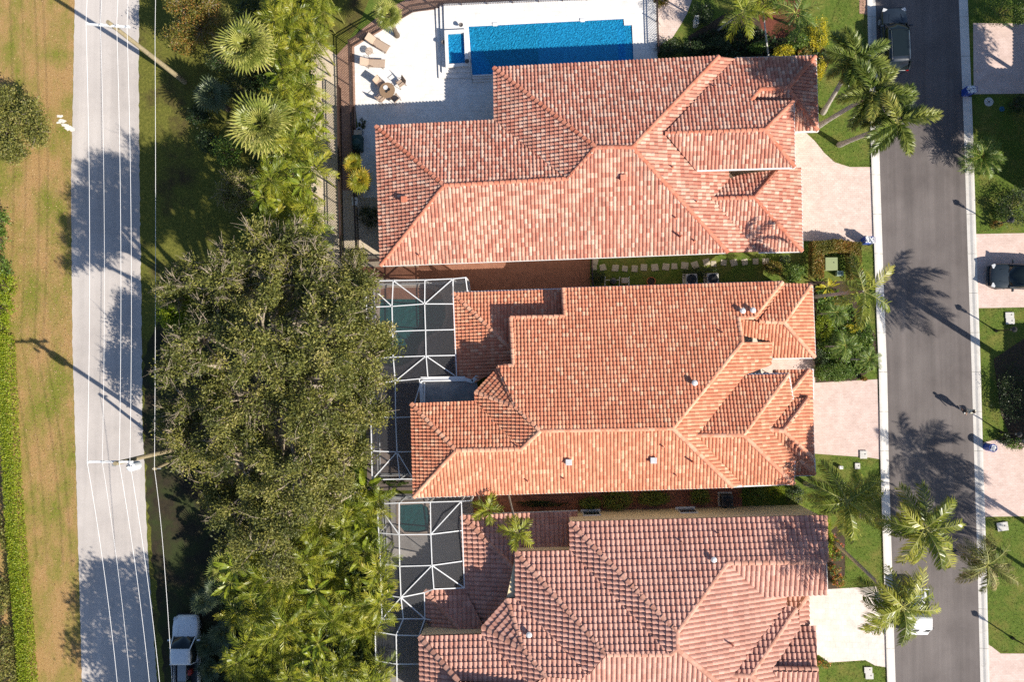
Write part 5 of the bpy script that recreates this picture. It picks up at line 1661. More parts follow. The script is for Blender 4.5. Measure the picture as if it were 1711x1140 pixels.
# dark undergrowth filling the ground below both groves
def undergrowth(name, label, poly, n, h, mat):
    q = pxy(poly); xs = [p[0] for p in q]; ys = [p[1] for p in q]
    pts = rng.uniform((min(xs), min(ys), 0.05), (max(xs), max(ys), h), size=(n, 3))
    pts = np.array([p for p in pts if in_poly(p[0], p[1], q)])
    v, f, t = leaves(pts, 0.26, 0.4, np.clip(rng.normal(0.4, 0.25, len(pts)), 0, 1))
    o = link(name, np_mesh(name, v, f, t), mat); o['kind'] = 'stuff'
    tag(o, label, 'undergrowth')


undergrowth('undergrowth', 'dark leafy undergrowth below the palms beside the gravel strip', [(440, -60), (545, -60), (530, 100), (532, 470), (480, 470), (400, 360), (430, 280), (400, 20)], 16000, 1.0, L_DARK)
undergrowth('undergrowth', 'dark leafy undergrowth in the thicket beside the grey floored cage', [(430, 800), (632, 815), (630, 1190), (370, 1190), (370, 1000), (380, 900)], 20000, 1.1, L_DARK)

# leaf litter on the dry verge
q = pxy([(-20, -40), (122, -40), (118, 300), (120, 570), (128, 850), (138, 1180), (-20, 1180)])
pts = rng.uniform((min(p[0] for p in q), min(p[1] for p in q), 0.012), (max(p[0] for p in q), max(p[1] for p in q), 0.05), size=(26000, 3))
dens = np.array([math.exp(-((p[1] - P(60, 520)[1]) / 14.0) ** 2) for p in pts])
pts = np.array([p for p, d in zip(pts, dens) if in_poly(p[0], p[1], q) and rng.random() < 0.25 + 0.75 * d])
v, f, t = leaves(pts, 0.085, 2.5)
LITTER = leaf_mat('fallen_leaf', [(0.0, (0.20, 0.10, 0.04)), (0.5, (0.38, 0.22, 0.09)), (1.0, (0.50, 0.36, 0.20))], 0.05, 0.8, False)
o = link('leaf_litter', np_mesh('leaf_litter', v, f, t), LITTER); o['kind'] = 'stuff'; tag(o, 'orange brown fallen leaves strewn over the dry verge', 'leaf litter')

# hedge along the far edge of the verge
hp = [(2, 560), (6, 640), (10, 720), (14, 800), (19, 880), (25, 950), (31, 1020), (37, 1090), (42, 1170)]
c0 = P(20, 850, 1.0)
t = thing('clipped_hedge', 'long bright lime green clipped hedge bordering the dry verge', 'hedge', (c0[0], c0[1], 0))
pts = []
for (x0, y0), (x1, y1) in zip(hp, hp[1:]):
    n = 3600
    s = rng.random(n); w = rng.uniform(-0.5, 0.5, n); z = np.where(rng.random(n) < 0.6, rng.uniform(0.85, 1.08, n), rng.uniform(0.1, 1.0, n))
    w = np.where(z < 0.85, np.sign(w) * rng.uniform(0.4, 0.54, n), w)
    a, b = P(x0, y0, 1.0), P(x1, y1, 1.0); d = (b - a) / np.linalg.norm(b - a); nn = np.array([-d[1], d[0], 0])
    pts.append(a + (b - a) * s[:, None] + nn * w[:, None] + np.c_[np.zeros(n), np.zeros(n), z - 1.0])
pts = np.concatenate(pts)
foliage('foliage', pts, np.clip(rng.normal(0.5, 0.3, len(pts)), 0, 1), 0.13, L_LIME, t)
mb = MB(); a, b = P(*hp[0], 1.0), P(*hp[-1], 1.0)
for i in range(24):
    p = a + (b - a) * i / 23; mb.tube([(p[0], p[1], 0), (p[0], p[1], 0.8)], 0.03, 5)
mb.build('stem', BARKD, t, fix=False)
for i, (x, y, r_, h) in enumerate(((-14, 365, 1.0, 2.0), (-12, 400, 0.9, 1.8), (-10, 440, 1.0, 2.2), (0, 480, 1.0, 1.7), (-4, 512, 0.9, 2.0), (-8, 545, 0.9, 1.6), (-12, 590, 0.8, 1.5))):
    shrub('loose green bush at the outer edge of the leaf strewn verge', x, y, r_, r_ * 1.3, h, L_LIME if y > 460 else L_HEDGE, 0.15, 1500, 'bush', 'bush', 'bushes edging the dry verge')
for i, (x, y) in enumerate(((-14, 900), (-8, 1000), (2, 1080), (8, 1140))):
    shrub('olive bush growing behind the lime green clipped hedge', x, y, 1.1, 1.6, 1.6, L_OLIVE, 0.15, 2200, 'bush', 'bush', 'bushes behind the lime hedge')

# ---- street side palms of house one (foxtails)
for lab, bx, by, hx, hy, h, nf in (('foxtail palm with bushy head beside the dark parked car', 1375, 188, 1424, 104, 6.4, 15), ('foxtail palm whose head overlaps its two neighbours by the street', 1368, 210, 1452, 160, 6.6, 16), ('foxtail palm leaning out over the kerb, its trunk base by the lawn corner', 1402, 242, 1492, 208, 6.8, 15)):
    hd = P(hx, hy, h); b = G(bx, by)
    palm('foxtail_palm', lab, 'palm', b, hd, 'fox', nf, -0.55, 0.9, 0.17, 1.08, None, PALMT, 0.1, 0.7)
# coconut palms by houses two and three
for lab, bx, by, hx, hy, h, nf, kd in (('coconut palm with ragged head over the lawn between driveways', 1345, 808, 1415, 838, 5.4, 22, 'coco'), ('tall coconut palm with its head hanging over the middle of the street', 1436, 862, 1545, 884, 8.4, 26, 'coco'),
                                       ('coconut palm shading the small utility truck at the kerb', 1392, 905, 1508, 1015, 9.0, 22, 'coco'), ('untidy palm with drying brown fronds over the kerb and far lawn', 1600, 925, 1650, 945, 5.0, 24, 'dryc'),
                                       ('slim palm arching over the kerb beside the rust coloured hedge', 1362, 496, 1444, 487, 7.8, 9, 'coco')):
    hd = P(hx, hy, h); b = G(bx, by)
    palm('coconut_palm', lab, 'palm', b, hd, kd, nf, -0.75, 0.95, 0.13, 0.86 if nf == 9 else (1.0 if h > 5.3 else 0.9), None, PALMT, 0.15)
# slim feather palms between houses two and three
for lab, bx, by, hx, hy, h in (('small feather palm over the corner of the grey floored cage', 800, 830, 815, 850, 4.6), ('small feather palm with curved pale trunk over the brown shaded roof', 846, 805, 865, 887, 5.2)):
    palm('feather_palm', lab, 'palm', G(bx, by), P(hx, hy, h), 'xmas', 11, -0.35, 0.9, 0.07, 0.95, None, PALMT, 0.4, 0.4)
# garden of house two
for lab, x, y, h, s_ in (('low feathery palm by the street corner porch of orange roof', 1398, 522, 2.2, 0.85), ('dark feathery palm in the middle of the orange roof garden', 1412, 578, 2.8, 0.95), ('bright green feathery palm touching the kerb by pink driveway', 1452, 600, 2.4, 0.8)):
    hd = P(x, y, h); palm('garden_palm', lab, 'palm', (hd[0] - 0.6, hd[1], 0), hd, 'pygmy', 20, -0.3, 1.2, 0.07, s_, None, PALMT, 0)
for lab, x, y, rx, ry, h, mt, lf, n in (('rounded glossy green shrub at the edge of the pink driveway', 1395, 622, 1.55, 0.75, 1.3, L_HEDGE, 0.10, 4200), ('light green shrub against the orange porch wall', 1378, 548, 0.7, 1.1, 1.0, L_LIME, 0.10, 1900), ('yellow green shrub below the slim garden palm', 1392, 575, 0.8, 0.8, 0.9, L_HEDGE, 0.10, 1700),
                                        ('small yellow bush under the arching slim palm', 1425, 548, 0.6, 0.4, 0.8, L_YEL, 0.10, 700), ('low green ground shrub by the kerb below the slim palm', 1445, 560, 0.7, 0.7, 0.7, L_HEDGE, 0.1, 1200), ('dark shrub behind the rounded glossy shrub', 1372, 600, 0.5, 0.8, 1.1, L_DARK, 0.10, 1200),
                                        ('leafy shrub between stepping stones and orange porch', 1330, 455, 0.8, 0.7, 1.4, L_HEDGE, 0.10, 1800), ('rusty leaved shrub where the stepping stones end', 1293, 448, 0.75, 0.6, 1.1, L_RUST, 0.11, 1300), ('small dark shrub at the garage corner of flashed roof', 1312, 434, 0.5, 0.4, 0.9, L_DARK, 0.1, 700),
                                        ('dark shrub in the shade beside the garden gate fence', 999, 463, 0.6, 0.6, 1.1, L_DARK, 0.10, 1500), ('long dark shrub shading the stepping stones', 1170, 455, 1.6, 0.45, 0.9, L_DARK, 0.1, 1900),
                                        ('red orange flowering bush at the corner of the glossy shrub', 1444, 632, 0.3, 0.25, 0.6, L_RUST, 0.09, 500)):
    shrub(lab, x, y, rx, ry, h, mt, lf, n)
hd = P(1385, 480, 0.7)
palm('strap_plant', 'yellow strap leaved plant below the green utility box', 'plant', (hd[0], hd[1], 0), (hd[0], hd[1], 0.35), 'strap', 16, 0.15, 1.2, 0.05, 0.9, None, STEM, 0)
# U shaped rust hedge round the utility box
def hedge_run(label, line, w, h, mat, n, name='clipped_hedge', leaf=0.10):
    a0 = P(*line[0], h)
    t = thing(name, label, 'hedge', (a0[0], a0[1], 0)); pts = []; mb = MB()
    tot = sum(np.linalg.norm(P(*q_, h) - P(*p_, h)) for p_, q_ in zip(line, line[1:]))
    for p_, q_ in zip(line, line[1:]):
        a, b = P(*p_, h), P(*q_, h); L = np.linalg.norm(b - a); d = (b - a) / L; nn = np.array([-d[1], d[0], 0]); m = int(n * L / tot)
        s = rng.uniform(-w / 2 / L, 1 + w / 2 / L, m); top = rng.random(m) < 0.55
        z = np.where(top, rng.uniform(-0.15, 0.06, m), rng.uniform(-h + 0.1, 0, m)); ww = np.where(top, rng.uniform(-w / 2, w / 2, m), np.where(rng.random(m) < 0.5, -1, 1) * rng.uniform(w * 0.42, w * 0.52, m))
        pts.append(a + (b - a) * s[:, None] + nn * ww[:, None] + np.c_[np.zeros(m), np.zeros(m), z])
        for i in range(5):
            p = a + (b - a) * (i + 0.5) / 5; mb.tube([(p[0], p[1], 0), (p[0], p[1], h * 0.8)], 0.025, 5)
    pts = np.concatenate(pts); pn = np.sin(pts[:, 0] * 2.1 + 1) * np.cos(pts[:, 1] * 1.7)
    foliage('foliage', pts, np.clip(rng.normal(0.45, 0.2, len(pts)) + 0.25 * pn, 0, 1), leaf, mat, t)
    mb.build('stem', BARKD, t, fix=False)


hedge_run('rust and green hedge wrapped in a horseshoe round the utility box', [(1367, 455), (1368, 412), (1400, 410), (1430, 414), (1431, 458)], 0.85, 1.1, L_RUST, 17000, leaf=0.12)
# clipped balls along the cream wall
for lab, x, y, rx, ry in (('clipped round shrub by the cream wall, largest of the row', 1031, 836, 1.25, 0.85), ('clipped oblong shrub by the cream wall in the middle of its row', 1093, 834, 1.3, 0.6), ('clipped round shrub by the cream wall next to dark air conditioner', 1171, 831, 0.85, 0.65), ('low dark clipped shrub at the brown roof end of its row', 985, 842, 0.9, 0.5)):
    shrub(lab, x, y, rx, ry, 1.25, L_CLIP, 0.085, int(3200 * rx), 'clipped_shrub')
for lab, x, y, rx, ry, h, mt, n in (('leafy shrub between dark air conditioner and coconut palm trunk', 1260, 826, 1.1, 0.6, 1.2, L_HEDGE, 1700), ('pale green shrub under the orange roof corner', 1296, 822, 0.7, 0.6, 1.2, L_LIME, 900), ('dark shrub at the lawn end of the narrow side walk', 1330, 828, 0.8, 0.8, 1.2, L_DARK, 1400), ('low shrub row in front of the brown shaded roof', 905, 843, 2.0, 0.25, 0.7, L_DARK, 1500),
                                    ('low green shrub beside the orange roof cage corner', 660, 808, 1.0, 0.25, 0.6, L_HEDGE, 700)):
    shrub(lab, x, y, rx, ry, h, mt, 0.10, n)
# flower bed of house three
for i, (x, y) in enumerate(((1392, 905), (1398, 930), (1396, 955), (1402, 972), (1400, 915))):
    shrub('orange flowering clump in the bed beside pink brown roof', x, y, 0.5, 0.5, 0.6, L_FLOW, 0.10, 700, 'flowering_plant', 'flowers', 'flowering clumps beside pink brown roof')
shrub('tall yellow green shrub against the pink brown gable', 1386, 900, 0.35, 1.4, 1.1, L_LIME, 0.1, 1500)
shrub('small orange flowering bush at the pink driveway corner', 1376, 1112, 0.6, 0.35, 0.6, L_FLOW, 0.1, 700)

# ---- garden north of house one
for lab, bx, by, hx, hy, h, nf in (('feather palm with a white leaning trunk beside the red mulch', 1198, 52, 1242, 20, 4.6, 14), ('darker feather palm on the far side of the red mulch', 1318, 40, 1330, 22, 4.6, 14)):
    palm('feather_palm', lab, 'palm', G(bx, by), P(hx, hy, h), 'areca' if nf == 14 and hx < 1300 else 'pygmy', nf, -0.6, 1.1, 0.08, 1.15 if hx < 1300 else 1.7, None, PALMT, 0.2)
for lab, x, y, rx, ry, h, mt, n in (('bright yellow bush by the lawn above the foxtail palms', 1370, 55, 0.8, 1.3, 1.2, L_YEL, 2300), ('yellow bush at the street corner of flashed roof', 1372, 112, 0.45, 0.9, 1.0, L_YEL, 1200), ('yellow green bush at the north eave of flashed roof', 1312, 84, 0.9, 0.5, 1.1, L_YEL, 1300), ('mixed green bush below the darker feather palm', 1335, 66, 0.9, 0.7, 1.2, L_HEDGE, 1700),
                                    ('reddish bush between the mulch and yellow bushes', 1345, 84, 0.6, 0.4, 0.9, L_RUST, 700), ('dark green bush at the end of the white terrace', 1118, 78, 1.0, 0.8, 1.3, L_DARK, 1900), ('dark bush in the shade behind the terrace fence', 1160, 78, 1.1, 0.6, 1.1, L_DARK, 1500), ('dark shrub beside the white leaning trunk', 1200, 74, 1.0, 0.7, 1.2, L_DARK, 1500), ('green shrub between white trunk and mulch bed', 1268, 76, 0.8, 0.5, 1.1, L_HEDGE, 1200),
                                    ('dark shrub beside the pink path, next to the white lamp', 1175, 20, 0.9, 1.0, 1.4, L_DARK, 1700), ('low red green bush at the top of the pink path', 1104, -2, 0.7, 0.5, 0.8, L_RUST, 900), ('leafy bush north of the mulch bed', 1296, 2, 0.7, 0.6, 1.0, L_HEDGE, 900)):
    shrub(lab, x, y, rx, ry, h, mt, 0.115, n)

palm('feather_palm', 'slim palm with a white trunk rising between mulch bed and north eave', 'palm', G(1284, 96), P(1274, 8, 4.2), 'xmas', 9, -0.3, 0.9, 0.06, 0.9, None, plain('white_trunk', (0.55, 0.53, 0.50), 0.8), 0.0)
undergrowth('ground_cover', 'leafy green ground cover in the orange roof front garden', [(1362, 478), (1400, 486), (1455, 550), (1462, 612), (1420, 634), (1364, 636)], 5200, 0.45, L_HEDGE)
undergrowth('ground_cover', 'mixed dark ground cover north of the flashed roof', [(1150, 66), (1215, 40), (1262, 44), (1300, 66), (1360, 76), (1385, 90), (1370, 120), (1150, 124)], 4200, 0.4, L_DARK)
# ---- far side of the street
hd = P(1648, 258, 2.0); palm('garden_palm', 'spiky palm with some yellow leaves at the kerb beyond the street', 'palm', (hd[0], hd[1], 0), (hd[0], hd[1], 1.3), 'pygmy', 34, -0.1, 1.25, 0.1, 1.35, None, BARKD, 0)
for lab, x, y, rx, ry, h, mt, n in (('large dark green shrub beyond the street lamp', 1700, 345, 1.4, 1.6, 1.4, L_DARK, 3400), ('narrow green shrub beside the lamp post and rust bush', 1672, 350, 0.4, 1.1, 0.9, L_HEDGE, 900), ('small rust coloured bush at the foot of lamp post', 1668, 375, 0.5, 0.4, 0.7, L_RUST, 500), ('dense shrubs at the top of the far side driveway', 1680, 15, 2.2, 1.2, 1.5, L_HEDGE, 3200), ('dark spiky bush beyond the sewer cover', 1704, 172, 0.9, 0.7, 1.0, L_DARK, 1100),
                                    ('bright shrub by the blue recycling drum', 1700, 742, 0.9, 0.5, 0.9, L_HEDGE, 1100), ('dark shrub mass in the shade behind the striped lawn', 1700, 660, 1.4, 2.2, 1.3, L_DARK, 3200), ('small dark shrub in front of the shade by lamp post', 1681, 735, 0.5, 0.4, 0.8, L_DARK, 500)):
    shrub(lab, x, y, rx, ry, h, mt, 0.11, n)
shrub('small dark potted shrub on the shaded corner of white deck', 604, 205, 0.3, 0.5, 0.9, L_DARK, 0.09, 600)
shrub('dark shrub beside the shaded gable of flashed roof', 616, 360, 0.9, 0.9, 1.3, L_DARK, 0.10, 1900)

# short turf on the front lawns, and ragged tufts along their edges
def turf(label, polys, per_m2, mat):
    P_ = []
    for poly in polys:
        q = pxy(poly); xs = [p[0] for p in q]; ys = [p[1] for p in q]
        n = int((max(xs) - min(xs)) * (max(ys) - min(ys)) * per_m2)
        pts = rng.uniform((min(xs), min(ys), 0.03), (max(xs), max(ys), 0.06), size=(n, 3))
        P_ += [p for p in pts if in_poly(p[0], p[1], q)]
        for a, b in zip(q, q[1:] + q[:1]):
            L = math.dist(a, b); m = int(L * 26)
            for s_ in rng.random(m):
                P_.append(np.array([a[0] + (b[0] - a[0]) * s_ + rng.normal(0, 0.05), a[1] + (b[1] - a[1]) * s_ + rng.normal(0, 0.05), 0.04]))
    pts = np.array(P_)
    tone = 0.5 + 0.28 * np.sin(pts[:, 0] * 1.3 + 0.7 * np.sin(pts[:, 1])) * np.cos(pts[:, 1] * 0.9 + 1.1)
    v, f, t = leaves(pts, 0.11, 0.05, np.clip(tone + rng.normal(0, 0.2, len(pts)), 0, 1), 0.22)
    o = link('turf', np_mesh('turf', v, f, t), mat); o['kind'] = 'stuff'; tag(o, label, 'grass')


L_TURF = leaf_mat('turf_blade', [(0.0, (0.045, 0.075, 0.012)), (0.5, (0.11, 0.15, 0.025)), (0.85, (0.20, 0.215, 0.05)), (1.0, (0.30, 0.24, 0.09))], 0.2, 0.6, False)
turf('short green turf of the front lawns on both sides of the street', [
    [(1368, 130), (1380, 60), (1410, -20), (1440, -20), (1447, 90), (1455, 276), (1420, 277), (1395, 269), (1378, 254), (1362, 234), (1352, 222), (1366, 218)],
    [(1345, 772), (1400, 768), (1450, 770), (1471, 772), (1474, 976), (1412, 982), (1414, 900), (1400, 860), (1345, 845)],
    [(1385, 1112), (1446, 1106), (1462, 1115), (1480, 1118), (1484, 1200), (1380, 1200)],
    [(1635, 518), (1720, 516), (1740, 560), (1700, 600), (1668, 640), (1664, 700), (1680, 735), (1658, 734), (1643, 738)],
    [(1647, 868), (1740, 866), (1740, 1090), (1674, 1090), (1651, 1074)],
    [(1627, 160), (1720, 158), (1720, 300), (1665, 384), (1632, 388)],
    [(1436, 410), (1461, 410), (1466, 630), (1455, 620), (1440, 500)]], 60, L_TURF)


# ---------------------------------------------------------------- vehicles
def paint(name, c):
    return plain(name, c, 0.35, 0.0, 0.35, 0.4, 0.02)


CARGLASS = plain('car_glass', (0.010, 0.016, 0.018), 0.10)
TYRE = plain('tyre_rubber', (0.02, 0.02, 0.02), 0.9)
RIM = plain('alloy_rim', (0.45, 0.45, 0.46), 0.3, 0.8)
CHROME = plain('chrome', (0.7, 0.7, 0.7), 0.15, 1.0)
TRIM = plain('black_trim', (0.02, 0.02, 0.022), 0.6)
LAMPG = plain('lamp_glass', (0.55, 0.56, 0.57), 0.1)
REDL = plain('tail_lamp', (0.35, 0.01, 0.01), 0.2)


def loft(sections):
    """sections: list of (x, [(y, z), ...]) half profiles from the centre bottom round to the centre top; mirrored in y"""
    mb = MB(); V = []; F = []
    n = len(sections[0][1])
    ring = 2 * n
    for x, pr in sections:
        xs = x if isinstance(x, (list, tuple)) else [x] * n
        V += [(xs[i], pr[i][0], pr[i][1]) for i in range(n)] + [(xs[i], -pr[i][0], pr[i][1]) for i in range(n - 1, -1, -1)]
    for s in range(len(sections) - 1):
        for i in range(ring):
            j = (i + 1) % ring
            F.append((s * ring + i, s * ring + j, (s + 1) * ring + j, (s + 1) * ring + i))
    F.append(tuple(range(ring))); F.append(tuple((len(sections) - 1) * ring + i for i in range(ring - 1, -1, -1)))
    mb.add(V, F)
    return mb


def car(name, label, px, py, ang, body_m, L=4.8, W=1.9, H=1.7, roof=(-2.15, 0.35), ws=(0.35, 1.05), pickup=False, cat='car', glass_roof=False):
    """x forward. roof: rear and front end of the roof panel; ws: windscreen top and foot"""
    c = P(px, py, 0.9); c[2] = 0.008
    t = thing(name, label, cat, tuple(c), ang)
    hw = W / 2; f = L / 2
    belt = 0.98 if H < 1.75 else 1.08
    def prof(w, zt, zs):
        return [(0.0, 0.28), (w * 0.86, 0.28), (w * 0.97, 0.42), (w, 0.66), (w * 0.985, zs - 0.10), (w * 0.93, zs), (w * 0.6, zt), (0.0, zt + 0.01)]
    hood = belt - 0.02
    secs = [(f, prof(hw * 0.66, hood - 0.30, hood - 0.34)), (f - 0.10, prof(hw * 0.84, hood - 0.16, hood - 0.22)), (f - 0.35, prof(hw * 0.95, hood - 0.06, hood - 0.13)), (f - 0.8, prof(hw, hood, hood - 0.07)), (ws[1], prof(hw, hood + 0.05, hood - 0.02))]
    if pickup:
        secs += [(roof[0] - 0.02, prof(hw, belt + 0.02, belt))]
    else:
        secs += [(-f + 0.75, prof(hw, belt + 0.03, belt)), (-f + 0.25, prof(hw * 0.95, belt - 0.02, belt - 0.06)), (-f, prof(hw * 0.84, belt - 0.12, belt - 0.2))]
    o = loft(secs).build('body', body_m, t, (0, 0, 0), smooth=False)
    bevel(o, 0.035, 2)
    o.data.polygons.foreach_set('use_smooth', [True] * len(o.data.polygons))
    # greenhouse
    rt, rf = roof
    def gp(w, zt):
        return [(0.0, belt - 0.05), (w, belt - 0.05), (w, belt), (w * 0.93, (belt + zt) / 2), (w * 0.82, zt - 0.03), (w * 0.6, zt), (0.0, zt + 0.015)]
    n = 7
    gs = [(ws[1], gp(hw * 0.86, belt + 0.02)), (ws[0] + 0.05, gp(hw * 0.93, H - 0.05)), (rf - 0.2, gp(hw * 0.95, H - 0.02)), (rt + 0.5, gp(hw * 0.95, H - 0.02)), (rt + 0.08, gp(hw * 0.93, H - 0.05)), ((rt - (0.05 if pickup else 0.42)), gp(hw * 0.86, belt + 0.02))]
    g = loft(gs).build('windows', CARGLASS, t, (0, 0, 0), smooth=True)
    # roof panel and pillars
    mb = MB()
    nx, ny = 9, 7; V = []; F = []
    for i in range(nx):
        x = rt + (rf - rt) * i / (nx - 1); e = min(i, nx - 1 - i) / ((nx - 1) / 2)
        for j in range(ny):
            yy = (j / (ny - 1) * 2 - 1); w = hw * (0.76 + 0.02 * e)
            V.append((x, yy * w, H + 0.02 - 0.05 * abs(yy) ** 3 - 0.03 * (1 - e) ** 2))
    for i in range(nx - 1):
        for j in range(ny - 1):
            a = i * ny + j; F.append((a, a + ny, a + ny + 1, a + 1))
    k = len(V); V += [(x, y, z - 0.05) for x, y, z in V]
    F += [tuple(q + k for q in f_[::-1]) for f_ in F]
    for i in range(nx - 1):
        for j in (0, ny - 1):
            a = i * ny + j; F.append((a, a + ny, a + ny + k, a + k))
    for j in range(ny - 1):
        for i in (0, nx - 1):
            a = i * ny + j; F.append((a, a + 1, a + 1 + k, a + k))
    mb.add(V, F); ro = mb.build('roof', body_m, t, (0, 0, 0), smooth=True)
    if glass_roof:
        MB().box(((rt + rf) / 2 + 0.15, 0, H + 0.018), ((rf - rt) * 0.80, W * 0.60, 0.03)).build('sunroof', CARGLASS, ro, (0, 0, 0))
        for sg in (-1, 1):
            MB().tube([(rt + 0.15, sg * hw * 0.66, H + 0.02), (rt + 0.3, sg * hw * 0.68, H + 0.06), (rf - 0.25, sg * hw * 0.68, H + 0.06), (rf - 0.1, sg * hw * 0.66, H + 0.02)], 0.016, 6).build('roof_rail', CHROME, ro, (0, 0, 0))
    for sg in (-1, 1):
        MB().beam((ws[1] - 0.02, sg * hw * 0.86, belt), (rf, sg * hw * 0.76, H - 0.02), 0.07, 0.05).build('pillar', body_m, t, (0, 0, 0))
        MB().beam((rt - (0.05 if pickup else 0.40), sg * hw * 0.86, belt), (rt + 0.03, sg * hw * 0.75, H - 0.03), 0.10, 0.06).build('pillar', body_m, t, (0, 0, 0))
        m = MB().box((ws[1] - 0.25, sg * (hw + 0.12), belt + 0.08), (0.12, 0.24, 0.16)); bevel(m.build('mirror', body_m, t, (0, 0, 0)), 0.03)
        for x in (f - 0.92, -f + 0.95):
            w = MB().tube([(x, sg * (hw - 0.2), 0.35), (x, sg * (hw - 0.01), 0.35)], 0.35, 18).build('wheel', TYRE, t, (0, 0, 0))
            MB().tube([(x, sg * (hw - 0.05), 0.35), (x, sg * (hw + 0.005), 0.35)], 0.22, 14).build('rim', RIM, w, (0, 0, 0))
        MB().box((f - 0.22, sg * hw * 0.74, hood - 0.17), (0.26, 0.30, 0.10), sg * -0.35).build('headlight', LAMPG, t, (0, 0, 0))
        if not pickup:
            MB().box((-f + 0.1, sg * hw * 0.74, belt - 0.12), (0.2, 0.28, 0.16), sg * 0.3).build('tail_light', REDL, t, (0, 0, 0))
        MB().tube([(ws[1] + 0.03, sg * 0.12 - 0.1, belt + 0.035), (ws[1] - 0.06, sg * 0.5 + 0.0, belt + 0.07)], 0.012, 5).build('wiper', TRIM, t, (0, 0, 0))
        MB().beam((f - 0.6, sg * 0.42, hood + 0.0), (ws[1] + 0.1, sg * 0.52, hood + 0.045), 0.025, 0.02).build('hood_crease', body_m, t, (0, 0, 0))
    MB().box((f + 0.0, 0, 0.47), (0.14, W * 0.78, 0.2)).build('bumper', TRIM if pickup else body_m, t, (0, 0, 0))
    if pickup:
        # open bed: floor, side walls, tailgate
        x0, x1 = -f, rt - 0.06
        MB().box(((x0 + x1) / 2, 0, 0.52), (x1 - x0, W * 0.9, 0.42)).build('bed_floor', TRIM, t, (0, 0, 0))
        for sg in (-1, 1):
            bevel(MB().box(((x0 + x1) / 2, sg * (hw - 0.08), 0.78), (x1 - x0, 0.16, 0.62)).build('bed_side', body_m, t, (0, 0, 0)), 0.03)
            MB().box(((x0 + x1) / 2, sg * (hw - 0.08), 1.10), (x1 - x0 - 0.05, 0.12, 0.02)).build('bed_rail', TRIM, t, (0, 0, 0))
        bevel(MB().box((x0 - 0.02, 0, 0.80), (0.08, W * 0.94, 0.58)).build('tailgate', body_m, t, (0, 0, 0)), 0.02)
        MB().box((x0 - 0.12, 0, 0.45), (0.16, W * 0.9, 0.18)).build('bumper', CHROME, t, (0, 0, 0))
        MB().beam((x1 - 0.05, -hw + 0.1, 1.2), (x1 - 0.05, hw - 0.1, 1.2), 0.10, 0.12).build('ladder_rack', TRIM, t, (0, 0, 0))
    return t


car('parked_car', 'dark blue grey estate car parked along the kerb above foxtail palms', 1497, 64, math.radians(91.5), paint('dark_blue_paint', (0.018, 0.026, 0.038)), 4.85, 1.9, 1.62, (-2.0, 0.42), (0.42, 1.15), glass_roof=True)
car('parked_car', 'dark slate car standing nose out on the far side driveway', 1712, 462, math.radians(178), paint('slate_paint', (0.022, 0.032, 0.042)), 4.8, 1.88, 1.6, (-2.0, 0.4), (0.4, 1.2))
pk = car('pickup_truck', 'white pickup truck with tools in its bed parked in verge shade', 310, 1092, math.radians(91), paint('white_paint', (0.74, 0.75, 0.76)), 5.5, 1.98, 1.85, (-0.55, 0.62), (0.62, 1.30), True, 'truck')
pz = Vector(pk.location)
for k, (nm, lab, cat, x, y, sx, sy, sz, m_) in enumerate((('tool_chest', 'long pale metal tool chest lying in the pickup bed', 'tool chest', -1.35, 0.12, 1.2, 0.62, 0.5, GREYM), ('fuel_can', 'red fuel can wedged beside the tool chest in pickup bed', 'fuel can', -1.35, -0.42, 0.42, 0.24, 0.5, plain('red_plastic', (0.35, 0.03, 0.02), 0.5)), ('green_crate', 'olive crate at the back of the pickup bed', 'crate', -2.3, -0.05, 0.45, 0.6, 0.35, plain('olive_plastic', (0.20, 0.22, 0.10), 0.6)))):
    x_, y_ = x * math.cos(pk.rotation_euler.z) - y * math.sin(pk.rotation_euler.z), x * math.sin(pk.rotation_euler.z) + y * math.cos(pk.rotation_euler.z)
    t = thing(nm, lab, cat, (pz.x + x_, pz.y + y_, 0.738), math.radians(91))
    bevel(MB().box((0, 0, sz / 2), (sx, sy, sz)).build('box', m_, t, (0, 0, 0)), 0.03)
    if nm == 'fuel_can':
        MB().tube([(-0.1, 0, sz), (-0.05, 0, sz + 0.1), (0.08, 0, sz + 0.1), (0.12, 0, sz)], 0.02).build('handle', m_, t, (0, 0, 0))
        MB().tube([(0.17, 0, sz - 0.03), (0.26, 0, sz + 0.08)], 0.03).build('spout', TRIM, t, (0, 0, 0))
    else:
        bevel(MB().box((0, 0, sz + 0.03), (sx * 1.03, sy * 1.03, 0.06)).build('lid', m_, t, (0, 0, 0)), 0.015)
        for sg in (-1, 1):
            MB().box((sg * sx * 0.3, -sy / 2 - 0.01, sz * 0.8), (0.1, 0.03, 0.1)).build('latch', CHROME, t, (0, 0, 0))

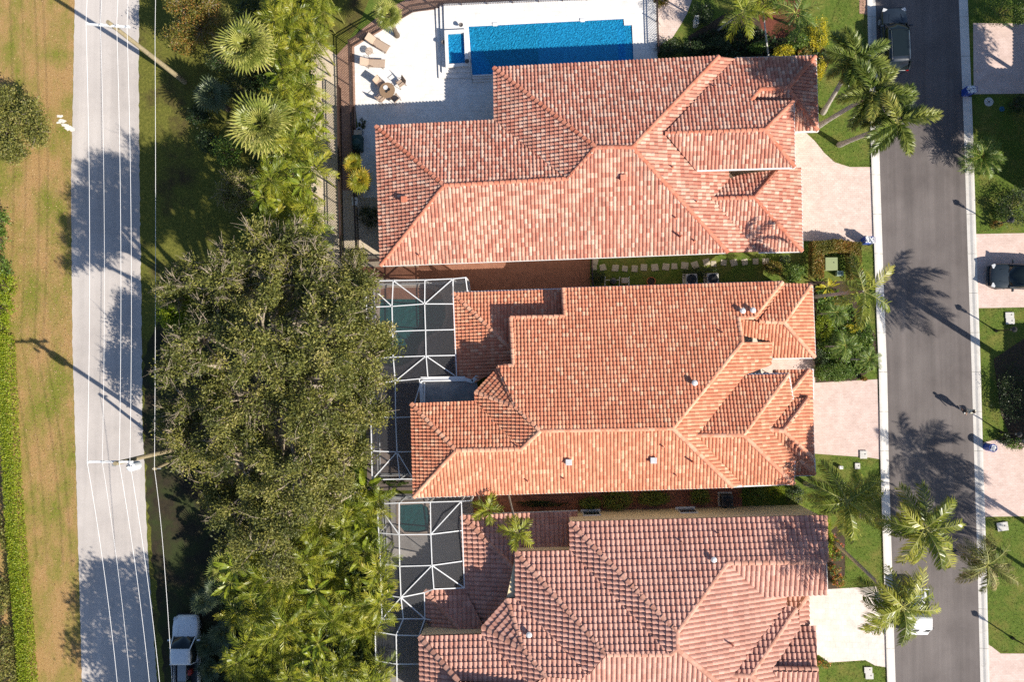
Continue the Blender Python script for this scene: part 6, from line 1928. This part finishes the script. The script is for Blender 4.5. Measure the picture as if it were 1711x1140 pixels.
# small utility truck with bags, under the coconut palm
c = P(1533, 1022, 0.9); base = (c[0], c[1], 0.008)
t = thing('utility_truck', 'small white utility truck with an open bed under the coconut palm', 'truck', base, math.radians(-90))
UW = paint('fleet_white', (0.72, 0.72, 0.72))
bevel(MB().box((-0.72, 0, 0.55), (1.75, 1.55, 0.3)).build('bed_floor', TRIM, t, (0, 0, 0)), 0.02)
for sg in (-1, 1):
    bevel(MB().box((-0.72, sg * 0.78, 0.85), (1.75, 0.07, 0.42)).build('bed_side', plain('navy_panel', (0.02, 0.03, 0.05), 0.5), t, (0, 0, 0)), 0.015)
    for x in (-1.15, 1.05):
        w = MB().tube([(x, sg * 0.55, 0.28), (x, sg * 0.76, 0.28)], 0.28, 16).build('wheel', TYRE, t, (0, 0, 0))
        MB().tube([(x, sg * 0.7, 0.28), (x, sg * 0.775, 0.28)], 0.16, 12).build('rim', RIM, w, (0, 0, 0))
    MB().box((1.68, sg * 0.5, 0.62), (0.06, 0.3, 0.18)).build('headlight', LAMPG, t, (0, 0, 0))
    m = MB().box((1.15, sg * 0.88, 1.15), (0.1, 0.2, 0.2)); m.build('mirror', TRIM, t, (0, 0, 0))
MB().box((-1.62, 0, 0.85), (0.07, 1.62, 0.42)).build('tailgate', UW, t, (0, 0, 0))
bevel(loft([(1.68, [(0, 0.3), (0.70, 0.3), (0.72, 0.8), (0.68, 0.95), (0, 0.98)]), (1.45, [(0, 0.3), (0.76, 0.3), (0.77, 0.95), (0.74, 1.08), (0, 1.1)]), (1.05, [(0, 0.3), (0.77, 0.3), (0.77, 1.0), (0.66, 1.72), (0, 1.75)]), (0.3, [(0, 0.3), (0.77, 0.3), (0.77, 1.0), (0.66, 1.76), (0, 1.78)]), (0.18, [(0, 0.3), (0.76, 0.3), (0.76, 1.0), (0.66, 1.70), (0, 1.72)])]).build('cab', UW, t, (0, 0, 0)), 0.03)
MB().add([(1.435, -0.66, 1.12), (1.435, 0.66, 1.12), (1.075, 0.6, 1.70), (1.075, -0.6, 1.70)], [(0, 1, 2, 3)]).build('windscreen', CARGLASS, t, (0, 0, 0), fix=False)
MB().box((1.72, 0, 0.42), (0.1, 1.5, 0.2)).build('bumper', WHITE, t, (0, 0, 0))
for k, (x, y, r_) in enumerate(((-1.2, 0.3, 0.36), (-1.15, -0.35, 0.33), (-0.6, 0.1, 0.38), (-0.5, -0.5, 0.26))):
    q = Vector(base) + Matrix.Rotation(math.radians(-90), 3, 'Z') @ Vector((x, y, 0.69))
    mb = MB(); n = 12; V = []; F = []
    for i in range(7):
        ph = math.pi * i / 6
        for j in range(n):
            th = 2 * math.pi * j / n; rr = r_ * math.sin(ph) * random.uniform(0.82, 1.12) if 0 < i < 6 else 0.03
            V.append((rr * math.cos(th), rr * math.sin(th), r_ * 0.75 * (1 - math.cos(ph)) * random.uniform(0.95, 1.05)))
    for i in range(6):
        for j in range(n):
            F.append((i * n + j, i * n + (j + 1) % n, (i + 1) * n + (j + 1) % n, (i + 1) * n + j))
    mb.add(V, F); mb.cur = 0; mb.tube([(0, 0, r_ * 1.45), (0.03, 0.02, r_ * 1.75)], [0.04, 0.09], 7)
    o = mb.build('rubbish_bag', [plain('white_bag', (0.7, 0.7, 0.72), 0.35), plain('pale_blue_bag', (0.35, 0.5, 0.62), 0.35)][k % 2], None, tuple(q))
    tag(o, ['large white rubbish bag in the utility truck bed', 'large pale blue rubbish bag in the utility truck bed', 'plump white rubbish bag against the truck cab', 'small pale blue rubbish bag in the bed corner'][k], 'bag')

# ---------------------------------------------------------------- power line
WOOD = M('weathered_pole_wood', (0.34, 0.28, 0.17), (0.22, 0.18, 0.11), 5, 0.9, fine=22, bs_=0.5)
WIRE = plain('bare_wire', (0.8, 0.8, 0.8), 0.5, 0.0)


def pole(label, base, top, h, arm, arm2=None, transformer=False):
    b = G(*base); tp = P(*top, h)
    t = thing('power_pole', label, 'power pole', tuple(b))
    MB().tube([b, b + (tp - b) * 0.5, tp], [0.19, 0.165, 0.13], 12).build('shaft', WOOD, t, fix=False)
    a0, a1 = P(*arm[0], h - 0.35), P(*arm[1], h - 0.35)
    MB().beam(a0, a1, 0.13, 0.12).build('crossarm', WHITE, t)
    ins = []
    for s in (0.02, 0.36, 0.74, 0.98):
        p = a0 + (a1 - a0) * s
        MB().lathe([(0.05, 0), (0.09, 0.06), (0.05, 0.10), (0.08, 0.15), (0.03, 0.22)], p + (0, 0, 0.06), 10).build('insulator', plain('porcelain', (0.7, 0.69, 0.66), 0.3), t); ins.append(p + (0, 0, 0.26))
    MB().beam(a0 + (a1 - a0) * 0.3, b + (tp - b) * 0.88, 0.03).build('brace', GREYM, t)
    MB().beam(a0 + (a1 - a0) * 0.8, b + (tp - b) * 0.88, 0.03).build('brace', GREYM, t)
    if transformer:
        q = b + (tp - b) * 0.90 + np.array([0.45, -0.35, 0])
        MB().lathe([(0.25, -0.9), (0.30, -0.85), (0.30, 0.0), (0.24, 0.06), (0.05, 0.09)], q, 16).build('transformer', plain('pale_tank', (0.60, 0.62, 0.64), 0.4), t, smooth=False)
        for k in (-0.12, 0.12):
            MB().lathe([(0.05, 0), (0.07, 0.06), (0.05, 0.12), (0.06, 0.18), (0.02, 0.26)], q + (k, 0, 0.06), 8).build('bushing', plain('porcelain', (0.7, 0.69, 0.66)), t)
        q2 = b + (tp - b) * 0.93 + np.array([-0.5, -0.2, 0])
        MB().lathe([(0.09, -0.3), (0.11, -0.1), (0.06, 0.1)], q2, 10).build('fuse_cutout', GREYM, t)
        MB().tube([q2, q2 + (0.1, 0.3, 0.6), a0 + (a1 - a0) * 0.4 + (0, 0, 0.2)], 0.012, 5).build('jumper', TRIM, t)
    return t, ins


p1, i1 = pole('wooden power pole leaning over the back road beside sparse brownish tree', (309, 137), (180, 36), 10.8, ((146, 40), (217, 45)))
p2, i2 = pole('wooden power pole carrying a transformer beside the big olive tree', (318, 745), (192, 775), 10.8, ((148, 772), (222, 772)), transformer=True)


def wire(label, pts, sag, r_=0.012, group='wires strung along the back road'):
    P_ = []
    for a, b in zip(pts, pts[1:]):
        for i in range(16):
            s = i / 16; q = np.asarray(a) + (np.asarray(b) - np.asarray(a)) * s; q = q - np.array([0, 0, sag * 4 * s * (1 - s)]); P_.append(q)
    P_.append(np.asarray(pts[-1]))
    o = MB().tube(P_, r_, 5).build('power_wire', WIRE, None, fix=False)
    tag(o, label, 'wire', group)


ends_n = [(143, -340), (168, -340), (196, -340), (212, -340)]
ends_s = [(205, 1240), (226, 1240), (259, 1240), (276, 1240)]
labs = ['bare power wire on the verge side of the crossarms', 'bare power wire nearest the pole tops', 'bare power wire between pole tops and palm side wire', 'bare power wire at the palm side end of the crossarms']
for k in range(4):
    wire(labs[k], [P(*ends_n[k], 10.7), i1[k], i2[k], P(*ends_s[k], 10.7)], 0.35, 0.013 if k != 1 else 0.010)
s_top = P(258, 784, 6.4); sb = G(300, 764)
t = thing('service_pole', 'short secondary wooden pole at the edge of the big tree crown', 'pole', tuple(sb))
MB().tube([sb, (sb + s_top) / 2, s_top], [0.15, 0.13, 0.11], 10).build('shaft', WOOD, t, fix=False)
MB().beam(s_top + (-0.1, 0, -0.2), s_top + (0.35, 0, -0.2), 0.08, 0.1).build('bracket', GREYM, t)
MB().lathe([(0.06, -0.3), (0.08, -0.2), (0.05, 0)], s_top + (-0.1, 0, 0), 8).build('insulator', WHITE, t)
wire('thin telephone line running past the short secondary pole', [P(260, -340, 6.6), P(259, 60, 6.5), s_top, P(275, 950, 6.2), P(292, 1240, 6.4)], 0.12, 0.014, None)


# ---------------------------------------------------------------- street things
def lamp(label, base, h=2.3, group=None):
    b = G(*base)
    t = thing('street_lamp', label, 'street lamp', tuple(b), 0, group)
    MB().lathe([(0.12, 0), (0.12, 0.1), (0.07, 0.2), (0.05, 0.5), (0.04, h - 0.5), (0.07, h - 0.47), (0.1, h - 0.42)], n=12).build('post', BLACKM, t, (0, 0, 0))
    mb = MB()
    for k in range(4):
        a = k * math.pi / 2 + 0.78; mb.beam((0.09 * math.cos(a), 0.09 * math.sin(a), h - 0.42), (0.17 * math.cos(a), 0.17 * math.sin(a), h), 0.025)
    mb.build('lantern_frame', BLACKM, t, (0, 0, 0))
    MB().lathe([(0.07, h - 0.41), (0.125, h - 0.02)], n=4).build('lantern_glass', plain('frosted_glass', (0.5, 0.5, 0.47), 0.3), t, (0, 0, 0))
    MB().lathe([(0.22, h), (0.20, h + 0.05), (0.08, h + 0.16), (0.03, h + 0.24)], n=8).build('cap', BLACKM, t, (0, 0, 0))


lamp('black lantern post at the foot of the far side shrubs', (1660, 377))
lamp('black lantern post on the lawn with two meter boxes', (1664, 553))
lamp('black lantern post beside the dark shrub by the blue drum', (1672, 722))
lamp('black lantern post on the lawn below the drying palm', (1692, 1067))


def bin_(label, px, py, rz, lid):
    c = G(px, py)
    t = thing('wheelie_bin', label, 'bin', (c[0], c[1], 0.012), rz)
    bl = plain('blue_plastic', (0.015, 0.06, 0.35), 0.45)
    bevel(MB().box((0, 0, 0.48), (0.5, 0.58, 0.86), 0, 1.08).build('body', bl, t, (0, 0, 0)), 0.03)
    mb = MB(); n = 70
    pts = rng.uniform((-0.22, -0.26, 0.86), (0.22, 0.26, 1.02), size=(n, 3))
    v, f, ti = leaves(pts, 0.2, 1.2, None, 0.8)
    link('waste_paper', np_mesh('waste_paper', v, f, ti), lid, t, (0, 0, 0))
    for sg in (-1, 1):
        MB().tube([(0.0 + sg * 0.2, -0.32, 0.12), (sg * 0.28, -0.32, 0.12)], 0.12, 12).build('wheel', TRIM, t, (0, 0, 0))
    MB().tube([(-0.2, -0.34, 0.9), (-0.2, -0.42, 0.92), (0.2, -0.42, 0.92), (0.2, -0.34, 0.9)], 0.018).build('handle', bl, t, (0, 0, 0))


PAPER = leaf_mat('waste_paper', [(0.0, (0.55, 0.58, 0.65)), (0.6, (0.75, 0.75, 0.74)), (1.0, (0.8, 0.8, 0.8))], 0.05, 0.7, False)
bin_('blue recycling bin full of white paper at the far kerb', 1612, 156, 1.57, PAPER)
bin_('blue recycling bin full of white paper by the rust hedge', 1444, 404, 1.57, PAPER)
c = G(1648, 747)
t = thing('recycling_drum', 'round blue recycling drum with a pale lid at driveway corner', 'drum', (c[0], c[1], 0.012))
BL = plain('blue_plastic', (0.015, 0.06, 0.35))
MB().lathe([(0.26, 0), (0.28, 0.05), (0.27, 0.3), (0.285, 0.33), (0.27, 0.36), (0.28, 0.85), (0.30, 0.9), (0.28, 0.9), (0.26, 0.8)], n=20).build('barrel', BL, t, (0, 0, 0), smooth=False)
v, f, ti = leaves(rng.uniform((-0.17, -0.17, 0.8), (0.17, 0.17, 0.92), size=(40, 3)), 0.18, 1.2, None, 0.8)
link('waste_paper', np_mesh('waste_paper', v, f, ti), PAPER, t, (0, 0, 0))


def cover(name, label, px, py, sx, sy, h, mat, rz=0.0, cat='utility box', lid=True, group=None):
    c = G(px, py)
    t = thing(name, label, cat, (c[0], c[1], 0.0), rz, group)
    bevel(MB().box((0, 0, h / 2), (sx, sy, h)).build('box', mat, t, (0, 0, 0)), 0.03)
    if lid:
        bevel(MB().box((0, 0, h + 0.015), (sx * 1.06, sy * 1.06, 0.05)).build('lid', mat, t, (0, 0, 0)), 0.015)
        MB().lathe([(0.045, h + 0.04), (0.045, h + 0.045)], (sx * 0.2, sy * 0.1, 0), 10).build('keyhole', BLACKM, t, (0, 0, 0))


CONC = M('pale_concrete', (0.56, 0.54, 0.50), (0.48, 0.46, 0.43), 5, 0.85)
cover('transformer_box', 'green utility box inside the rust coloured horseshoe hedge', 1383, 443, 0.85, 0.9, 0.75, plain('utility_green', (0.26, 0.30, 0.14), 0.5))
cover('utility_box', 'small pale green utility box beside the green box in hedge', 1400, 458, 0.45, 0.35, 0.45, plain('pale_utility_green', (0.30, 0.38, 0.30), 0.5))
cover('meter_cover', 'pale meter cover on lamp post lawn, nearer the far driveway', 1686, 527, 0.6, 0.42, 0.06, CONC)
cover('meter_cover', 'pale meter cover on lamp post lawn, nearer the shade', 1687, 537, 0.6, 0.42, 0.06, CONC)
cover('meter_cover', 'pale meter cover on the lawn by pink brown roof, nearer the driveway', 1450, 1120, 0.55, 0.42, 0.06, CONC)
cover('meter_cover', 'pale meter cover on the lawn by pink brown roof, farther from driveway', 1452, 1130, 0.55, 0.42, 0.06, CONC)
cover('meter_cover', 'grey meter cover at the pink driveway corner by kerb', 1442, 760, 0.5, 0.55, 0.07, CONC)
cover('meter_cover', 'small pale meter cover in the lawn beside coconut palm', 1432, 779, 0.36, 0.42, 0.07, CONC)
cover('sprinkler_box', 'small white box on the lawn beside orange roof porch', 1403, 781, 0.25, 0.22, 0.3, WPLAST)
cover('meter_cover', 'pale square meter cover by the drying palm', 1674, 880, 0.75, 0.6, 0.08, CONC, 0.15)
cover('electric_box', 'white electrical box standing on gravel by shaded gable', 597, 340, 0.4, 0.6, 0.9, WPLAST)
cover('garden_lamp', 'white garden lamp box beside the dark shrub and pink path', 1161, 40, 0.3, 0.6, 0.8, WPLAST)
c = G(1652, 170)
t = thing('sewer_cover', 'pale oval sewer cover in the shaded lawn by blue bin', 'cover', (c[0], c[1], 0.0))
MB().lathe([(0.34, 0), (0.34, 0.03), (0.32, 0.04)], n=20).build('slab', CONC, t, (0, 0, 0)); MB().lathe([(0.07, 0.04), (0.07, 0.046)], n=10).build('hole', BLACKM, t, (0, 0, 0))
c = G(1674, 182)
t = thing('water_valve', 'small round blue valve lid in the shaded lawn', 'valve lid', (c[0], c[1], 0.0))
MB().lathe([(0.2, 0), (0.2, 0.03), (0.18, 0.04)], n=16).build('lid', plain('teal_plastic', (0.02, 0.12, 0.22), 0.5), t, (0, 0, 0)); MB().lathe([(0.04, 0.04), (0.04, 0.05)], n=8).build('knob', BLACKM, t, (0, 0, 0))

# ---------------------------------------------------------------- the walker
def person(px, py, face_ang):
    c = G(px, py)
    t = thing('person', 'person in a pale shirt and dark shorts walking on the street', 'person', (c[0], c[1], 0.008), face_ang)
    me = bpy.data.meshes.new('body')
    J = {'pel': (0, 0, 0.95), 'sp1': (0.01, 0, 1.12), 'sp2': (0.02, 0, 1.30), 'nk': (0.02, 0, 1.47), 'hd0': (0.035, 0, 1.56), 'hd1': (0.045, 0, 1.66), 'hd2': (0.035, 0, 1.73),
         'hl': (0.0, 0.10, 0.92), 'kl': (0.16, 0.11, 0.52), 'al': (0.12, 0.11, 0.09), 'tl': (0.26, 0.115, 0.04), 'hr': (0.0, -0.10, 0.92), 'kr': (-0.02, -0.11, 0.50), 'ar': (-0.24, -0.11, 0.13), 'tr': (-0.12, -0.115, 0.04),
         'shl': (0.02, 0.19, 1.42), 'el': (-0.06, 0.25, 1.14), 'wl': (0.06, 0.25, 0.92), 'pl': (0.09, 0.245, 0.85), 'shr': (0.02, -0.19, 1.42), 'er': (0.02, -0.25, 1.14), 'wr': (0.18, -0.24, 0.96), 'pr': (0.22, -0.235, 0.90)}
    R_ = {'pel': .15, 'sp1': .13, 'sp2': .15, 'nk': .06, 'hd0': .075, 'hd1': .10, 'hd2': .075, 'hl': .09, 'kl': .06, 'al': .042, 'tl': .04, 'hr': .09, 'kr': .06, 'ar': .042, 'tr': .04, 'shl': .065, 'el': .045, 'wl': .032, 'pl': .036, 'shr': .065, 'er': .045, 'wr': .032, 'pr': .036}
    E = [('pel', 'sp1'), ('sp1', 'sp2'), ('sp2', 'nk'), ('nk', 'hd0'), ('hd0', 'hd1'), ('hd1', 'hd2'), ('pel', 'hl'), ('hl', 'kl'), ('kl', 'al'), ('al', 'tl'), ('pel', 'hr'), ('hr', 'kr'), ('kr', 'ar'), ('ar', 'tr'), ('sp2', 'shl'), ('shl', 'el'), ('el', 'wl'), ('wl', 'pl'), ('sp2', 'shr'), ('shr', 'er'), ('er', 'wr'), ('wr', 'pr')]
    for s_, w in (('l', 0.245), ('r', -0.235)):
        sg = 1 if s_ == 'l' else -1
        b0 = np.array(J['p' + s_])
        for k in range(4):
            n1, n2 = 'f%s%d' % (s_, k), 'g%s%d' % (s_, k)
            J[n1] = tuple(b0 + (0.035 - 0.02 * k, 0, -0.055)); J[n2] = tuple(b0 + (0.045 - 0.02 * k, -sg * 0.015, -0.095 + 0.008 * abs(k - 1.2)))
            R_[n1] = .010; R_[n2] = .008; E += [('p' + s_, n1), (n1, n2)]
        J['t' + s_ + 'h'] = tuple(b0 + (0.045, -sg * 0.02, -0.02)); R_['t' + s_ + 'h'] = .010; E += [('p' + s_, 't' + s_ + 'h')]
    ks = list(J); ix = {k: i for i, k in enumerate(ks)}
    me.from_pydata([J[k] for k in ks], [(ix[a], ix[b]) for a, b in E], [])
    o = link('body', me, plain('skin', (0.42, 0.25, 0.17), 0.6), t, (0, 0, 0))
    o.modifiers.new('skin', 'SKIN')
    for i, k in enumerate(ks):
        me.skin_vertices[0].data[i].radius = (R_[k], R_[k] * (0.75 if k in ('pel', 'sp1', 'sp2') else 1.0))
    me.skin_vertices[0].data[ix['pel']].use_root = True
    s = o.modifiers.new('sub', 'SUBSURF'); s.levels = 1; s.render_levels = 2
    shirt = plain('pale_shirt', (0.62, 0.58, 0.46), 0.85); shorts = plain('dark_shorts', (0.03, 0.032, 0.04), 0.85)
    def shell(name, rings, mat):
        n = 14; V = []; F = []
        for x, y, z, rx, ry in rings:
            V += [(x + rx * math.cos(2 * math.pi * k / n), y + ry * math.sin(2 * math.pi * k / n), z) for k in range(n)]
        for i in range(len(rings) - 1):
            F += [(i * n + k, i * n + (k + 1) % n, (i + 1) * n + (k + 1) % n, (i + 1) * n + k) for k in range(n)]
        return MB().add(V, F).build(name, mat, t, (0, 0, 0), smooth=True)
    shell('shirt', [(0, 0, 0.88, .155, .20), (0, 0, 1.02, .15, .19), (0.01, 0, 1.18, .14, .185), (0.02, 0, 1.34, .15, .215), (0.02, 0, 1.43, .12, .22), (0.02, 0, 1.48, .085, .12), (0.02, 0, 1.50, .07, .075)], shirt)
    for sg, sh, el in ((1, 'shl', 'el'), (-1, 'shr', 'er')):
        a, b = np.array(J[sh]), np.array(J[el]); MB().tube([a + (0, -sg * 0.05, 0.02), a, a + (b - a) * 0.55], [0.085, 0.09, 0.075], 10, False).build('sleeve', shirt, t, (0, 0, 0), smooth=True, fix=False)
    for h_, k_ in (('hl', 'kl'), ('hr', 'kr')):
        a, b = np.array(J[h_]), np.array(J[k_]); MB().tube([a + (0, 0, 0.08), a, a + (b - a) * 0.85], [0.125, 0.125, 0.105], 12, False).build('shorts_leg', shorts, t, (0, 0, 0), smooth=True, fix=False)
    mb = MB(); n = 12; V = []; F = []
    for i in range(6):
        ph = math.pi * 0.5 * i / 5
        for k in range(n):
            a = 2 * math.pi * k / n; rr = 0.112 * math.cos(ph)
            V.append((0.03 + rr * math.cos(a), rr * 0.9 * math.sin(a), 1.665 + 0.115 * math.sin(ph) - (0.05 if i == 0 and math.cos(a) < 0 else 0)))
    for i in range(5):
        F += [(i * n + k, i * n + (k + 1) % n, (i + 1) * n + (k + 1) % n, (i + 1) * n + k) for k in range(n)]
    mb.add(V, F).build('hair', plain('dark_hair', (0.04, 0.025, 0.018), 0.7), t, (0, 0, 0), smooth=True)
    for a, b in (('al', 'tl'), ('ar', 'tr')):
        p_, q_ = np.array(J[a]), np.array(J[b]); MB().tube([p_ + (-0.06, 0, -0.03), p_ + (0, 0, -0.02), q_, q_ + (0.03, 0, -0.005)], [0.035, 0.052, 0.045, 0.025], 10).build('shoe', plain('white_shoe', (0.6, 0.6, 0.58), 0.6), t, (0, 0, 0), smooth=True)
    mb = MB(); mb.lathe([(0.014, 0), (0.014, 0.01)], (0.135, 0.035, 1.665), 8); mb.lathe([(0.014, 0), (0.014, 0.01)], (0.135, -0.035, 1.665), 8)
    mb.build('eyes', BLACKM, t, (0, 0, 0)); MB().beam((0.135, 0, 1.66), (0.155, 0, 1.63), 0.025).build('nose', plain('skin', (0.4, 0.2, 0.1)), t, (0, 0, 0))


person(1607, 686, math.radians(-75))

# ---------------------------------------------------------------- beyond the frame: neighbours whose shade falls into the picture
h4 = House('house', 'neighbour house with terracotta roof beyond the far side driveways', (1830, 200), T1, K1, 0.262, 0.335, 0.065, 0.035, blend_tint, 0)
def hip(h, x0, y0, x1, y1, z, rid):
    """hipped block; corners are ground pixels"""
    def q(x, y, zz):
        g = G(x, y, zz); # pixel where that raised point shows
        d_ = g - CP; k = FPX / d_.dot(CD); return (855.5 + d_.dot(CR) * k, 570 - d_.dot(CU) * k)
    m = min(x1 - x0, y1 - y0) / 2
    zr_ = z + 0.4 * m / 22.0
    A_, B_, C_, D_ = q(x0, y0, z), q(x1, y0, z), q(x1, y1, z), q(x0, y1, z)
    if x1 - x0 > y1 - y0:
        R_, S_ = q(x0 + m, (y0 + y1) / 2, zr_), q(x1 - m, (y0 + y1) / 2, zr_)
        h.face(A_, B_, z, [A_, B_, S_, R_]); h.face(B_, C_, z, [B_, C_, S_]); h.face(C_, D_, z, [C_, D_, R_, S_]); h.face(D_, A_, z, [D_, A_, R_])
    else:
        R_, S_ = q((x0 + x1) / 2, y0 + m, zr_), q((x0 + x1) / 2, y1 - m, zr_)
        h.face(A_, B_, z, [A_, B_, R_]); h.face(B_, C_, z, [B_, C_, S_, R_]); h.face(C_, D_, z, [C_, D_, S_]); h.face(D_, A_, z, [D_, A_, R_, S_])
    h.caps += [(A_, R_), (R_, S_), (C_, S_)] + ([(D_, R_), (B_, S_)] if x1 - x0 > y1 - y0 else [(B_, R_), (D_, S_)])
    g = [tuple(G(*p)[:2]) for p in ((x0, y0), (x1, y0), (x1, y1), (x0, y1))]
    MB().prism(offset_poly(g, 0.5), 0, z - 0.05).build('wall', WALLW, h.root)


hip(h4, 1722, 168, 1900, 345, 3.2, 0)
hip(h4, 1786, -160, 2050, 170, 3.4, 0)
h4.finish()
h5 = House('house', 'neighbour house with orange roof beyond the striped lawn', (1850, 700), T2, K2, 0.262, 0.335, 0.065, 0.035, orange_tint, 0)
hip(h5, 1772, 600, 2050, 800, 3.4, 0)
hip(h5, 1738, 640, 1900, 735, 3.0, 0)
h5.finish()
# palms standing there
for k, (x, y, h, kd) in enumerate(((1762, 246, 8.6, 'fox'), (1742, 196, 8.2, 'fox'), (1795, 215, 9.4, 'fox'), (1820, 290, 9.8, 'fox'), (1850, 150, 9.0, 'fox'), (1790, 300, 9.0, 'fox'), (1756, 292, 8.4, 'fox'), (1832, 232, 9.2, 'fox'), (1845, 335, 9.4, 'fox'), (1775, 170, 8.6, 'fox'))):
    b = G(x, y); palm('foxtail_palm', 'tall foxtail palm in the neighbour garden beyond the street', 'palm', b, b + (0.3, 0.2, h), kd, 14, -0.5, 0.9, 0.16, 1.1, 'tall foxtail palms beyond the street', PALMT, 0.1, 0.7)
for k, (lab, x, y, h, s_) in enumerate((('royal palm with thick trunk beside the neighbour house beyond the street', 1733, 636, 8.8, 1.15), ('coconut palm at the end of the far side driveway', 1792, 925, 9.6, 1.2), ('coconut palm beyond the lawn with the drying palm', 1808, 1010, 9.2, 1.15))):
    b = G(x, y); palm('coconut_palm', lab, 'palm', b, b + (0.4, -0.2, h), 'coco', 18, -0.5, 0.95, 0.24 if k == 0 else 0.15, s_, None, PALMT, 0.1)


def shade_tree(label, gx, gy, r_, h):
    b = G(gx, gy); t = thing('broadleaf_tree', label, 'tree', tuple(b))
    MB().tube([b, b + (0.2, 0.1, h * 0.35), b + (0, 0, h * 0.6)], [0.4, 0.3, 0.2], 9).build('trunk', BARK, t, fix=False)
    P_ = []; T_ = []; br = MB()
    for q in range(16):
        a = q * 2.4; rr = r_ * math.sqrt((q + 0.3) / 16)
        c = b + np.array([rr * math.cos(a), rr * math.sin(a), h - 0.8 - 0.25 * rr])
        pts, ti, cc = clumps(c, (1.5, 1.5, 0.9), 60, 22, (0.26, 0.26, 0.16), 0.3, 1.0); P_.append(pts); T_.append(ti)
        br.tube([b + (0, 0, h * 0.55), (b + (0, 0, h * 0.6) + c) / 2, c], [0.16, 0.1, 0.04], 5)
    br.build('limbs', TWIG, t, fix=False)
    foliage('crown', np.concatenate(P_), np.concatenate(T_), 0.24, L_OLIVE, t)


shade_tree('olive green tree south of the thicket shading the back road', 462, 1205, 4.6, 11.4)
shade_tree('unseen olive green tree added for street shade among the tall foxtail palms', 1800, 205, 2.8, 10.0)  # added out of view to darken the upper end of the street
shade_tree('smaller unseen olive green tree added for street shade among the tall foxtail palms', 1818, 296, 2.2, 9.6)  # second unseen tree, added for the same street shade
shade_tree('olive green tree behind the parked pickup truck', 540, 1235, 3.6, 10.6)
shade_tree('olive green tree south of the pink brown roof cage', 596, 1285, 4.4, 10.8)
shade_tree('olive green tree farthest along the back road', 470, 1360, 4.6, 10.8)
